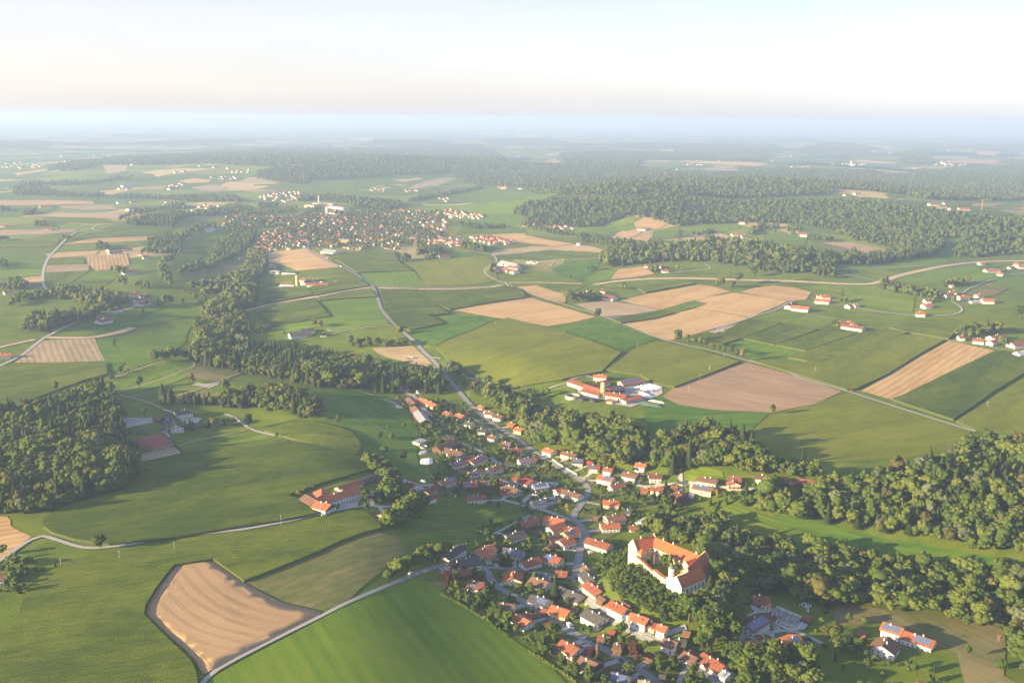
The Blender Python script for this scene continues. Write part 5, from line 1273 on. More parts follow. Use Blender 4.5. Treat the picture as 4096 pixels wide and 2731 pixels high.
b = MB(); b.lathe([(4, -1), (4, 22)], 18); obj('body', b.mesh('body', ['silo_tan']), s_); b = MB(); b.lathe([(4.1, 22.01), (3, 23.5), (.3, 24)], 18); obj('dome', b.mesh('dome', ['silo_tan']), s_)
def tank(r, h, m=0):
    def f(b):
        n = 32
        for r0, r1 in ((r, r),):
            b.lathe([(r, -1), (r, h), (r - .35, h), (r - .35, .6)], n, 0, cap=False); b.lathe([(r - .36, .55), (r - .36, .6)], n, 1)
    return f
single('slurry_tank', 'open round concrete slurry tank with dark liquid beside the silo farm', 'tank', 'D', 211, 330, tank(9.5, 3.6), ['concrete', 'water_dark'])
def dome(r):
    def f(b):
        b.lathe([(r, -1), (r, 1.0), (r * .96, 1.6), (r * .8, 2.6), (r * .5, 3.4), (r * .2, 3.8), (.1, 3.9)], 28)
    return f
single('gas_dome', 'flat black digester dome next to the open slurry tank', 'digester', 'D', 315, 350, dome(7), ['dome_black'], smooth=True)
single('gas_dome', 'flat black digester dome nearer the farm entrance', 'digester', 'D', 418, 362, dome(7), ['dome_black'], smooth=True)
single('slurry_tank', 'small round tank in front of the red cowshed', 'tank', 'D', 338, 305, tank(4, 1.4), ['concrete', 'water_dark'])
single('slurry_tank', 'small round tank beside the tower silo', 'tank', 'D', 430, 318, tank(4, 1.4), ['concrete', 'water_dark'])
single('slurry_tank', 'round concrete tank behind the village silage yard', 'tank', 'C', 457, 800, tank(4.2, 2), ['concrete', 'water_dark'])
single('water_tank', 'round concrete tank behind the orange farmhouse in the village', 'tank', 'G', 1463, 155, tank(2.8, 3.5), ['concrete', 'water_dark'])
single('slurry_tank', 'white round tank right of the nursery greenhouse', 'tank', 'L', 232, 690, tank(8, 3), ['plastic_white', 'water_dark'])
single('slurry_tank', 'second round tank further from the nursery greenhouse', 'tank', 'L', 278, 695, tank(9, 3), ['concrete', 'water_dark'])
def walker(b):
    n = 36; R0, R1 = 9.5, 6.0
    vs = []
    for i in range(n):
        a = 2 * math.pi * i / n; c, s = math.cos(a), math.sin(a)
        vs += [(R1 * c, R1 * s, 3.2), (R0 * c, R0 * s, 2.7), (R0 * c, R0 * s, 2.5), (R1 * c, R1 * s, 3.0)]
    fs = []
    for i in range(n):
        j = (i + 1) % n
        for k in range(4): fs.append((i * 4 + k, i * 4 + (k + 1) % 4, j * 4 + (k + 1) % 4, j * 4 + k))
    b.add(vs, fs)
    for i in range(12):
        a = 2 * math.pi * i / 12; x, y = 9.2 * math.cos(a), 9.2 * math.sin(a); b.box(x - .1, x + .1, y - .1, y + .1, -.5, 2.5)
        x, y = 6.2 * math.cos(a), 6.2 * math.sin(a); b.box(x - .1, x + .1, y - .1, y + .1, -.5, 3.0)
single('horse_walker', 'round dark roofed horse walker behind the riding hall', 'horse walker', 'A', 1350, 895, walker, ['roof_dark'])

# bunker silos, wrapped bales, logs
def sheetheap(name, label, t, quad, h, mat, group=None):
    P = [proj(t, x, y, h * .5) for x, y in quad]; cx = sum(p[0] for p in P) / 4; cy_ = sum(p[1] for p in P) / 4; z = tz(cx, cy_)
    n = 9; m = 5; vs = []; fs = []
    for i in range(n):
        for j in range(m):
            u, v = i / (n - 1), j / (m - 1)
            x = (P[0][0] * (1 - u) + P[1][0] * u) * (1 - v) + (P[3][0] * (1 - u) + P[2][0] * u) * v
            y = (P[0][1] * (1 - u) + P[1][1] * u) * (1 - v) + (P[3][1] * (1 - u) + P[2][1] * u) * v
            e = min(math.sin(math.pi * v) ** .5, 1) * min(1, 4 * min(u, 1 - u) + .0)
            vs.append((x - cx, y - cy_, h * e + R.uniform(-.15, .15) * e + (-.3 if e < .01 else 0)))
    for i in range(n - 1):
        for j in range(m - 1): fs.append((i * m + j, (i + 1) * m + j, (i + 1) * m + j + 1, i * m + j + 1))
    o = obj(name, mesh(name, vs, fs, [mat]), None, (cx, cy_, z)); tag(o, label, name.replace('_', ' '), group); FOOT.append((cx, cy_, 8)); return o
SG = 'silage clamps'
sheetheap('silage_clamp', 'long white sheeted silage clamp behind the orange lean roof', 'D', [(800,268), (905,330), (1000,318), (860,262)], 3, 'plastic_white', SG)
sheetheap('silage_clamp', 'dark green sheeted silage clamp at the foot of the silo farm', 'D', [(840,385), (1060,430), (1105,385), (870,355)], 2.5, 'plastic_green', SG)
sheetheap('silage_clamp', 'narrow pale silage clamp above the dark green one', 'D', [(900,352), (1090,388), (1105,375), (940,345)], 2.2, 'wall_cream', SG)
sheetheap('silage_clamp', 'blue white sheeted clamp in the village silage yard', 'C', [(402,955), (548,950), (540,885), (420,890)], 2, 'plastic_white', SG)
sheetheap('silage_clamp', 'pale sheeted clamp above the village silage yard', 'C', [(395,870), (500,850), (505,815), (420,820)], 1.5, 'concrete', SG)
sheetheap('silage_clamp', 'white sheeted clamps beside the pale silo farm', 'K', [(400,885), (560,880), (570,862), (430,866)], 2.5, 'plastic_white', SG)
bale = MB(); bale.lathe([(.1, 0), (.75, .05), (.82, .3), (.82, 1.0), (.75, 1.25), (.1, 1.3)], 12); BALE = bale.mesh('silage_bale', ['plastic_white'], True)
k = 0
for j in range(5):
    for i in range(17):
        x = 800 + i * 14.2 + j * 0 + (60 - j * 5 if 0 else 0); u = i / 16; v = j / 4
        px = (800 * (1 - u) + 960 * u) * (1 - v) + (905 * (1 - u) + 1045 * u) * v
        py = (235 * (1 - u) + 278 * u) * (1 - v) + (203 * (1 - u) + 238 * u) * v
        p = proj('D', px, py); o = obj('silage_bale', BALE, None, (p[0] + R.uniform(-.2, .2), p[1] + R.uniform(-.2, .2), tz(*p) + .3), R.random() * 6)
        o.scale = (1.05,) * 3
        tag(o, 'white wrapped silage bale in the rows right of the silo farm', 'silage bale', 'wrapped silage bales at the silo farm')
def logs(b):
    for i in range(10):
        for j in range(4):
            y = (i - 4.5) * .62 + (j % 2) * .3; z = .3 + j * .52
            n = 8; vs = [(x, y + .29 * math.cos(a * math.pi / 4), z + .29 * math.sin(a * math.pi / 4)) for x in (-6, 6) for a in range(8)]
            b.add(vs, [(a, (a + 1) % 8, 8 + (a + 1) % 8, 8 + a) for a in range(8)] + [tuple(range(8))[::-1], tuple(range(8, 16))])
for (x, y, a, lab) in ((1785,1218,.4,'nearest the lane'), (1865,1208,.3,'in the middle'), (1900,1180,.2,'furthest from the lane'), (1720,1243,.5,'beside the lorry space')):
    single('log_pile', 'pile of brown logs on the pale timber yard, ' + lab, 'log pile', 'L', x, y, logs, ['wood_brown'], rz=a)

# cemetery
gp = proj('H', 2230, 970)
def wallrun(name, label, t, pts, h, w_, mat, cat='wall'):
    P = [proj(t, x, y, h) for x, y in pts]; m = MB(); c = P[0]; z0 = tz(*c)
    for (ax, ay), (bx, by) in zip(P, P[1:]):
        L = math.hypot(bx - ax, by - ay); dx, dy = (bx - ax) / L, (by - ay) / L; n = max(1, int(L / 8))
        for k in range(n):
            x0, y0 = ax + dx * L * k / n, ay + dy * L * k / n; x1, y1 = ax + dx * L * (k + 1) / n, ay + dy * L * (k + 1) / n
            za, zb = tz(x0, y0) - z0, tz(x1, y1) - z0; ox, oy = -dy * w_ / 2, dx * w_ / 2
            vs = [(x0 - ox, y0 - oy, za - 1), (x1 - ox, y1 - oy, zb - 1), (x1 + ox, y1 + oy, zb - 1), (x0 + ox, y0 + oy, za - 1), (x0 - ox, y0 - oy, za + h), (x1 - ox, y1 - oy, zb + h), (x1 + ox, y1 + oy, zb + h), (x0 + ox, y0 + oy, za + h)]
            m.add([(a - c[0], b_ - c[1], z) for a, b_, z in vs], [(0, 3, 2, 1), (4, 5, 6, 7), (0, 1, 5, 4), (1, 2, 6, 5), (2, 3, 7, 6), (3, 0, 4, 7)])
    o = obj(name, m.mesh(name, [mat]), None, (c[0], c[1], z0)); tag(o, label, cat); return o
field('gravel_yard', 'I', W(20,850, 45,845, 290,950, 275,985, 215,1060, 160,1050, 0,985, -30,940, -10,880))
wallrun('cemetery_wall', 'low white wall around the cemetery', 'I', [(25,845), (290,955), (275,990), (222,1055), (160,1058), (0,990), (-50,945)], 1.6, .5, 'wall_white')
wallrun('street_wall', 'long pale wall beside the main road curve', 'C', [(1670,905), (1720,940), (1800,990), (1900,1045)], 2.0, .6, 'wall_cream')
gs = MB(); gs.box(-.35, .35, -.1, .1, 0, 1.1); gs.box(-.5, .5, -.2, .2, 0, .2, 0); gs.box(-.5, .5, -2.1, -.2, 0, .15, 0); GSM = gs.mesh('gravestone', ['gravestone'])
gw = MB(); gw.box(-.3, .3, -.1, .1, 0, 1.3); gw.box(-.45, .45, -.18, .18, 0, .25, 0); GSW = gw.mesh('gravestone', ['plastic_white'])
for i in range(9):
    for j in range(12):
        u, v = (i + .5) / 9, (j + .5) / 12
        x = (30 * (1 - v) + 265 * v) * (1 - u) + (-10 * (1 - v) + 210 * v) * u; y = (870 * (1 - v) + 965 * v) * (1 - u) + (950 * (1 - v) + 1035 * v) * u
        if R.random() < .12: continue
        p = proj('I', x, y); wh = R.random() < .2
        o = obj('gravestone', GSW if wh else GSM, None, (p[0], p[1], tz(*p) + .3), .5 + R.uniform(-.05, .05)); o.scale = (1.2,) * 3
        tag(o, 'white gravestone among the grey ones inside the cemetery wall' if wh else 'grey gravestone with a kerbed grave inside the cemetery wall', 'gravestone', 'gravestones of the walled cemetery')
for i in range(26):
    p = proj('I', R.uniform(235, 350), R.uniform(820, 905))
    o = obj('gravestone', GSW, None, (p[0], p[1], tz(*p) + .1), .5); o.scale = (1.2,) * 3
    tag(o, 'pale lit gravestone on the lawn beside the walled cemetery', 'gravestone', 'gravestones on the cemetery lawn')

# power poles
pb = MB(); pb.lathe([(.16, -1), (.11, 9)], 8); POLE = pb.mesh('pole', ['metal_pole'])
pb = MB(); pb.box(-1, 1, -.07, .07, 8.4, 8.56); 
for x in (-.9, 0, .9): pb.lathe([(.06, 8.56), (.06, 8.8)], 6, 0, x, 0)
XARM = pb.mesh('crossarm', ['metal_pole'])
for t, x, y, lab in [('E',388,95,'at the corn edge left of the crossroads'), ('E',1252,295,'between stubble and striped corn'), ('E',2005,428,'in the pale corn at the right'), ('D',1498,88,'at the corn edge above the bare field'), ('D',1407,165,'at the upper rim of the bare field'), ('D',1300,285,'in the left part of the bare field'),
                  ('L',498,1255,'in the corn beside the lush meadow'), ('L',1078,1345,'at the tip of the lush meadow'), ('L',1753,1440,'behind the lane avenue'), ('L',1640,1540,'beside the corn near the silo farm'), ('K',2118,1185,'in the upper lush meadow'), ('K',1658,1105,'at the corner of the stepped corn field'), ('K',1260,1030,'left of the main road bend'),
                  ('K',897,975,'beside the earth trench'), ('F',575,500,'at the rim of the big corn field'), ('F',1125,418,'inside the big corn field'), ('F',1640,335,'under the farm lane in the corn'), ('B',528,1520,'beside the farm lane left of the lone farm'), ('B',900,1420,'where the track meets the farm lane'), ('N',1345,20,'beside the round bush at the farm lane'),
                  ('H',283,250,'next to the yellow house on the main road'), ('H',940,1140,'at the fork of the upper street'), ('H',1138,1310,'opposite the dark brown bungalow'), ('C',880,325,'in the meadow right of the main road'), ('G',1515,590,'at the inner road fork')]:
    p = proj(t, x, y); o = thing('power_pole', 'slim power pole ' + lab, 'power pole', (p[0], p[1], tz(*p)), R.uniform(-.5, .9), 'power poles across fields and village')
    obj('pole', POLE, o); obj('crossarm', XARM, o)

# cars
def carmesh(kind):
    L, w_, h = {'car': (4.3, 1.75, 1.45), 'van': (5.4, 2.0, 2.3), 'truck': (7, 2.4, 3.0)}[kind]
    b = MB(); hl = L / 2; hw = w_ / 2
    if kind == 'car':
        prof = [(-hl, .35), (-hl, .8), (-hl + .3, .95), (hl - 1.2, .95), (hl - .1, .8), (hl, .35)]
        cab = [(-hl + .35, .95), (-hl + .8, h), (.35, h), (hl - 1.25, .95)]
    else:
        prof = [(-hl, .35), (-hl, h), (hl - 1.3, h), (hl - .7, 1.25), (hl, 1.05), (hl, .35)]; cab = None
    def ext(pr, w2, m):
        n = len(pr); vs = [(x, -w2, z) for x, z in pr] + [(x, w2, z) for x, z in pr]
        b.add(vs, [tuple(range(n))[::-1] if 0 else tuple(range(n)), tuple(range(n, 2 * n))[::-1]] + [((i + 1) % n, i, n + i, n + (i + 1) % n) for i in range(n)], m)
    ext(prof, hw, 0); body = b
    g = MB()
    if cab:
        n = 4; w2 = hw - .12; vs = [(x, -w2, z) for x, z in cab] + [(x, w2, z) for x, z in cab]
        g.add(vs, [(0, 1, 2, 3), (7, 6, 5, 4), (1, 0, 4, 5), (2, 1, 5, 6), (3, 2, 6, 7)], 0)
        rb = [( -hl + .85, h + .01), (.32, h + .01)]
        body.box(-hl + .85, .32, -w2 + .05, w2 - .05, h - .02, h + .04, 0)
    else:
        g.box(hl - 1.5, hl - .9, -hw - .02, hw + .02, 1.3, h - .35, 0)
    wm = MB(); 
    n = 12; rr = .33 if kind == 'car' else .4
    vs = [(rr * math.cos(2 * math.pi * i / n), yy, rr + rr * math.sin(2 * math.pi * i / n)) for yy in (-.11, .11) for i in range(n)]
    wm.add(vs, [tuple(range(n)), tuple(range(n, 2 * n))[::-1]] + [(i, n + i, n + (i + 1) % n, (i + 1) % n) for i in range(n)])
    return body, g, wm.mesh('wheel', ['tyre']), hl, hw
CARM = {}
def car(kind, colr, t, x, y, dx, dy, label, group='vehicles in and around the village'):
    if kind not in CARM: CARM[kind] = carmesh(kind)
    body, g, wm, hl, hw = CARM[kind]
    a = proj(t, x, y); b_ = proj(t, x + dx, y + dy); rz = math.atan2(b_[1] - a[1], b_[0] - a[0]); d = math.hypot(*a)
    o = thing({'car': 'car', 'van': 'van', 'truck': 'lorry'}[kind], label, {'car': 'car', 'van': 'van', 'truck': 'lorry'}[kind], (a[0], a[1], tz(*a) + .37 + d * .0003), rz, group)
    obj('body', body.mesh('body', [colr]), o); obj('window', g.mesh('window', ['glass']), o)
    for sx in (-1, 1):
        for sy in (-1, 1): obj('wheel', wm, o, (sx * (hl - .85), sy * (hw - .08), 0))
for a in [('car','car_dark','G',845,470,40,-4,'dark car turning at the village edge street corner'), ('car','car_dark','G',1236,521,40,6,'dark car on the street behind the cream new house'), ('car','car_dark','G',1655,598,10,40,'dark car driving down the main road below the fork'),
          ('car','car_white','G',1405,922,40,25,'white car parked before the pale yellow house'), ('car','car_dark','G',1463,956,40,25,'dark car in front of the pale yellow house, second of the parked row'), ('car','car_white','G',1512,985,40,25,'white car third of the row by the pale yellow house'), ('car','car_silver','G',1545,1000,40,25,'silver car last of the row by the pale yellow house'),
          ('car','car_dark','G',1772,1160,40,22,'dark car parked on the left side of the lower street'), ('car','car_dark','G',1822,1186,40,22,'dark car parked just below another on the lower street'), ('car','car_dark','G',2080,1368,40,24,'black car alone on the lower street near the bottom'), ('car','car_white','G',1722,462,10,-40,'white car parked at the castle foot beside the main road'),
          ('van','car_white','G',1797,354,60,-8,'white van parked below the long white inn'), ('truck','car_white','G',1602,1050,25,18,'white box lorry parked on the lower street'), ('car','car_blue','G',1575,1133,40,-8,'blue car in a drive above the red roofed pool house'), ('car','car_white','G',98,545,40,-18,'white car parked beside the field track under the tree row'),
          ('car','car_white','G',835,388,30,25,'white car under the orange double garage'), ('car','car_dark','C',2050,1165,40,6,'black car parked on the forecourt by the wide junction'), ('car','car_white','C',1408,1297,30,-20,'white car parked in the drive of the two gabled bungalow'), ('car','car_red','C',1162,606,40,25,'red car on the main road opposite the lit pink house'),
          ('car','car_silver','F',1842,180,60,-8,'pale blue car driving on the farm lane through the corn'), ('car','car_red','E',728,272,30,8,'dark red car at the field crossroads'), ('car','car_blue','C',838,975,30,8,'blue car between the white twin houses'), ('truck','car_white','K',910,724,20,10,'lorry driving towards the town on the main road'),
          ('van','car_white','K',800,656,20,12,'white van on the main road at the town entrance'), ('car','car_white','B',928,1440,30,-6,'white car at the track end by the lone farm'), ('car','car_silver','H',212,300,8,-30,'silver car behind the long white inn garden'), ('van','car_white','C',455,1126,40,14,'white camper parked at the hamlet top'), ('car','car_dark','H',1395,1532,40,20,'dark car under the bottom edge on the upper street'), ('car','car_silver','I',330,1205,30,10,'silver car beside the orange balcony chalet')]:
    car(*a)
# tractor and combine on the ripe stubble
def tractor(b):
    b.box(-1.2, 1.6, -.5, .5, .8, 1.6); b.box(-1.2, .1, -.7, .7, 1.6, 2.7)
def wheel4(o, mats, xs, rs, hw):
    for x, r_ in zip(xs, rs):
        for s in (-1, 1):
            m = MB(); n = 14; vs = [(r_ * math.cos(2 * math.pi * i / n), y, r_ * math.sin(2 * math.pi * i / n)) for y in (-.2, .2) for i in range(n)]
            m.add(vs, [tuple(range(n)), tuple(range(n, 2 * n))[::-1]] + [(i, n + i, n + (i + 1) % n, (i + 1) % n) for i in range(n)]); obj('wheel', m.mesh('wheel', mats), o, (x, s * hw, r_))
p = proj('K', 1515, 1380); o = thing('tractor', 'dark tractor working at the road side of the small harvested field', 'tractor', (p[0], p[1], tz(*p) + .8), 2.4)
b = MB(); tractor(b); obj('body', b.mesh('body', ['plastic_green']), o); wheel4(o, ['tyre'], (-.9, 1.3), (.9, .55), .85)
p = proj('K', 1455, 1442); o = thing('combine_harvester', 'pale combine harvester in the small harvested field', 'harvester', (p[0], p[1], tz(*p) + .8), 3.0)
b = MB(); b.box(-4, 2, -1.5, 1.5, 1.2, 3.6); b.box(2, 3.4, -1.2, 1.2, 1.8, 3.9); obj('body', b.mesh('body', ['car_silver']), o)
b = MB(); b.box(3.6, 5, -3, 3, .3, 1.3); obj('header', b.mesh('header', ['car_red']), o); wheel4(o, ['tyre'], (-2.8, 1.6), (.7, 1.0), 1.5)
# pools, trampoline, small garden things
for t, x, y, r_, lab in [('G',1492,1282,2.3,'small round blue pool on the lawn of the red roofed house'), ('C',893,1288,2.8,'blue pool beside the wide white house at the meadow'), ('C',593,535,1.8,'tiny blue pool in the shaded garden below the metal barn'), ('C',1025,1075,2.2,'blue paddling pool near the red orange barn roof')]:
    def pf(b, r_=r_): b.lathe([(r_, -.3), (r_, 1.0), (r_ - .15, 1.0), (r_ - .15, .8)], 20, 1, cap=False); b.lathe([(r_ - .16, .75), (r_ - .16, .8)], 20, 0)
    single('swimming_pool', lab, 'pool', t, x, y, pf, ['pool_blue', 'plastic_white'], .5)
def tramp(b):
    b.lathe([(2.1, .85), (2.1, .95)], 20, 0)
    for i in range(6): a = i * math.pi / 3; x, y = 2.1 * math.cos(a), 2.1 * math.sin(a); b.box(x - .04, x + .04, y - .04, y + .04, 0, 2.6, 1)
    b.lathe([(2.15, 2.5), (2.15, 2.56)], 20, 1, cap=False)
single('trampoline', 'round netted trampoline on the lawn of the orange balcony chalet', 'trampoline', 'H', 2133, 1140, tramp, ['dome_black', 'metal_pole'])

# distant crane and steeples
p = proj('M', 2020, 275); z = tz(*p); o = thing('tower_crane', 'thin orange tower crane on the far clearing', 'crane', (*p, z))
b = MB(); b.box(-.8, .8, -.8, .8, 0, 38); obj('mast', b.mesh('mast', ['crane_orange']), o); b = MB(); b.box(-12, 34, -.6, .6, 36, 37.4); obj('jib', b.mesh('jib', ['crane_orange']), o, rz=.15)
def church(t, x, y, hh, label, rz=0):
    p = proj(t, x, y); o = thing('church', label, 'church', (*p, tz(*p)), rz)
    b = MB(); b.box(-3.5, 3.5, -3.5, 3.5, -2, hh * .58); tw = obj('tower', b.mesh('tower', ['castle_white']), o)
    b = MB(); b.add([(-3.7, -3.7, hh * .58), (3.7, -3.7, hh * .58), (3.7, 3.7, hh * .58), (-3.7, 3.7, hh * .58), (0, 0, hh)], [(0, 1, 4), (1, 2, 4), (2, 3, 4), (3, 0, 4)]); obj('spire', b.mesh('spire', ['roof_orange']), tw)
    b = MB(); b.box(3.5, 32, -7, 7, -2, 11); obj('nave', b.mesh('nave', ['castle_white']), o)
    b = MB(); b.add([(3.4, -8, 11), (33, -8, 11), (33, 8, 11), (3.4, 8, 11), (3.4, 0, 19), (33, 0, 19)], [(0, 1, 5, 4), (2, 3, 4, 5), (1, 2, 5), (3, 0, 4), (3, 2, 1, 0)]); obj('roof', b.mesh('roof', ['roof_brown']), o)
church('K', 796, 318, 52, 'white parish church with a tall pointed spire in the middle of the town')
church('Q', 1188, 440, 58, 'slender pale church spire of the far village beyond the big wood')
church('Q', 1795, 430, 40, 'small far church spire right of the tall one')

# the distant town
def townmesh(L, w_, e, rf, wl):
    b = MB(); hx, hy = L / 2, w_ / 2; rg = e + hy * .5
    b.add([(-hx, -hy, -3), (-hx, hy, -3), (-hx, hy, e), (-hx, 0, rg), (-hx, -hy, e), (hx, -hy, -3), (hx, hy, -3), (hx, hy, e), (hx, 0, rg), (hx, -hy, e)],
          [(4, 3, 2, 1, 0), (5, 6, 7, 8, 9), (0, 5, 9, 4), (6, 1, 2, 7)], 0)
    o = .7
    b.add([(-hx - o, -hy - o, e - .35 + .1), (-hx - o, 0, rg + .1), (-hx - o, hy + o, e - .35 + .1), (hx + o, -hy - o, e - .35 + .1), (hx + o, 0, rg + .1), (hx + o, hy + o, e - .35 + .1),
           (-hx - o, -hy - o, e - .65), (-hx - o, hy + o, e - .65), (hx + o, -hy - o, e - .65), (hx + o, hy + o, e - .65)],
          [(0, 3, 4, 1), (1, 4, 5, 2), (6, 0, 1, 2, 7), (9, 5, 4, 3, 8), (6, 8, 3, 0), (7, 2, 5, 9)], 1)
    for s in (-1, 1):
        for k in range(3): b.box(-hx + (k + .5) * L / 3 - .6, -hx + (k + .5) * L / 3 + .6, s * (hy + .04) - .02, s * (hy + .04) + .02, 1, 2.3, 2)
    return b
TM = [(townmesh(12, 10.5, 4.6, 0, 0).mesh('town_house', ['wall_white', m, 'glass']), m) for m in ('roof_orange', 'roof_red', 'roof_brown', 'roof_dark', 'roof_orange', 'roof_red')]
TMB = townmesh(12, 10.5, 4.6, 0, 0)
LB = {'roof_orange': 'white house with orange roof', 'roof_red': 'white house with dull red roof', 'roof_brown': 'white house with brown roof', 'roof_dark': 'white house with dark grey roof'}
REST = []
def district(t, poly, n, where, grp, bright=.0, size=1.0, jitter=.3, base=None):
    P = [proj(t, x, y) for x, y in poly]; xs = [p[0] for p in P]; ys = [p[1] for p in P]
    base = R.uniform(0, 3) if base is None else base; got = []; tries = 0
    while len(got) < n and tries < n * 60:
        tries += 1; x = R.uniform(min(xs), max(xs)); y = R.uniform(min(ys), max(ys))
        if not bool(inpoly(np.array([x]), np.array([y]), P)[0]): continue
        if any((x - a) ** 2 + (y - b_) ** 2 < (17 * size) ** 2 for a, b_ in got): continue
        got.append((x, y))
    for x, y in got:
        q = R.random(); k = 0 if q < .30 + bright else (1 if q < .55 + bright * .6 else (2 if q < .80 + bright * .3 else 3))
        rz = base + R.choice((0, math.pi / 2)) + R.uniform(-jitter, jitter); sc = (size * R.uniform(.75, 1.35), size * R.uniform(.8, 1.15), R.uniform(.85, 1.25))
        REST.append((math.hypot(x, y), x, y, rz, sc, k, where, grp)); FOOT.append((x, y, 6 * size))
TG = 'houses of the distant town'
district('K', [(205,560), (270,485), (450,410), (640,400), (650,520), (640,570), (330,605), (240,600)], 105, 'left of the main road in the distant town', TG, .15)
district('K', [(700,420), (900,350), (1150,340), (1400,400), (1600,420), (1720,450), (1680,500), (1400,500), (1350,590), (1000,590), (880,575), (700,560)], 215, 'in the packed centre of the distant town', TG, 0)
district('K', [(680,300), (900,280), (1130,300), (1150,340), (900,350), (700,400), (560,400), (420,380), (430,340)], 85, 'around the church of the distant town', TG, .1)
district('K', [(0,330), (200,310), (420,330), (420,400), (260,420), (0,430)], 55, 'in the suburb beside the river wood of the distant town', TG, 0)
district('K', [(1130,300), (1400,280), (1700,290), (1760,350), (1730,440), (1400,400), (1180,345)], 90, 'on the upper right side of the distant town', TG, .15)
district('K', [(1690,290), (1780,272), (2050,315), (2000,350), (1750,335)], 36, 'of the white terrace row right of the distant town', TG, .5)
district('K', [(300,165), (420,140), (640,135), (580,200), (480,215), (240,200)], 48, 'on the slope behind the distant town', TG, .5)
district('K', [(1920,492), (2060,490), (2290,530), (2200,548), (2050,548), (1960,520)], 34, 'of the new estate right of the distant town', TG, .6)
district('K', [(1460,505), (1860,495), (1840,570), (1700,570), (1480,540)], 36, 'at the lower right edge of the distant town', TG, .1)
district('L', [(170,385), (300,400), (290,415), (180,400)], 10, 'under the dark wood near the new estate', TG, .4)
district('L', [(360,415), (480,385), (600,430), (520,440), (370,432)], 12, 'under the dark wood near the railway meadow', TG, .4)
FG = 'far scattered houses'
for t, poly, n, sz in [('J', [(0,400), (350,440), (300,470), (0,460)], 26, 1.6), ('J', [(600,370), (760,365), (740,390), (620,395)], 8, 1.6), ('J', [(1540,470), (1690,465), (1680,490), (1540,490)], 9, 1.3), ('J', [(1150,485), (1240,482), (1240,495), (1160,497)], 6, 1.3), ('J', [(1420,520), (1600,515), (1600,535), (1430,535)], 9, 1.2),
        ('J', [(1100,685), (1240,690), (1240,720), (1100,712)], 7, 1.1), ('J', [(1380,700), (1480,705), (1460,740), (1300,745)], 9, 1.1), ('O', [(1400,230), (1600,225), (1650,260), (1900,265), (1900,290), (1650,290), (1400,250)], 40, 1.5), ('O', [(1900,235), (2020,230), (2000,250), (1900,245)], 10, 1.5), ('Q', [(720,300), (880,300), (880,325), (740,320)], 14, 1.4),
        ('Q', [(1060,425), (1290,430), (1260,445), (1060,438)], 13, 1.3), ('Q', [(1830,335), (2020,338), (2010,352), (1850,345)], 9, 1.5), ('Q', [(1740,430), (1980,435), (1960,445), (1750,440)], 11, 1.6), ('Q', [(80,430), (200,430), (180,445), (90,440)], 6, 1.4), ('O', [(120,600), (260,600), (240,620), (140,618)], 7, 1.1), ('O', [(360,605), (480,595), (470,620), (370,625)], 9, 1.1),
        ('O', [(580,660), (690,655), (660,690), (590,680)], 7, 1.1), ('O', [(1000,575), (1060,575), (1060,592), (1000,592)], 5, 1.3), ('O', [(1680,380), (1780,380), (1770,395), (1690,395)], 6, 1.6), ('J', [(780,595), (890,592), (880,605), (790,605)], 6, 1.2), ('J', [(1130,570), (1250,560), (1250,580), (1150,585)], 7, 1.2), ('Q', [(370,340), (430,338), (425,350), (375,350)], 4, 1.6),
        ('O', [(2080,465), (2210,462), (2200,475), (2090,475)], 6, 1.5), ('J', [(430,410), (620,400), (600,415), (440,420)], 10, 1.6)]:
    district(t, poly, n, 'in a far hamlet', FG, .3, sz, .5)
for i in range(120):                        # single farms over the plain, to the horizon
    u, v = R.uniform(0, 2352), 288 + 100 * R.random() ** .8
    p = proj('W', u, v); REST.append((math.hypot(*p), p[0], p[1], R.uniform(0, 3), (1.7, 1.6, 1.4), R.choice((0, 0, 1)), 'x', FG))
REST.sort(key=lambda r: r[0])
for d, x, y, rz, sc, k, where, grp in REST[:300]:
    o = obj('town_house', TM[k][0], None, (x, y, tz(x, y)), rz); o.scale = sc
    g = grp if grp == FG else 'houses ' + where
    tag(o, LB[TM[k][1]] + ' ' + where, 'town house', g)
bv = np.array(TMB.v); tri = []; tm = []
for f, m in zip(TMB.f, TMB.m):
    for i in range(1, len(f) - 1): tri.append((f[0], f[i], f[i + 1])); tm.append(m)
tri = np.array(tri); tm = np.array(tm); VV = []; FF = []; MM = []; n0 = 0
for d, x, y, rz, sc, k, where, grp in REST[300:]:
    v = bv * np.array(sc); c, s = math.cos(rz), math.sin(rz)
    VV.append(np.stack([v[:, 0] * c - v[:, 1] * s + x, v[:, 0] * s + v[:, 1] * c + y, v[:, 2] + tz(x, y)], 1)); FF.append(tri + n0); n0 += len(v)
    MM.append(np.where(tm == 1, 1 + k, np.where(tm == 2, 5, 0)))
o = obj('distant_houses', fastmesh('distant_houses', np.concatenate(VV), np.concatenate(FF), ['wall_white', 'roof_orange', 'roof_red', 'roof_brown', 'roof_dark', 'glass'], np.concatenate(MM)))
tag(o, 'mass of small white houses with red and brown roofs in the far town and hamlets', 'houses', kind='stuff')
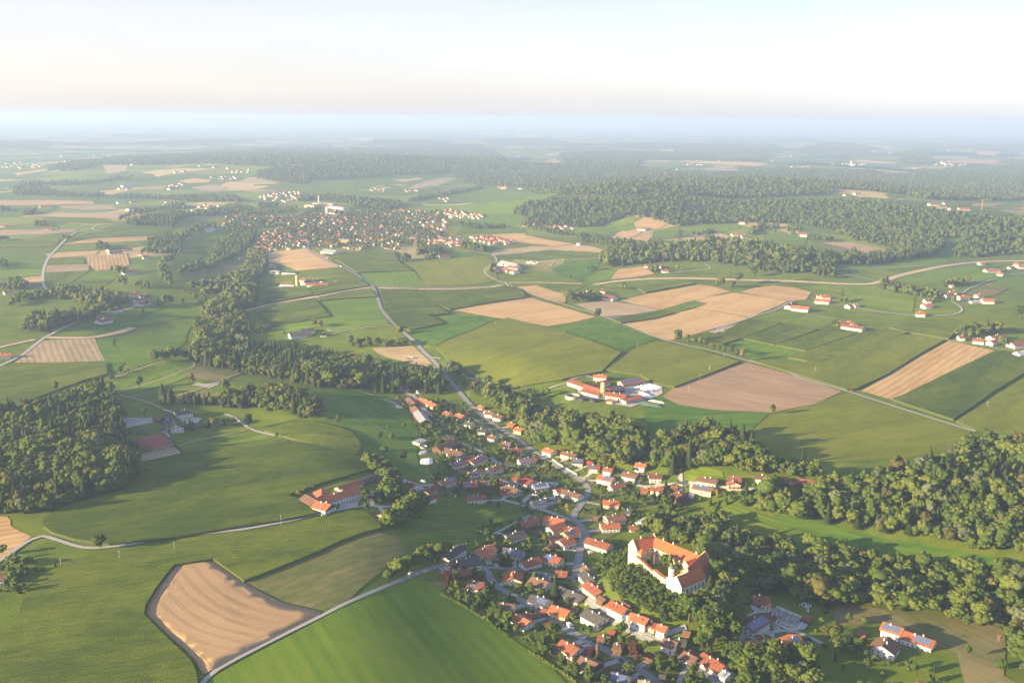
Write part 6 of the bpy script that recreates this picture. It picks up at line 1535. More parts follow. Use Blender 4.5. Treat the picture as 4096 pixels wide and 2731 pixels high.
# factory behind the town
for x1, y1, x2, y2, w_, e, rf, wl, lab in [(650,235,800,222,60,9,'M','p','large pink walled factory hall left of the works chimney'), (800,235,965,252,30,9,'O','w','long white fronted factory hall right of the works chimney'), (700,215,860,222,40,12,'X','c','grey roofed factory hall behind the works chimney'), (905,500,970,500,16,15,'X','y','tall cream apartment block in the town centre')]:
    H('K', x1, y1, x2, y2, w_, rf, wl, lab, 'n', eave=e, name='factory_hall' if 'factory' in lab else 'apartment_block', cat='factory hall' if 'factory' in lab else 'apartment block', pitch=5)
def stack(b): b.lathe([(3, -2), (2.2, 34)], 14)
single('works_chimney', 'tall pale works chimney above the factory roofs', 'chimney', 'K', 735, 225, stack, ['wall_cream'])
# ------------------------------------------------------------------ trees
def ico(sub):
    t = (1 + 5 ** .5) / 2
    v = [(-1, t, 0), (1, t, 0), (-1, -t, 0), (1, -t, 0), (0, -1, t), (0, 1, t), (0, -1, -t), (0, 1, -t), (t, 0, -1), (t, 0, 1), (-t, 0, -1), (-t, 0, 1)]
    f = [(0, 11, 5), (0, 5, 1), (0, 1, 7), (0, 7, 10), (0, 10, 11), (1, 5, 9), (5, 11, 4), (11, 10, 2), (10, 7, 6), (7, 1, 8), (3, 9, 4), (3, 4, 2), (3, 2, 6), (3, 6, 8), (3, 8, 9), (4, 9, 5), (2, 4, 11), (6, 2, 10), (8, 6, 7), (9, 8, 1)]
    v = [np.array(a) / np.linalg.norm(a) for a in v]
    for _ in range(sub):
        c = {}; nf = []
        def mid(a, b):
            k = (min(a, b), max(a, b))
            if k not in c: m = v[a] + v[b]; v.append(m / np.linalg.norm(m)); c[k] = len(v) - 1
            return c[k]
        for a, b, d in f:
            x, y, z = mid(a, b), mid(b, d), mid(d, a); nf += [(a, x, z), (b, y, x), (d, z, y), (x, y, z)]
        f = nf
    return np.array(v), np.array(f)
I0 = ico(0); I1 = ico(1)

def clumps(C, rad, base, rs, jit=.28, squash=.8):
    """ragged leaf clumps at centres C: arrays V, F, tint"""
    bv, bf = base; V = []; F = []; T = []; n = 0
    for c, r in zip(C, rad):
        v = bv * (1 + rs.uniform(-jit, jit, (len(bv), 1))) * r * np.array([1, 1, squash]); a = rs.uniform(0, 6.28); cs, sn = math.cos(a), math.sin(a)
        v = np.stack([v[:, 0] * cs - v[:, 1] * sn, v[:, 0] * sn + v[:, 1] * cs, v[:, 2]], 1) + c
        V.append(v); F.append(bf + n); n += len(v); T.append(np.full(len(v), rs.uniform(.1, .9)) + rs.uniform(-.1, .1, len(v)))
    return np.concatenate(V), np.concatenate(F), np.concatenate(T)

def leafsprays(P, size, rs, n):
    """loose leaf tufts: small triangles around points P"""
    idx = rs.randint(0, len(P), n); c = P[idx] + rs.normal(0, size * .35, (n, 3))
    V = np.repeat(c, 3, 0) + rs.normal(0, size * .55, (n * 3, 3)); F = np.arange(n * 3).reshape(-1, 3)
    return V, F, np.repeat(rs.uniform(.1, 1.0, n), 3)

def join(*parts):
    V = []; F = []; T = []; n = 0
    for v, f, t in parts: V.append(v); F.append(f + n); T.append(t); n += len(v)
    return np.concatenate(V), np.concatenate(F), np.concatenate(T)

def crown_broad(rs, lod, h=1.0):
    """unit tree: total height 1 (z), crown radius about .30"""
    lob = rs.randint(3, 8); L = []; fl = rs.uniform(.8, 1.25)
    for i in range(lob):
        a = rs.uniform(0, 6.28); q = rs.uniform(.03, .19) * fl; L.append((q * math.cos(a), q * math.sin(a), rs.uniform(.36, .78), rs.uniform(.12, .23)))
    L.append((0, 0, .68, .23))
    nc = {0: 70, 1: 26, 2: 9, 3: 3}[lod]; C = []
    for i in range(nc):
        lx, ly, lz, lr = L[rs.randint(len(L))]
        d = rs.normal(0, 1, 3); d /= np.linalg.norm(d); d[2] = abs(d[2]) * .9 + (-.35 if rs.rand() < .45 else 0) ; 
        C.append((lx + d[0] * lr, ly + d[1] * lr, max(.16, lz + d[2] * lr * 1.05)))
    C = np.array(C)
    r = {0: (.05, .085), 1: (.085, .125), 2: (.14, .19), 3: (.22, .27)}[lod]
    a = clumps(C, rs.uniform(*r, nc), I1 if lod == 0 else I0, rs)
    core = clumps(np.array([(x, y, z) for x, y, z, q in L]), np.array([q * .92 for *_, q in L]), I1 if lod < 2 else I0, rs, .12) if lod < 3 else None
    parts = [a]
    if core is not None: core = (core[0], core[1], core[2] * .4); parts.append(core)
    if lod == 0: parts.append(leafsprays(a[0], .038, rs, 900))
    if lod == 1: parts.append(leafsprays(a[0], .045, rs, 260))
    return join(*parts)

def crown_spruce(rs, lod):
    tiers = {0: 15, 1: 9, 2: 5, 3: 3}[lod]; seg = {0: 11, 1: 8, 2: 6, 3: 5}[lod]; V = []; F = []; T = []; n = 0
    for k in range(tiers):
        u = k / tiers; z = .10 + .86 * u; r = .155 * (1 - u) ** .85 + .012
        a0 = rs.uniform(0, 6)
        ring = []
        for i in range(seg * 2):
            a = a0 + math.pi * i / seg; rr = r * (rs.uniform(.85, 1.15) if i % 2 == 0 else rs.uniform(.5, .68))
            ring.append((rr * math.cos(a), rr * math.sin(a), z - (.045 if i % 2 == 0 else .015) * (1 - u * .5) - rs.uniform(0, .01)))
        top = (0, 0, min(1.0, z + 1.7 / tiers * (1 - u * .3)))
        v = np.array(ring + [top]); m = seg * 2
        V.append(v); F.append(np.array([(i, (i + 1) % m, m) for i in range(m)]) + n); n += len(v)
        T.append(np.concatenate([rs.uniform(.2, .9, m), [.3]]))
    return np.concatenate(V), np.concatenate(F), np.concatenate(T)

def crown_shrub(rs, lod):
    nc = {0: 26, 1: 12, 2: 5, 3: 2}[lod]; C = rs.normal(0, 1, (nc, 3)); C /= np.linalg.norm(C, axis=1)[:, None]
    C = C * np.array([.36, .36, .30]) + np.array([0, 0, .48]); C[:, 2] = np.maximum(C[:, 2], .14)
    a = clumps(C, rs.uniform(.16, .26, nc) if lod < 2 else rs.uniform(.3, .4, nc), I0, rs)
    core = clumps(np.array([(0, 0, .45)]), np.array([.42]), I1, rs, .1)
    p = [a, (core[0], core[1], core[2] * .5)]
    if lod == 0: p.append(leafsprays(a[0], .09, rs, 300))
    return join(*p)

def crown_poplar(rs, lod):
    nc = {0: 44, 1: 20, 2: 8, 3: 3}[lod]; z = rs.uniform(.14, .95, nc); r = .085 * np.sin(np.clip((z - .05) / .95, 0, 1) * math.pi) ** .6
    a = rs.uniform(0, 6.28, nc); C = np.stack([r * np.cos(a), r * np.sin(a), z], 1)
    return clumps(C, rs.uniform(.05, .08, nc) * (1 if lod < 2 else 1.6), I0, rs, .3, 1.5)

def trunkmesh(kind):
    b = MB()
    if kind == 'spruce': b.lathe([(.014, -.06), (.012, .3), (.002, .95)], 6)
    elif kind == 'shrub':
        for k in range(4):
            a = k * 1.57 + .4; vs = []
            for z, q, r in ((-.1, .03, .035), (.5, .22, .012)):
                for i in range(5): an = i * 1.2566; vs.append((q * math.cos(a) + r * math.cos(an), q * math.sin(a) + r * math.sin(an), z))
            b.add(vs, [(i, (i + 1) % 5, 5 + (i + 1) % 5, 5 + i) for i in range(5)])
    else:
        b.lathe([(.034, -.06), (.022, .1), (.017, .35), (.006, .8)], 7)
        if kind == 'broad':
            for k in range(5):
                a = k * 1.3; z0 = .22 + .05 * k; vs = []
                for z, q, r in ((z0, 0, .012), (z0 + .22, .17, .004)):
                    for i in range(5): an = i * 1.2566; vs.append((q * math.cos(a) + r * math.cos(an), q * math.sin(a) + r * math.sin(an), z))
                b.add(vs, [(i, (i + 1) % 5, 5 + (i + 1) % 5, 5 + i) for i in range(5)])
    return b.mesh('trunk', ['trunk'])
GEN = {'broad': crown_broad, 'spruce': crown_spruce, 'shrub': crown_shrub, 'poplar': crown_poplar}
NVAR = {'broad': 14, 'spruce': 7, 'shrub': 6, 'poplar': 3}
FOLM = {'broad': 'leaves', 'spruce': 'needles', 'shrub': 'leaves_garden', 'poplar': 'leaves'}
PROTO = {}; TRK = {k: trunkmesh(k) for k in GEN}
for kd in GEN:
    for lod in range(4):
        PROTO[kd, lod] = [GEN[kd](np.random.RandomState(100 * lod + i + hash(len(kd)) % 7), lod) for i in range(NVAR[kd])]
CM = {}
def crownmesh(kd, i, mat):
    if (kd, i, mat) not in CM:
        v, f, t = PROTO[kd, 0][i]; CM[kd, i, mat] = fastmesh('crown', v, f, [mat], None, t)
    return CM[kd, i, mat]

NAME = {'broad': ('broadleaf_tree', 'tree'), 'spruce': ('spruce_tree', 'tree'), 'shrub': ('garden_bush', 'bush'), 'poplar': ('poplar_tree', 'tree')}
def tree(kd, x, y, h, wd, label, group=None, mat=None, name=None):
    """a tree as a thing: wd scales its width"""
    mat = mat or FOLM[kd]
    o = thing(name or NAME[kd][0], label, NAME[kd][1], (x, y, tz(x, y)), R.uniform(0, 6.28), group)
    o.scale = (h * wd, h * wd, h)
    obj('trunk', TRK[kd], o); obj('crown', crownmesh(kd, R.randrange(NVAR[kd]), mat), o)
    return o

# single trees one can point to
for t, x, y, kd, h, wd, mat, lab in [
 ('C',262,958,'broad',17,.95,'needles','dark round tree alone at the foot of the lush meadow'), ('C',45,728,'broad',11,1.1,None,'round dark tree highest on the lush meadow'), ('C',160,708,'shrub',6,1.2,None,'low bush right of the round tree on the lush meadow'), ('C',85,830,'shrub',6,1.6,None,'wide low thicket on the lush meadow slope'),
 ('B',1065,585,'broad',14,.75,'leaves_garden','slim yellowish tree alone on the upper lush meadow'), ('B',222,628,'broad',21,.75,'needles','tall dark tree beside the farm lane at the corn tip'), ('B',490,708,'broad',8,.95,'leaves_garden','small bushy tree at the corn tip by the lane'), ('B',887,265,'broad',17,.65,None,'slender tree before the forest belt above the lush meadow'),
 ('D',2088,490,'broad',15,.85,None,'lone round tree at the edge of the bare brown field'), ('F',950,322,'broad',15,1.15,None,'lone round tree at the junction of lane and corn'), ('L',765,1122,'broad',20,1.1,'leaves_garden','big round tree at the lane between straw and lush meadow'),
 ('L',1390,1312,'broad',24,1.0,None,'largest tree of the lane avenue, at its upper end'), ('L',1470,1330,'broad',18,.9,None,'second tree of the lane avenue'), ('L',1570,1352,'broad',20,.8,None,'third tree of the lane avenue'), ('L',1605,1362,'broad',19,.7,None,'fourth tree of the lane avenue, close to the third'),
 ('L',1660,1390,'broad',17,1.0,None,'wide tree in the middle of the lane avenue'), ('L',1715,1400,'broad',16,.9,None,'dull tree after the wide one in the lane avenue'), ('L',1755,1410,'broad',18,.7,'leaves_garden','yellowish tree of the lane avenue'), ('L',1805,1425,'broad',20,.8,None,'tall tree near the lower end of the lane avenue'), ('L',1855,1438,'broad',15,.7,None,'small tree before the last of the lane avenue'), ('L',1900,1455,'broad',21,.75,'yellow_leaves','golden last tree of the lane avenue'),
 ('L',1725,888,'broad',26,1.2,None,'left big oak on the meadow beside the earth trench'), ('L',1868,862,'broad',30,1.2,None,'tallest oak across the earth trench'), ('L',1828,892,'broad',20,1.0,None,'smaller oak between two big oaks by the earth trench'), ('L',1985,797,'broad',24,1.3,None,'wide oak in front of the dark middle wood'), ('L',2110,768,'broad',18,.9,None,'small tree right of the wide oak before the middle wood'), ('L',547,832,'broad',14,1,None,'small tree at the meadow over the trench'),
 ('A',1315,482,'broad',20,.85,None,'dark tree standing in the upper left paddocks'), ('A',1362,745,'broad',13,1.0,None,'round tree beside the horse field shelter'), ('A',1810,435,'broad',15,.9,'dry_leaves','half bare tree in the dry paddock'), ('A',2125,520,'broad',21,.9,'leaves_garden','bright green tall tree above the riding farm'), ('A',1042,388,'shrub',7,1.3,None,'rounded bush where the hedge line meets the corn'), ('A',1140,338,'broad',12,.9,None,'tree in the hedge line over the paddocks'),
 ('A',530,530,'broad',18,.75,'leaves_garden','pale tree leaning out of the left wood into the corn'), ('I',705,1000,'broad',9,.95,'leaves_garden','apple tree left in the mown orchard meadow'), ('I',850,1005,'shrub',6,1.0,None,'low fruit bush beside the red barn shed'), ('I',1815,1338,'broad',11,.85,'leaves_garden','round fruit tree right of the stone yard'), ('I',2112,1205,'broad',9,.6,'dry_leaves','thin dry tree in the sunlit meadow at the right'), ('I',2145,1430,'shrub',7,1.1,None,'bush low in the meadow at the right edge'), ('I',1318,1495,'broad',11,.8,None,'garden tree beside the farm track at the bottom'),
 ('G',825,225,'broad',13,.95,'leaves_garden','round tree at the meadow edge above the village bend'), ('G',1458,780,'spruce',21,1.7,'needles','very wide dark conifer between the two grey roofed houses'), ('G',1030,785,'spruce',10,1.3,'needles','young spruce standing beside the lower street'), ('G',450,655,'broad',12,.95,'copper_leaves','copper beech at the meadow corner of the village'), ('G',605,570,'broad',10,.9,'copper_leaves','copper tree behind the solar roofed house'), ('G',535,630,'broad',12,.8,'leaves_garden','light green tree between two copper trees'), ('G',690,690,'broad',9,.9,'copper_leaves','dark copper tree before the solar roofed house'),
 ('G',755,855,'broad',13,.95,'leaves_garden','bright round tree in the garden above the meadow hedge'), ('G',650,840,'broad',11,1.0,None,'dull green tree left of the bright round garden tree'), ('G',1012,1040,'broad',14,1.0,'leaves_garden','large round tree left of the orange house by the hedge'), ('G',650,745,'spruce',11,1.0,'needles','narrow conifer at the copper trees'), ('G',1000,470,'spruce',17,1.8,'needles','dark yew like conifer by the village bend'), ('G',960,470,'spruce',13,1.8,'needles','second dark conifer by the village bend'),
 ('G',2210,1375,'broad',17,.95,'copper_leaves','big copper beech between the two lower streets'), ('G',1925,1215,'spruce',13,1.0,'leaves_garden','pale bare stemmed larch in the garden between the streets'), ('G',1855,1310,'spruce',12,1.6,'dry_leaves','silvery wide conifer before the maroon garage'), ('G',2082,1150,'broad',14,1.0,'leaves_garden','broad light tree in the garden between the streets'), ('C',1812,1422,'broad',12,.85,'yellow_leaves','yellow weeping willow beside the main road'), ('C',1630,1035,'broad',15,1.0,None,'big round tree where the lane meets the main road'),
 ('C',600,488,'broad',15,.9,'leaves_garden','weeping willow behind the orange house of the upper village'), ('C',645,400,'broad',10,.9,'copper_leaves','copper tree right of the long orange farmhouse'), ('C',580,290,'broad',14,.9,'leaves_garden','bright tree above the long orange farmhouse'), ('C',1120,1200,'broad',17,1.1,None,'huge round tree hiding the red orange barn'), ('C',1357,1150,'poplar',15,1.3,'leaves_garden','slender light tree beside the fire hall'), ('C',1845,1158,'broad',7,1.0,None,'small round tree on the lawn inside the main road curve'),
 ('C',1982,1110,'poplar',5,1.6,'yellow_leaves','golden little cypress at the main junction'), ('D',805,1340,'broad',18,.75,'leaves_garden','tall oval birch in the gardens right of the main road'), ('D',1115,1440,'broad',13,1.0,'leaves_garden','front ball shaped tree of the garden group'), ('D',1080,1380,'broad',17,.85,None,'taller domed tree behind the ball shaped one'), ('D',1155,1350,'broad',14,.7,None,'slim tree right of the ball shaped ones'), ('D',1572,1270,'poplar',10,1.4,'yellow_leaves','golden cypress beside the solar roofed row'), ('D',928,1268,'poplar',5,1.6,'yellow_leaves','small golden cypress before the dormer house'),
 ('D',478,1400,'spruce',15,1.2,'needles','dark spruce above the twin gabled house'), ('D',1090,1180,'spruce',12,1.3,'needles','dark conifer beside the cream dormer house'), ('D',2195,1010,'broad',13,.9,'leaves_garden','light tree above the manor at the wood edge'), ('D',478,1290,'spruce',8,1.2,'dry_leaves','small silvery spruce near the junction gardens'), ('H',1860,895,'broad',13,1.0,'leaves_garden','round light tree at the estate gravel yard'), ('H',1745,340,'poplar',19,1.3,'leaves_garden','tall lit poplar rising out of the dark castle wood'),
 ('E',268,945,'spruce',19,1.1,'needles','pointed spruce sticking out above the manor garden'), ('Z',800,660,'broad',11,1.0,'leaves_garden','left round tree in the castle courtyard'), ('Z',960,760,'broad',14,.95,'leaves_garden','largest light tree in the castle courtyard'), ('Z',1215,860,'broad',10,1.0,'leaves_garden','courtyard tree behind the castle chapel'), ('Z',1085,800,'poplar',14,1.2,'leaves_garden','slim cypress behind the castle tower'), ('Z',690,700,'broad',9,1.0,None,'dark tree before the castle stair house'),
 ('M',400,465,'broad',15,.7,None,'small lone tree on the high meadow before the big wood'), ('M',1843,682,'broad',20,1.0,None,'round tree over the ridge road'), ('M',928,952,'spruce',20,.9,'needles','dark conifer behind the straw field farm'), ('M',2320,1120,'broad',26,1.6,None,'big dark oak group at the right edge'), ('J',958,1455,'broad',16,.9,None,'lone tree in the bright valley meadow at the left'), ('J',1225,1385,'broad',18,1.0,None,'round tree at the river wood corner'), ('B',1330,1390,'broad',8,1.0,None,'small round tree at the lane bend of the lone farm'), ('K',850,680,'broad',10,.8,None,'young tree on the main road below the town')]:
    p = proj(t, x, y); tree(kd, p[0], p[1], h, wd, lab, None, mat)
    FOOT.append((p[0], p[1], 3.0))

# woods: polygons of tree feet; spacing, kinds, heights
FO = np.array(FOOT); RP = np.array(ROADPTS)
CELL = 40.0; GRID = {}
for a in list(FOOT) + ROADPTS: GRID.setdefault((int(a[0] // CELL), int(a[1] // CELL)), []).append(a)
def blocked(x, y, m=0.0):
    i, j = int(x // CELL), int(y // CELL)
    for di in (-1, 0, 1):
        for dj in (-1, 0, 1):
            for a in GRID.get((i + di, j + dj), ()):
                if (a[0] - x) ** 2 + (a[1] - y) ** 2 < (a[2] + m) ** 2: return True
    return False
CLEAR = [CASTPOLY]
def clearing(t, pts): CLEAR.append([proj(t, x, y) for x, y in pts])
ALL = []                                    # (dist, x, y, kind, h, wd, label, group, mat)
def wood(t, pts, space, mix, hh, label, group, wdr=(.85, 1.15), margin=1.0, mat=None, edge=True, sizevar=True):
    """mix: share of spruce; a wood is a jittered grid of trees in world space"""
    P = [proj(t, x, y) for x, y in pts]; xs = [p[0] for p in P]; ys = [p[1] for p in P]
    d = min(math.hypot(*p) for p in P); dm = sum(math.hypot(*p) for p in P) / len(P)
    s = max(space, dm * .0024) ; rel = s / space
    nx = int((max(xs) - min(xs)) / s) + 1; ny = int((max(ys) - min(ys)) / s) + 1
    gx, gy = np.meshgrid(min(xs) + np.arange(nx) * s, min(ys) + np.arange(ny) * s)
    gx = gx + (np.arange(ny)[:, None] % 2) * s / 2
    gx = gx.ravel() + NR.uniform(-.34, .34, gx.size) * s; gy = gy.ravel() + NR.uniform(-.34, .34, gy.size) * s
    ins = inpoly(gx, gy, P)
    for c in CLEAR: ins &= ~inpoly(gx, gy, c)
    gx, gy = gx[ins], gy[ins]
    for x, y in zip(gx, gy):
        x, y = float(x), float(y)
        if blocked(x, y, margin): continue
        dd = math.hypot(x, y); sp = R.random() < mix + .25 * math.sin(x / 61) * math.sin(y / 47) * (mix > .05)
        h = R.uniform(*hh) * (1 + .12 * math.sin(x / 33 + y / 29))
        kd = 'spruce' if sp else 'broad'
        h *= R.choice((.72, .9, 1, 1, 1.1, 1.25)) if hh[1] > 9 else 1
        if sp: h *= 1.15
        m_ = mat or (None if sp else R.choices(('leaves', 'leaves_garden', 'leaves_olive', 'leaves_silver'), (.60, .24, .09, .07))[0] if dm < 2600 else 'leaves_far')
        wd = R.uniform(*wdr) * R.uniform(.85, 1.2) * (1.0 if not sp else 1.5) * min(2.6, max(1, rel ** .95))
        ALL.append((dd, x, y, kd, h, wd, label, group, m_))
def gardens(t, pts, space, label, group, hs=(2.0, 9.0), shrub=.6, m=.8):
    P = [proj(t, x, y) for x, y in pts]; xs = [p[0] for p in P]; ys = [p[1] for p in P]
    A = (max(xs) - min(xs)) * (max(ys) - min(ys)); n = int(A / space ** 2)
    for _ in range(n):
        x = R.uniform(min(xs), max(xs)); y = R.uniform(min(ys), max(ys))
        if not bool(inpoly(np.array([x]), np.array([y]), P)[0]) or bool(inpoly(np.array([x]), np.array([y]), CASTPOLY)[0]) or blocked(x, y, m): continue
        q = R.random(); dd = math.hypot(x, y)
        if q < shrub: ALL.append((dd, x, y, 'shrub', R.uniform(1.6, 4.2), R.uniform(.8, 1.3), 'rounded bush in the ' + label, 'bushes in the ' + group, None))
        elif q < .93: ALL.append((dd, x, y, 'broad', R.uniform(5, hs[1]), R.uniform(.9, 1.25), 'leafy garden tree in the ' + label, 'garden trees in the ' + group, 'leaves_garden' if R.random() < .6 else 'leaves'))
        else: ALL.append((dd, x, y, 'spruce', R.uniform(6, 12), R.uniform(1.2, 1.7), 'dark conifer in the ' + label, 'conifers in the ' + group, None))
wood('W', W(-80,985, 0,960, 60,945, 130,925, 200,905, 245,900, 262,925, 275,970, 300,1015, 320,1055, 322,1090, 295,1125, 240,1138, 170,1158, 90,1190, 0,1180, -80,1190), 7.2, .22, (13, 20), 'tree of the dense mixed wood at the left edge', 'trees of the left edge wood')
wood('W', W(432,828, 470,795, 520,790, 600,812, 680,820, 760,828, 850,850, 930,868, 1010,880, 1035,886, 1015,905, 960,908, 880,905, 800,898, 700,885, 600,866, 500,848), 8.0, .4, (17, 24), 'tree of the long forest belt behind the paddocks', 'trees of the forest belt behind the paddocks')
wood('W', W(440,826, 460,790, 455,770, 470,730, 520,690, 560,670, 585,655, 580,700, 560,715, 500,738, 545,775, 470,800), 11, .05, (18, 24), 'tree of the wide river wood bend at the left', 'trees of the river wood bend')
wood('W', W(1105,915, 1150,928, 1200,940, 1250,962, 1340,984, 1400,984, 1470,1000, 1484,1030, 1475,1060, 1440,1082, 1370,1070, 1300,1050, 1232,1032, 1190,985, 1130,940), 8.0, .08, (18, 26), 'tall leafy tree of the steep wood below the silo farm', 'trees of the steep wood below the silo farm')
wood('W', W(1492,1060, 1510,1035, 1560,1010, 1640,1005, 1712,1020, 1750,1060, 1800,1082, 1880,1100, 1840,1112, 1790,1092, 1735,1100, 1700,1092, 1640,1080, 1580,1085, 1560,1100, 1500,1085), 8.0, .12, (16, 24), 'leafy tree of the steep wood under the corn plateau', 'trees of the steep wood under the corn plateau')
wood('W', W(1880,1130, 1905,1115, 1960,1125, 2060,1105, 2130,1090, 2200,1045, 2250,1030, 2420,1045, 2520,1060, 2520,1330, 2352,1290, 2200,1262, 2100,1240, 1950,1215, 1850,1205, 1745,1185, 1735,1160, 1800,1150), 8.3, .14, (16, 23), 'tree of the big wood at the right edge', 'trees of the big right edge wood')
wood('W', W(1455,1240, 1500,1215, 1600,1210, 1690,1235, 1770,1262, 1830,1290, 1800,1310, 1760,1345, 1715,1350, 1660,1335, 1645,1300, 1600,1275, 1540,1250, 1490,1235), 7.5, .25, (12, 19), 'dark tree of the shaded wood behind the castle', 'trees of the shaded castle wood')
wood('W', W(1780,1262, 1900,1275, 2060,1305, 2200,1325, 2352,1345, 2500,1370, 2500,1430, 2352,1440, 2300,1460, 2200,1435, 2100,1412, 1940,1400, 1860,1385, 1760,1362, 1715,1352, 1790,1300), 9.5, .03, (12, 21), 'tree of the brook wood between orchard and floodplain', 'trees of the brook wood', (.9, 1.35))
wood('W', W(1605,1405, 1640,1385, 1690,1375, 1722,1400, 1728,1440, 1700,1492, 1650,1490, 1600,1455, 1560,1440), 8.0, .05, (14, 21), 'big leafy tree below the castle chapel', 'big trees below the castle chapel', (.95, 1.3))
wood('W', W(1640,1300, 1680,1290, 1720,1320, 1738,1370, 1720,1410, 1650,1410, 1612,1402, 1618,1385, 1650,1350), 8.0, .05, (13, 19), 'big leafy tree east of the castle roofs', 'big trees east of the castle', (.95, 1.3), .2)
wood('W', W(1560,1450, 1640,1490, 1690,1500, 1740,1500, 1800,1515, 1850,1500, 1880,1500, 1880,1600, 1700,1600, 1690,1560, 1640,1520, 1590,1480), 8.5, .03, (10, 17), 'leafy tree of the thicket at the bottom edge', 'trees of the bottom edge thicket', (.95, 1.3))
wood('I', W(420,1130, 640,1100, 720,1190, 860,1290, 980,1420, 960,1500, 760,1380, 560,1280, 440,1260), 9, .03, (8, 14), 'tree between the balcony chalet and the solar farmhouse', 'trees around the solar farmhouse', (1, 1.3))
wood('I', W(270,1060, 420,1040, 450,960, 370,820, 560,830, 560,880, 480,940, 460,1060, 300,1110), 8.5, .03, (8, 14), 'tree at the cemetery corner meadow', 'trees beside the cemetery', (1, 1.3))
wood('I', W(2200,1120, 2380,1020, 2420,1560, 2300,1500, 2200,1300), 9, .0, (12, 18), 'tree of the row at the right edge above the meadow', 'trees of the right edge row', (1, 1.3))
wood('W', W(870,1345, 905,1318, 940,1300, 975,1290, 1008,1292, 1005,1306, 960,1310, 920,1328, 880,1350, 830,1375, 800,1392, 795,1386, 840,1362), 5.0, .0, (6, 14), 'tree of the row beside the field track', 'trees of the field track row', (1, 1.4), .2)
wood('B', W(1700,1300, 1800,1320, 1900,1360, 1860,1420, 1780,1480, 1680,1560, 1560,1590, 1490,1560, 1500,1500, 1600,1440, 1660,1400), 6.2, .02, (12, 19), 'tree of the dark grove between lone farm and meadow', 'trees of the dark meadow grove', (1, 1.3))
wood('B', W(1440,1200, 1560,1150, 1650,1170, 1740,1230, 1720,1290, 1620,1330, 1480,1300, 1420,1330, 1260,1345, 1270,1310), 7.2, .02, (9, 16), 'tree in the leafy grounds right of the lone farm', 'trees right of the lone farm', (1, 1.3))
wood('B', W(1290,905, 1350,935, 1440,950, 1510,1010, 1600,1080, 1560,1130, 1450,1090, 1370,1040, 1330,985), 7.5, .0, (9, 16), 'sunlit tree of the slope row above the lone farm', 'trees of the slope row', (1, 1.3), mat='leaves_garden')
wood('B', W(680,1260, 740,1225, 830,1190, 880,1180, 850,1205, 760,1240, 700,1275), 7, .0, (5, 9), 'bushy tree at the corn side of the lone farm', 'trees at the corn side of the lone farm', (1, 1.4))
wood('B', W(0,420, 100,430, 300,440, 480,480, 640,500, 720,535, 800,545, 900,540, 890,450, 800,380, 640,330, 480,310, 300,320, 100,345, 0,380), 8, .12, (13, 19), 'tree of the dark wooded ridge over the riding farm', 'trees of the ridge over the riding farm', (1, 1.3))
wood('A', W(1500,600, 1560,585, 1660,610, 1660,640, 1520,630), 6, .95, (15, 20), 'dark spruce of the block above the riding farm', 'spruces above the riding farm')
wood('A', W(1690,635, 1800,640, 1900,650, 2000,660, 2120,670, 2250,680, 2360,650, 2360,600, 2250,590, 2120,600, 2000,610, 1850,600, 1700,610), 7.5, .55, (12, 18), 'tree of the mixed row above the riding farm drive', 'trees of the riding farm row')
wood('A', W(1600,890, 1700,870, 1860,850, 1860,870, 1740,890, 1620,905), 6, .9, (9, 13), 'spruce of the hedge before the long stable', 'spruces before the long stable')
wood('A', W(1930,840, 2000,830, 2080,800, 2200,800, 2200,820, 2080,830, 1960,865), 7, .3, (8, 13), 'tree beside the riding farm drive', 'trees beside the riding farm drive', (1, 1.3))
wood('A', W(1420,215, 1560,205, 1760,200, 1740,220, 1560,225, 1430,240), 9, .0, (13, 18), 'dark tree where hedge line and forest belt meet', 'trees at the hedge line end')
wood('A', W(1120,345, 1240,310, 1340,280, 1420,250, 1420,262, 1340,290, 1240,325, 1130,355), 9, .0, (3, 7), 'bush of the hedge line over the paddocks', 'bushes of the paddock hedge line', (1, 1.4))
wood('K', W(970,1330, 985,1310, 1150,1320, 1300,1325, 1440,1320, 1480,1330, 1470,1350, 1300,1358, 1120,1355, 980,1358), 9, .0, (10, 15), 'tree of the copse by the main road above the harvested field', 'trees of the main road copse', (1, 1.3))
wood('K', W(1350,1230, 1440,1250, 1480,1310, 1430,1300), 9, .0, (13, 17), 'tall light tree beside the main road copse', 'tall trees by the main road', (1, 1.2))
wood('C', W(280,100, 420,90, 560,150, 630,200, 600,300, 500,300, 380,260, 300,200), 8, .2, (12, 18), 'tree between forest belt and upper village', 'trees above the upper village')
wood('C', W(700,90, 800,80, 850,150, 820,170, 720,140), 8, .0, (13, 18), 'tree at the main road entering the village', 'trees at the village entrance')
wood('C', W(740,180, 900,200, 1100,230, 1340,290, 1600,300, 1640,330, 1500,400, 1280,360, 1180,420, 1050,380, 960,340, 850,260), 12, .12, (7, 15), 'tree on the scrubby slope right of the main road', 'trees on the scrubby slope', (1, 1.3))
wood('G', W(-60,560, 20,500, 120,440, 220,395, 340,385, 430,420, 440,440, 300,468, 160,520, 60,565, -40,610), 5, .0, (11, 17), 'dark tree of the row at the village edge bend', 'trees of the village edge row', (1, 1.3), .1)
wood('C', W(1400,780, 1600,760, 1760,790, 1920,860, 2050,920, 2150,960, 2260,990, 2330,1010, 2300,930, 2100,880, 1900,820, 1700,750, 1480,690), 9, .03, (8, 15), 'tree at the foot of the steep wood behind the houses', 'trees at the foot of the steep wood', (1, 1.3))
wood('E', W(-40,960, 80,990, 200,1000, 420,1070, 520,1110, 540,1180, 420,1180, 410,1080, 200,1030, 0,1010), 9, .2, (8, 16), 'tree beside the manor at the wood edge', 'trees beside the manor', (1, 1.3))
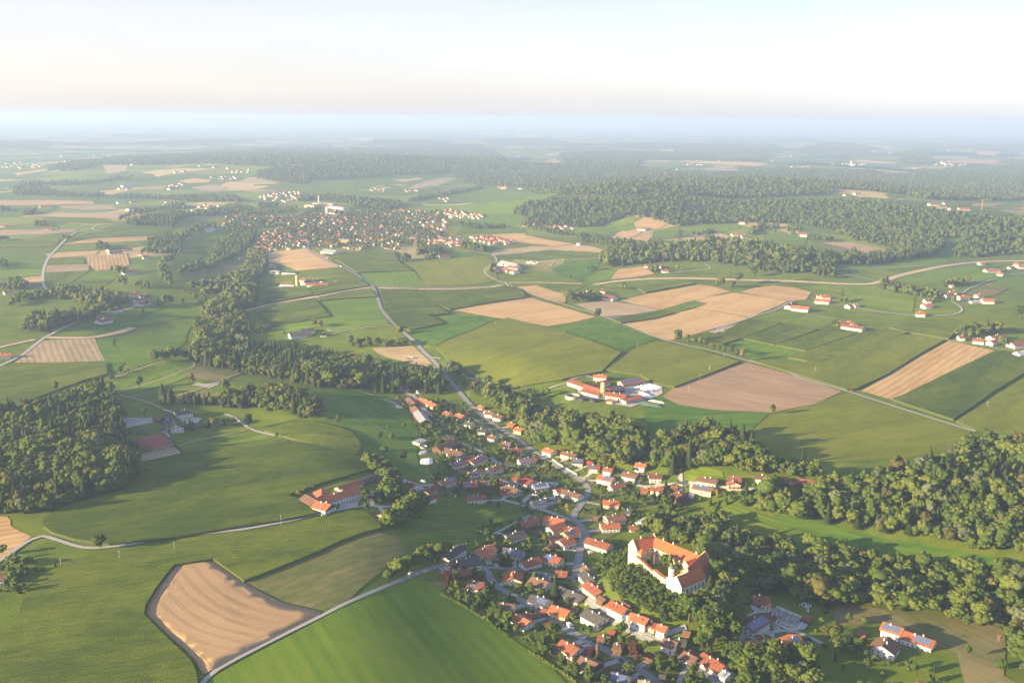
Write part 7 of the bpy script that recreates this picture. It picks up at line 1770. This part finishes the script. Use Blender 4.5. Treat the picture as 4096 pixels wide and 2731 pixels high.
wood('E', W(-330,1190, -200,1230, 0,1210, 150,1220, 330,1320, 420,1500, 250,1480, 0,1420, -160,1400, -300,1330), 9, .45, (11, 18), 'tree of the mixed wood below the manor', 'trees of the mixed wood below the manor')
wood('D', W(940,1560, 1130,1500, 1400,1480, 1650,1500, 1700,1600, 1500,1620, 1200,1640, 1000,1640), 9, .1, (12, 18), 'silvery tree of the strip between floodplain and castle', 'trees of the strip behind the castle')
# castle slope: dense young orchard like bushes
wood('W', W(1372,1300, 1392,1262, 1422,1246, 1448,1268, 1490,1312, 1545,1355, 1575,1380, 1612,1400, 1560,1442, 1520,1432, 1450,1392, 1415,1375, 1395,1340), 4.1, .0, (3.4, 5.6), 'dense round bush on the steep castle slope', 'bushes of the castle slope', (1.2, 1.5), .0, mat='leaves_garden')
# middle distance woods
MG = 'trees of the middle distance woods'
wood('J', W(60,1390, 150,1370, 170,1345, 480,1340, 560,1400, 700,1405, 850,1385, 870,1360, 760,1310, 640,1290, 500,1290, 300,1310, 100,1330), 11, .1, (14, 20), 'tree of the belt at the left hamlet', MG)
wood('J', W(140,1568, 180,1510, 350,1470, 520,1440, 680,1420, 700,1445, 520,1510, 330,1568), 11, .2, (15, 21), 'tree of the lower left belt', MG)
wood('J', W(1290,1568, 1380,1440, 1400,1400, 1500,1350, 1620,1300, 1710,1290, 1720,1370, 1640,1400, 1640,1480, 1700,1568), 11, .1, (17, 24), 'tree of the river wood', MG)
wood('J', W(1280,1250, 1420,1230, 1580,1210, 1660,1150, 1760,1130, 1770,1180, 1700,1240, 1620,1260, 1540,1300, 1380,1320, 1290,1280), 12, .05, (15, 22), 'tree of the river wood near the town', MG)
wood('J', W(1640,1140, 1690,1040, 1760,1060, 1790,1130, 1700,1160), 12, .05, (15, 20), 'tree of the river bend near the town', MG)
wood('J', W(1390,1040, 1500,960, 1640,900, 1720,900, 1680,1000, 1600,1060, 1500,1100, 1420,1140, 1300,1165, 1180,1180, 1290,1130, 1440,1090), 12, .05, (14, 20), 'tree of the river wood under the town', MG)
wood('J', W(1060,1120, 1120,1080, 1200,1040, 1230,1020, 1180,1080, 1110,1110, 1170,1230, 1150,1260, 1080,1210), 12, .05, (13, 18), 'silvery tree of the brook line', MG)
wood('J', W(950,1040, 1060,1030, 1220,1040, 1220,960, 1300,910, 1450,870, 1440,840, 1300,860, 1180,930, 1080,920, 990,970), 13, .1, (14, 20), 'tree of the slope wood under the town', MG)
wood('J', W(1160,860, 1250,800, 1400,780, 1600,770, 1680,790, 1700,740, 1560,720, 1400,750, 1250,770, 1100,780, 950,800, 820,830, 800,815, 950,770, 1100,740, 1250,730, 1240,700, 1060,735, 930,760, 800,810, 850,850, 1050,850), 14, .1, (14, 19), 'tree of the woods behind the left slope', MG)
wood('J', W(690,660, 900,650, 1090,660, 1290,650, 1600,665, 1620,690, 1250,690, 1080,670, 900,665), 15, .15, (14, 20), 'tree of the far valley belt', MG)
wood('J', W(60,600, 240,560, 300,600, 400,635, 700,640, 680,660, 300,645, 100,640), 16, .1, (14, 20), 'tree of the far left woods', MG)
wood('J', W(120,560, 480,560, 650,550, 900,520, 900,530, 640,565, 400,580, 250,575), 18, .2, (14, 20), 'tree of the far left belt', MG)
for a in [(170,760,240,745,230,775,150,780), (0,735,65,735,65,750,0,755), (220,835,300,830,310,845,230,850), (350,865,400,860,400,870), (640,1010,730,1000,720,975,650,985), (740,1145,860,1155,830,1180,780,1170), (820,1240,860,1245,850,1260), (910,1260,1000,1270,980,1250,930,1245), (400,950,465,945,460,930), (-20,955,60,950,60,940,0,935), (-20,1140,50,1130,40,1100,-20,1095), (0,1270,30,1290,200,1270,140,1230,60,1235), (1200,1270,1340,1380,1400,1350,1290,1320), (980,1390,1190,1370,1190,1360,1000,1365)]:
    wood('J', W(*a), 11, .1, (12, 18), 'tree of a small copse in the left countryside', MG)
wood('K', W(-40,930, 100,870, 220,860, 240,890, 220,1040, 100,1060, 0,1040), 11, .1, (16, 22), 'tree of the river wood below the pale silo farm', MG)
wood('K', W(30,800, 180,770, 290,770, 300,720, 250,680, 180,660, 170,620, 280,600, 330,690, 320,760, 200,840, 60,850), 12, .1, (14, 20), 'tree of the river wood at the striped stubble', MG)
wood('K', W(100,1220, 280,1225, 380,1210, 350,1235, 150,1260), 10, .1, (10, 15), 'tree of the scrub left of the big dark barn', MG)
wood('K', W(430,1270, 480,1240, 480,1260), 9, 0, (9, 14), 'tree at the big dark barn', MG)
wood('K', W(660,1265, 790,1230, 770,1250, 700,1290), 9, 0, (10, 15), 'tree before the big dark barn', MG)
wood('K', W(680,1200, 760,1205, 740,1190, 680,1185), 9, 0, (14, 18), 'tree behind the big dark barn', MG)
wood('K', W(1370,685, 1400,690, 1500,640, 1560,610, 1500,560, 1540,560, 1700,590, 1600,650, 1560,665, 1680,665, 1660,640, 1560,630, 1440,660), 11, .3, (14, 20), 'tree below the town', MG)
wood('K', W(1860,590, 1850,550, 1920,560, 2040,590, 2030,615, 1940,600), 10, .1, (16, 21), 'tree of the oak block at the new estate', MG)
wood('K', W(2060,720, 2110,700, 2120,720, 2080,750, 2110,790, 2080,790), 10, .1, (15, 20), 'tree at the nursery lane', MG)
wood('K', W(640,470, 690,400, 720,400, 700,480, 690,500, 650,490), 12, .1, (13, 19), 'tree along the main road in the town', MG)
wood('K', W(560,210, 600,180, 730,180, 1000,190, 1130,200, 1380,220, 1370,260, 1250,275, 1000,275, 980,230, 700,200, 640,210), 14, .25, (15, 21), 'tree of the wood behind the town', MG)
wood('K', W(1430,205, 1700,150, 2020,100, 2020,112, 1720,165, 1440,220), 14, .1, (13, 18), 'tree of the hedge on the far green hill', MG)
wood('K', W(1180,380, 1400,400, 1420,420, 1200,400), 14, .2, (10, 15), 'tree of the town park', MG)
wood('K', W(1740,380, 1850,400, 1950,430, 2200,420, 2200,405, 1980,400, 1870,380), 15, .1, (12, 18), 'tree of the meadow row beside the town', MG)
for t_, a in [('K', (200,300,430,280,560,260,560,290,420,310,260,330)), ('K', (0,430,180,425,270,440,240,470,80,480)), ('K', (380,450,640,430,640,460,400,475)), ('K', (250,240,420,230,420,260,270,270)), ('K', (620,290,700,260,760,260,680,330,620,340)), ('K', (1050,285,1300,270,1300,300,1080,310)), ('K', (1390,420,1700,470,1660,490,1420,450)), ('K', (900,300,1200,290,1180,320,950,340)), ('K', (1120,360,1200,340,1260,380,1140,400))]:
    wood(t_, W(*a), 15, .1, (11, 17), 'tree between the houses of the distant town', 'trees between the distant town houses')
wood('K', W(190,560, 270,485, 450,410, 700,420, 900,350, 1150,340, 1400,400, 1720,450, 1680,500, 1350,590, 880,575, 640,570, 330,605), 17, .08, (8, 14), 'tree between the houses of the distant town', 'trees between the distant town houses', margin=-2)
wood('K', W(430,340, 680,300, 1130,300, 1700,290, 1760,350, 1400,400, 900,350, 560,400, 260,420, 0,430, 0,330, 200,310), 16, .08, (8, 14), 'tree between the houses of the distant town', 'trees between the distant town houses', margin=-2)
wood('L', W(780,700, 790,650, 830,620, 1000,585, 1080,570, 1300,565, 1400,560, 1650,545, 1770,540, 1900,560, 2100,570, 2280,620, 2400,640, 2400,775, 2200,765, 2000,748, 1880,720, 1780,700, 1550,680, 1300,685, 1000,712, 830,730), 12, .35, (18, 25), 'tree of the dark wood across the middle', MG)
wood('M', W(40,690, 110,640, 400,620, 620,620, 900,640, 1150,655, 1350,600, 1450,590, 1600,560, 1740,550, 1640,640, 1540,655, 1350,680, 1150,715, 1000,710, 900,712, 800,740, 870,770, 880,820, 780,795, 640,772, 450,770), 12, .35, (17, 24), 'tree of the dark wood right of the middle', MG)
for a in [(1210,870,1240,840,1290,850,1300,900,1240,905), (1280,920,1380,900,1480,910,1500,950,1360,935), (1490,990,1530,960,1640,930,1700,960,1640,1000,1560,960), (1520,930,1600,900,1640,920), (1740,1000,1810,980,1800,1000), (1690,870,1800,850,1920,840,1920,860,1830,870,1730,880), (600,585,630,580,620,600), (640,500,700,490,760,500,900,520,800,525,680,515), (190,470,220,440,290,410,420,420,400,430,280,430,220,480), (490,430,610,425,610,435,500,440), (500,460,570,470,560,490,510,480), (1790,1280,1840,1270,1900,1300,2000,1270,2160,1260,2200,1240,2100,1215,1900,1230), (2130,1360,2230,1360,2220,1330,2150,1330), (820,1195,950,1210,960,1195,840,1180), (890,1000,960,1010,940,990), (2160,760,2210,760,2200,740), (905,1145,955,1145,930,1125), (1490,1080,1510,1050,1500,1040), (2010,740,2060,735,2050,725)]:
    wood('M', W(*a), 11, .25, (12, 19), 'tree of a copse in the right countryside', 'trees of the right countryside copses')
for a in [(520,1000,600,960,700,940,790,960,800,985,700,990,600,1000,540,1010), (660,765,720,755,790,740,800,725,740,745,670,750), (910,900,990,900,980,885,920,885), (1170,760,1260,775,1240,750,1180,730), (1380,760,1420,755,1400,740), (1370,488,1430,488,1420,475), (1500,478,1690,460,1700,452,1500,470), (1940,480,1960,440,2050,405,2200,420,2160,430,2050,425,1980,480), (640,540,700,530,840,550,840,520,740,500,640,480,600,490), (850,540,870,520,1060,540,1000,560,860,560), (160,400,400,470,560,480,560,465,400,440,180,395)]:
    wood('L', W(*a), 11, .2, (13, 20), 'tree of a copse in the middle countryside', 'trees of the middle countryside copses')
# the great far forests
clearing('L', W(590,200, 600,172, 850,175, 1020,190, 800,205)); clearing('M', W(820,150, 1000,148, 1060,195, 900,190)); clearing('M', W(1230,195, 1600,195, 2400,205, 2400,345, 2120,345, 1900,320, 1640,285, 1500,250, 1300,245)); clearing('M', W(1250,150, 1430,150, 1430,195, 1300,195))
clearing('O', W(310,362, 470,366, 440,378, 320,374)); clearing('O', W(370,400, 475,402, 465,412, 370,410)); clearing('Q', W(30,405, 700,430, 500,455, 380,492, 0,492)); clearing('Q', W(720,345, 1000,380, 1000,415, 800,470, 700,455, 560,450))
clearing('Q', W(1360,488, 1600,490, 1600,506, 1370,504)); clearing('O', W(840,315, 1300,325, 1400,350, 1440,440, 1100,410, 1000,370)); clearing('Q', W(1130,412, 1730,440, 1640,472, 1200,468))
FF_ = 'trees of the great far forests'
wood('L', W(175,385, 240,340, 100,300, 200,240, 350,215, 500,190, 600,205, 900,205, 1400,170, 1500,200, 2400,230, 2400,385, 1900,378, 1600,385, 1420,412, 1330,385, 1130,335, 1000,325, 880,365, 690,418, 500,405, 400,405), 14, .4, (18, 24), 'tree of the great forest beyond the fields', FF_)
wood('M', W(-40,230, 600,210, 1230,240, 1640,290, 1900,325, 2120,350, 2400,360, 2400,620, 2100,640, 2030,650, 1780,640, 1840,570, 1890,520, 1660,490, 1750,545, 1540,655, 1400,645, 1340,575, 1000,510, 900,475, 840,435, 560,385, 160,350, -40,385), 14, .35, (17, 23), 'tree of the great forest at the right', FF_)
wood('O', W(760,560, 1150,590, 1380,640, 1560,640, 1800,650, 2352,640, 2352,470, 2000,485, 1700,460, 1400,440, 1000,420, 700,440, 670,500, 760,540), 18, .4, (18, 24), 'tree of the great forest beyond the town', FF_)
wood('Q', W(0,640, 1060,640, 1100,600, 1560,640, 1700,680, 2352,690, 2352,450, 1900,455, 1600,500, 1300,480, 1000,480, 700,470, 380,495, 0,500), 18, .4, (18, 24), 'tree of the great forest at the horizon side', FF_)
wood('O', W(0,540, 0,330, 300,320, 850,310, 1000,330, 1050,420, 700,440, 670,495, 300,510), 20, .4, (18, 25), 'tree of the forest ridge behind the town', FF_)
wood('Q', W(0,400, 0,320, 250,285, 690,300, 700,345, 600,410, 520,425), 24, .4, (18, 25), 'tree of the far ridge forest', FF_)
wood('O', W(1370,420, 1400,370, 1700,350, 2352,360, 2352,400, 2100,405, 1950,400, 1930,470, 1700,460, 1440,430), 22, .4, (18, 25), 'tree of the far ridge forest', FF_)
wood('J', W(320,475, 400,440, 700,400, 1000,380, 1400,355, 2000,340, 2352,350, 2352,410, 1900,450, 1700,445, 1300,430, 870,440, 680,440, 500,480), 22, .5, (18, 24), 'tree of the long far left ridge forest', FF_)
wood('J', W(1710,530, 1720,490, 2000,455, 2352,430, 2352,530, 2100,540, 2060,575, 1860,550), 18, .5, (18, 24), 'tree of the forest block behind the hill', FF_)
for t_, a in [('J', (910,290,1400,260,1700,275,1500,300,1000,300)), ('J', (0,280,200,275,380,300,300,330,0,340)), ('J', (700,240,1000,230,1200,245,900,255)), ('O', (900,260,1300,255,1500,310,900,300)), ('O', (1700,310,2000,290,2352,300,2352,330,1900,330)), ('O', (200,260,700,280,600,310,100,310)), ('Q', (1000,290,1400,330,1250,370,900,380,800,350)), ('Q', (1500,360,1700,340,1750,430,1520,430)), ('Q', (1560,290,1900,300,2352,310,2352,335,1700,335)), ('Q', (2180,410,2352,400,2352,450,2300,450)), ('Q', (600,250,900,245,1000,280,700,290)), ('J', (1500,420,1700,400,2100,395,2352,400,2352,420,1800,425))]:
    wood(t_, W(*a), 34, .3, (20, 28), 'tree of a far patch of forest', FF_)
# gardens of the village
GL = 'gardens'
for pts, nm in [((900,905, 960,918, 1100,935, 1190,1000, 1240,1045, 1180,1065, 1060,1060, 1000,1040, 950,960), 'upper village gardens'), ((1000,1040, 1240,1045, 1330,1085, 1345,1180, 1315,1195, 1210,1180, 1090,1150, 990,1135, 960,1120, 1000,1090), 'middle village gardens'),
                ((1300,1050, 1560,1110, 1600,1150, 1500,1215, 1440,1220, 1360,1215, 1345,1140), 'gardens right of the main road'), ((1120,1205, 1215,1190, 1325,1195, 1335,1310, 1140,1300, 1020,1290, 1060,1255), 'gardens left of the castle'),
                ((1010,1330, 1150,1312, 1330,1330, 1370,1380, 1330,1400, 1200,1480, 1120,1430, 1040,1375), 'gardens above the bright meadow'), ((1330,1400, 1440,1400, 1560,1455, 1650,1510, 1720,1600, 1380,1600, 1210,1480), 'gardens between the lower streets'),
                ((1560,1110, 1720,1120, 1790,1140, 1690,1160, 1640,1180, 1600,1150), 'gardens at the end of the lane'), ((1740,1480, 1900,1420, 2060,1500, 2200,1560, 2200,1600, 1800,1600), 'gardens of the bottom orchard')]:
    big = 'between' in nm or 'above' in nm
    gardens('W', W(*pts), (5.8 if big else 7.2) if 'orchard' not in nm else 13, nm, nm, (3.5, 10.5 if big else 8.5), .5, .2)
gardens('F', W(-40,350, 170,330, 500,420, 520,470, 300,560, 200,740, -40,740), 7, 'tree garden at the left edge', 'tree garden at the left edge', (5, 12), .4)
gardens('B', W(1480,620, 1720,620, 1800,700, 1900,760, 1960,640, 1760,540), 9, 'shaded gardens under the metal barn', 'shaded gardens', (5, 12), .5)

# name each garden plant by the house it stands nearest to
ORD = ['closest', 'second closest', 'third closest', 'fourth closest', 'fifth closest']
GN = {'shrub': 'rounded bush', 'broad': 'leafy garden tree', 'spruce': 'dark garden conifer'}
for kd in GN:
    idx = [i for i, a in enumerate(ALL) if a[3] == kd and a[7] and 'garden' in a[7]]
    if not idx: continue
    X = np.array([(ALL[i][1], ALL[i][2]) for i in idx]); best = {}
    for hx_, hy_, lab in HOUSES:
        if len(lab.split()) > 16 - 5 - len(GN[kd].split()): continue
        dd = np.hypot(X[:, 0] - hx_, X[:, 1] - hy_)
        for rk, q in enumerate(np.argsort(dd)[:5]):
            if dd[q] < 45 and (q not in best or rk < best[q][0]): best[q] = (rk, lab)
    for q, (rk, lab) in best.items():
        a = list(ALL[idx[q]]); a[6] = GN[kd] + ' ' + ORD[rk] + ' to the ' + lab; ALL[idx[q]] = tuple(a)
ALL.sort(key=lambda r: r[0])
CAP = {'broad': 290, 'spruce': 120, 'shrub': 290, 'poplar': 50}
cnt = dict.fromkeys(CAP, 0); rest = []
for a in ALL:
    d, x, y, kd, h, wd, lab, grp, mat = a
    # only what can fall inside the picture becomes a thing
    v = Vector((x, y, tz(x, y) - CAMH)); z = v.dot(fwd); sx = v.dot(rt) / z * FPX; syy = v.dot(up) / z * FPX
    vis = abs(sx) < 2100 and syy > -1400
    if vis and cnt[kd] < CAP[kd]:
        cnt[kd] += 1; tree(kd, x, y, h, wd, lab, grp, mat)
    else: rest.append(a)
print('trees', len(ALL), cnt, 'rest', len(rest))
def mass(rows, name, label):
    groups = {}
    for a in rows:
        d = a[0]; lod = 1 if d < 2000 else (2 if d < 3600 else 3)
        m = a[8] or FOLM[a[3]]
        groups.setdefault((a[3], lod, m), []).append(a)
    mats = sorted({k[2] for k in groups}); VV = []; FF = []; TT = []; MM = []; n0 = 0
    for (kd, lod, m), rs_ in groups.items():
        pr = PROTO[kd, lod]
        for i in range(len(pr)):
            sub = rs_[i::len(pr)]
            if not sub: continue
            v, f, t = pr[i]; k = len(sub)
            X = np.array([(a[1], a[2], a[4], a[5]) for a in sub]); Z = terr(X[:, 0], X[:, 1]); an = NR.uniform(0, 6.28, k); c, s = np.cos(an)[:, None], np.sin(an)[:, None]
            hh = X[:, 2][:, None]; ww = (X[:, 2] * X[:, 3])[:, None]
            x = (v[None, :, 0] * c - v[None, :, 1] * s) * ww + X[:, 0][:, None]; y = (v[None, :, 0] * s + v[None, :, 1] * c) * ww + X[:, 1][:, None]; z = v[None, :, 2] * hh + Z[:, None] - (.12 * hh if lod > 1 else 0)
            VV.append(np.stack([x, y, z], -1).reshape(-1, 3)); nv = len(v)
            FF.append((f[None] + (np.arange(k) * nv)[:, None, None] + n0).reshape(-1, 3)); n0 += k * nv
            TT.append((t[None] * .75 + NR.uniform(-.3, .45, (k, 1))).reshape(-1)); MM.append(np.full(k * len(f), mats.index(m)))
    V = np.concatenate(VV); F = np.concatenate(FF)
    print(name, len(rows), 'faces', len(F))
    o = obj(name, fastmesh(name, V, F, mats, np.concatenate(MM), np.concatenate(TT))); tag(o, label, 'forest', kind='stuff')
mass([a for a in rest if a[0] < 1600], 'woods', 'dense green woods of leafy trees and spruces around the village')
mass([a for a in rest if a[0] >= 1600], 'forest', 'blue green far forests and copses reaching to the horizon')

# hedges at the village rim
def hedge(t, pts, h, w_, label):
    P = [proj(t, x, y) for x, y in pts]; rs = np.random.RandomState(5); C = []
    for (ax, ay), (bx, by) in zip(P, P[1:]):
        L = math.hypot(bx - ax, by - ay); n = int(L / .8)
        for k in range(n):
            x, y = ax + (bx - ax) * k / n, ay + (by - ay) * k / n
            for q in range(2): C.append((x - P[0][0] + rs.uniform(-.3, .3) * w_, y - P[0][1] + rs.uniform(-.3, .3) * w_, tz(x, y) - tz(*P[0]) + h * (.3 + .45 * q)))
    C = np.array(C); v, f, tt = clumps(C, rs.uniform(.45, .62, len(C)) * h * .62, I0, rs)
    o = obj('hedge', fastmesh('hedge', v, f, ['leaves_garden'], None, tt), None, (P[0][0], P[0][1], tz(*P[0]))); tag(o, label, 'hedge')
hedge('G', W(390,745, 520,805, 640,880, 740,940, 860,1010), 2.4, 2, 'uneven hedge between bright meadow and upper gardens')
hedge('G', W(865,1035, 940,1085, 1025,1140), 2.6, 2.4, 'trimmed yellowish hedge at the bright meadow corner')
hedge('G', W(1225,1290, 1330,1355, 1440,1430, 1560,1500, 1660,1580), 2.6, 2.4, 'long hedge at the bottom of the bright meadow')
hedge('G', W(1230,825, 1300,880, 1345,900), 2.0, 1.8, 'hedge of the half solar roofed house')
hedge('G', W(1270,1080, 1350,1050, 1440,1010), 2.2, 2, 'dark hedge left of the small red brown garage')
hedge('C', W(1370,985, 1450,995, 1540,985, 1590,950), 1.8, 1.6, 'clipped hedge inside the lane bend at the solar house')
hedge('C', W(1450,965, 1530,965, 1560,940), 1.8, 1.6, 'inner hedge below the solar covered house')
hedge('D', W(1540,1430, 1560,1370, 1590,1310), 2.0, 1.6, 'thin boundary hedge on the valley meadow')
hedge('D', W(1190,1370, 1350,1395, 1540,1430), 1.2, 1.0, 'low rough hedge under the garden field')
hedge('A', W(1600,940, 1640,1010, 1700,1060, 1750,1130), 2.0, 2.0, 'hedge beside the riding hall path')

# ------------------------------------------------------------------ the air
hb = MB(); hb.box(-70000, 70000, -2500, 95000, -140, 395)
HM = bpy.data.materials.new('haze'); HM.use_nodes = True; hn = HM.node_tree; hn.nodes.clear()
ho = hn.nodes.new('ShaderNodeOutputMaterial'); hv = hn.nodes.new('ShaderNodeVolumePrincipled')
hv.inputs['Color'].default_value = HAZECOL; hv.inputs['Density'].default_value = HAZE; hv.inputs['Anisotropy'].default_value = .1
hn.links.new(hv.outputs[0], ho.inputs['Volume']); MATS['haze'] = HM
o = obj('haze', hb.mesh('haze', ['haze'])); tag(o, kind='stuff')
HM.cycles.homogeneous_volume = True if hasattr(HM.cycles, 'homogeneous_volume') else True
for o in bpy.data.objects:
    pass
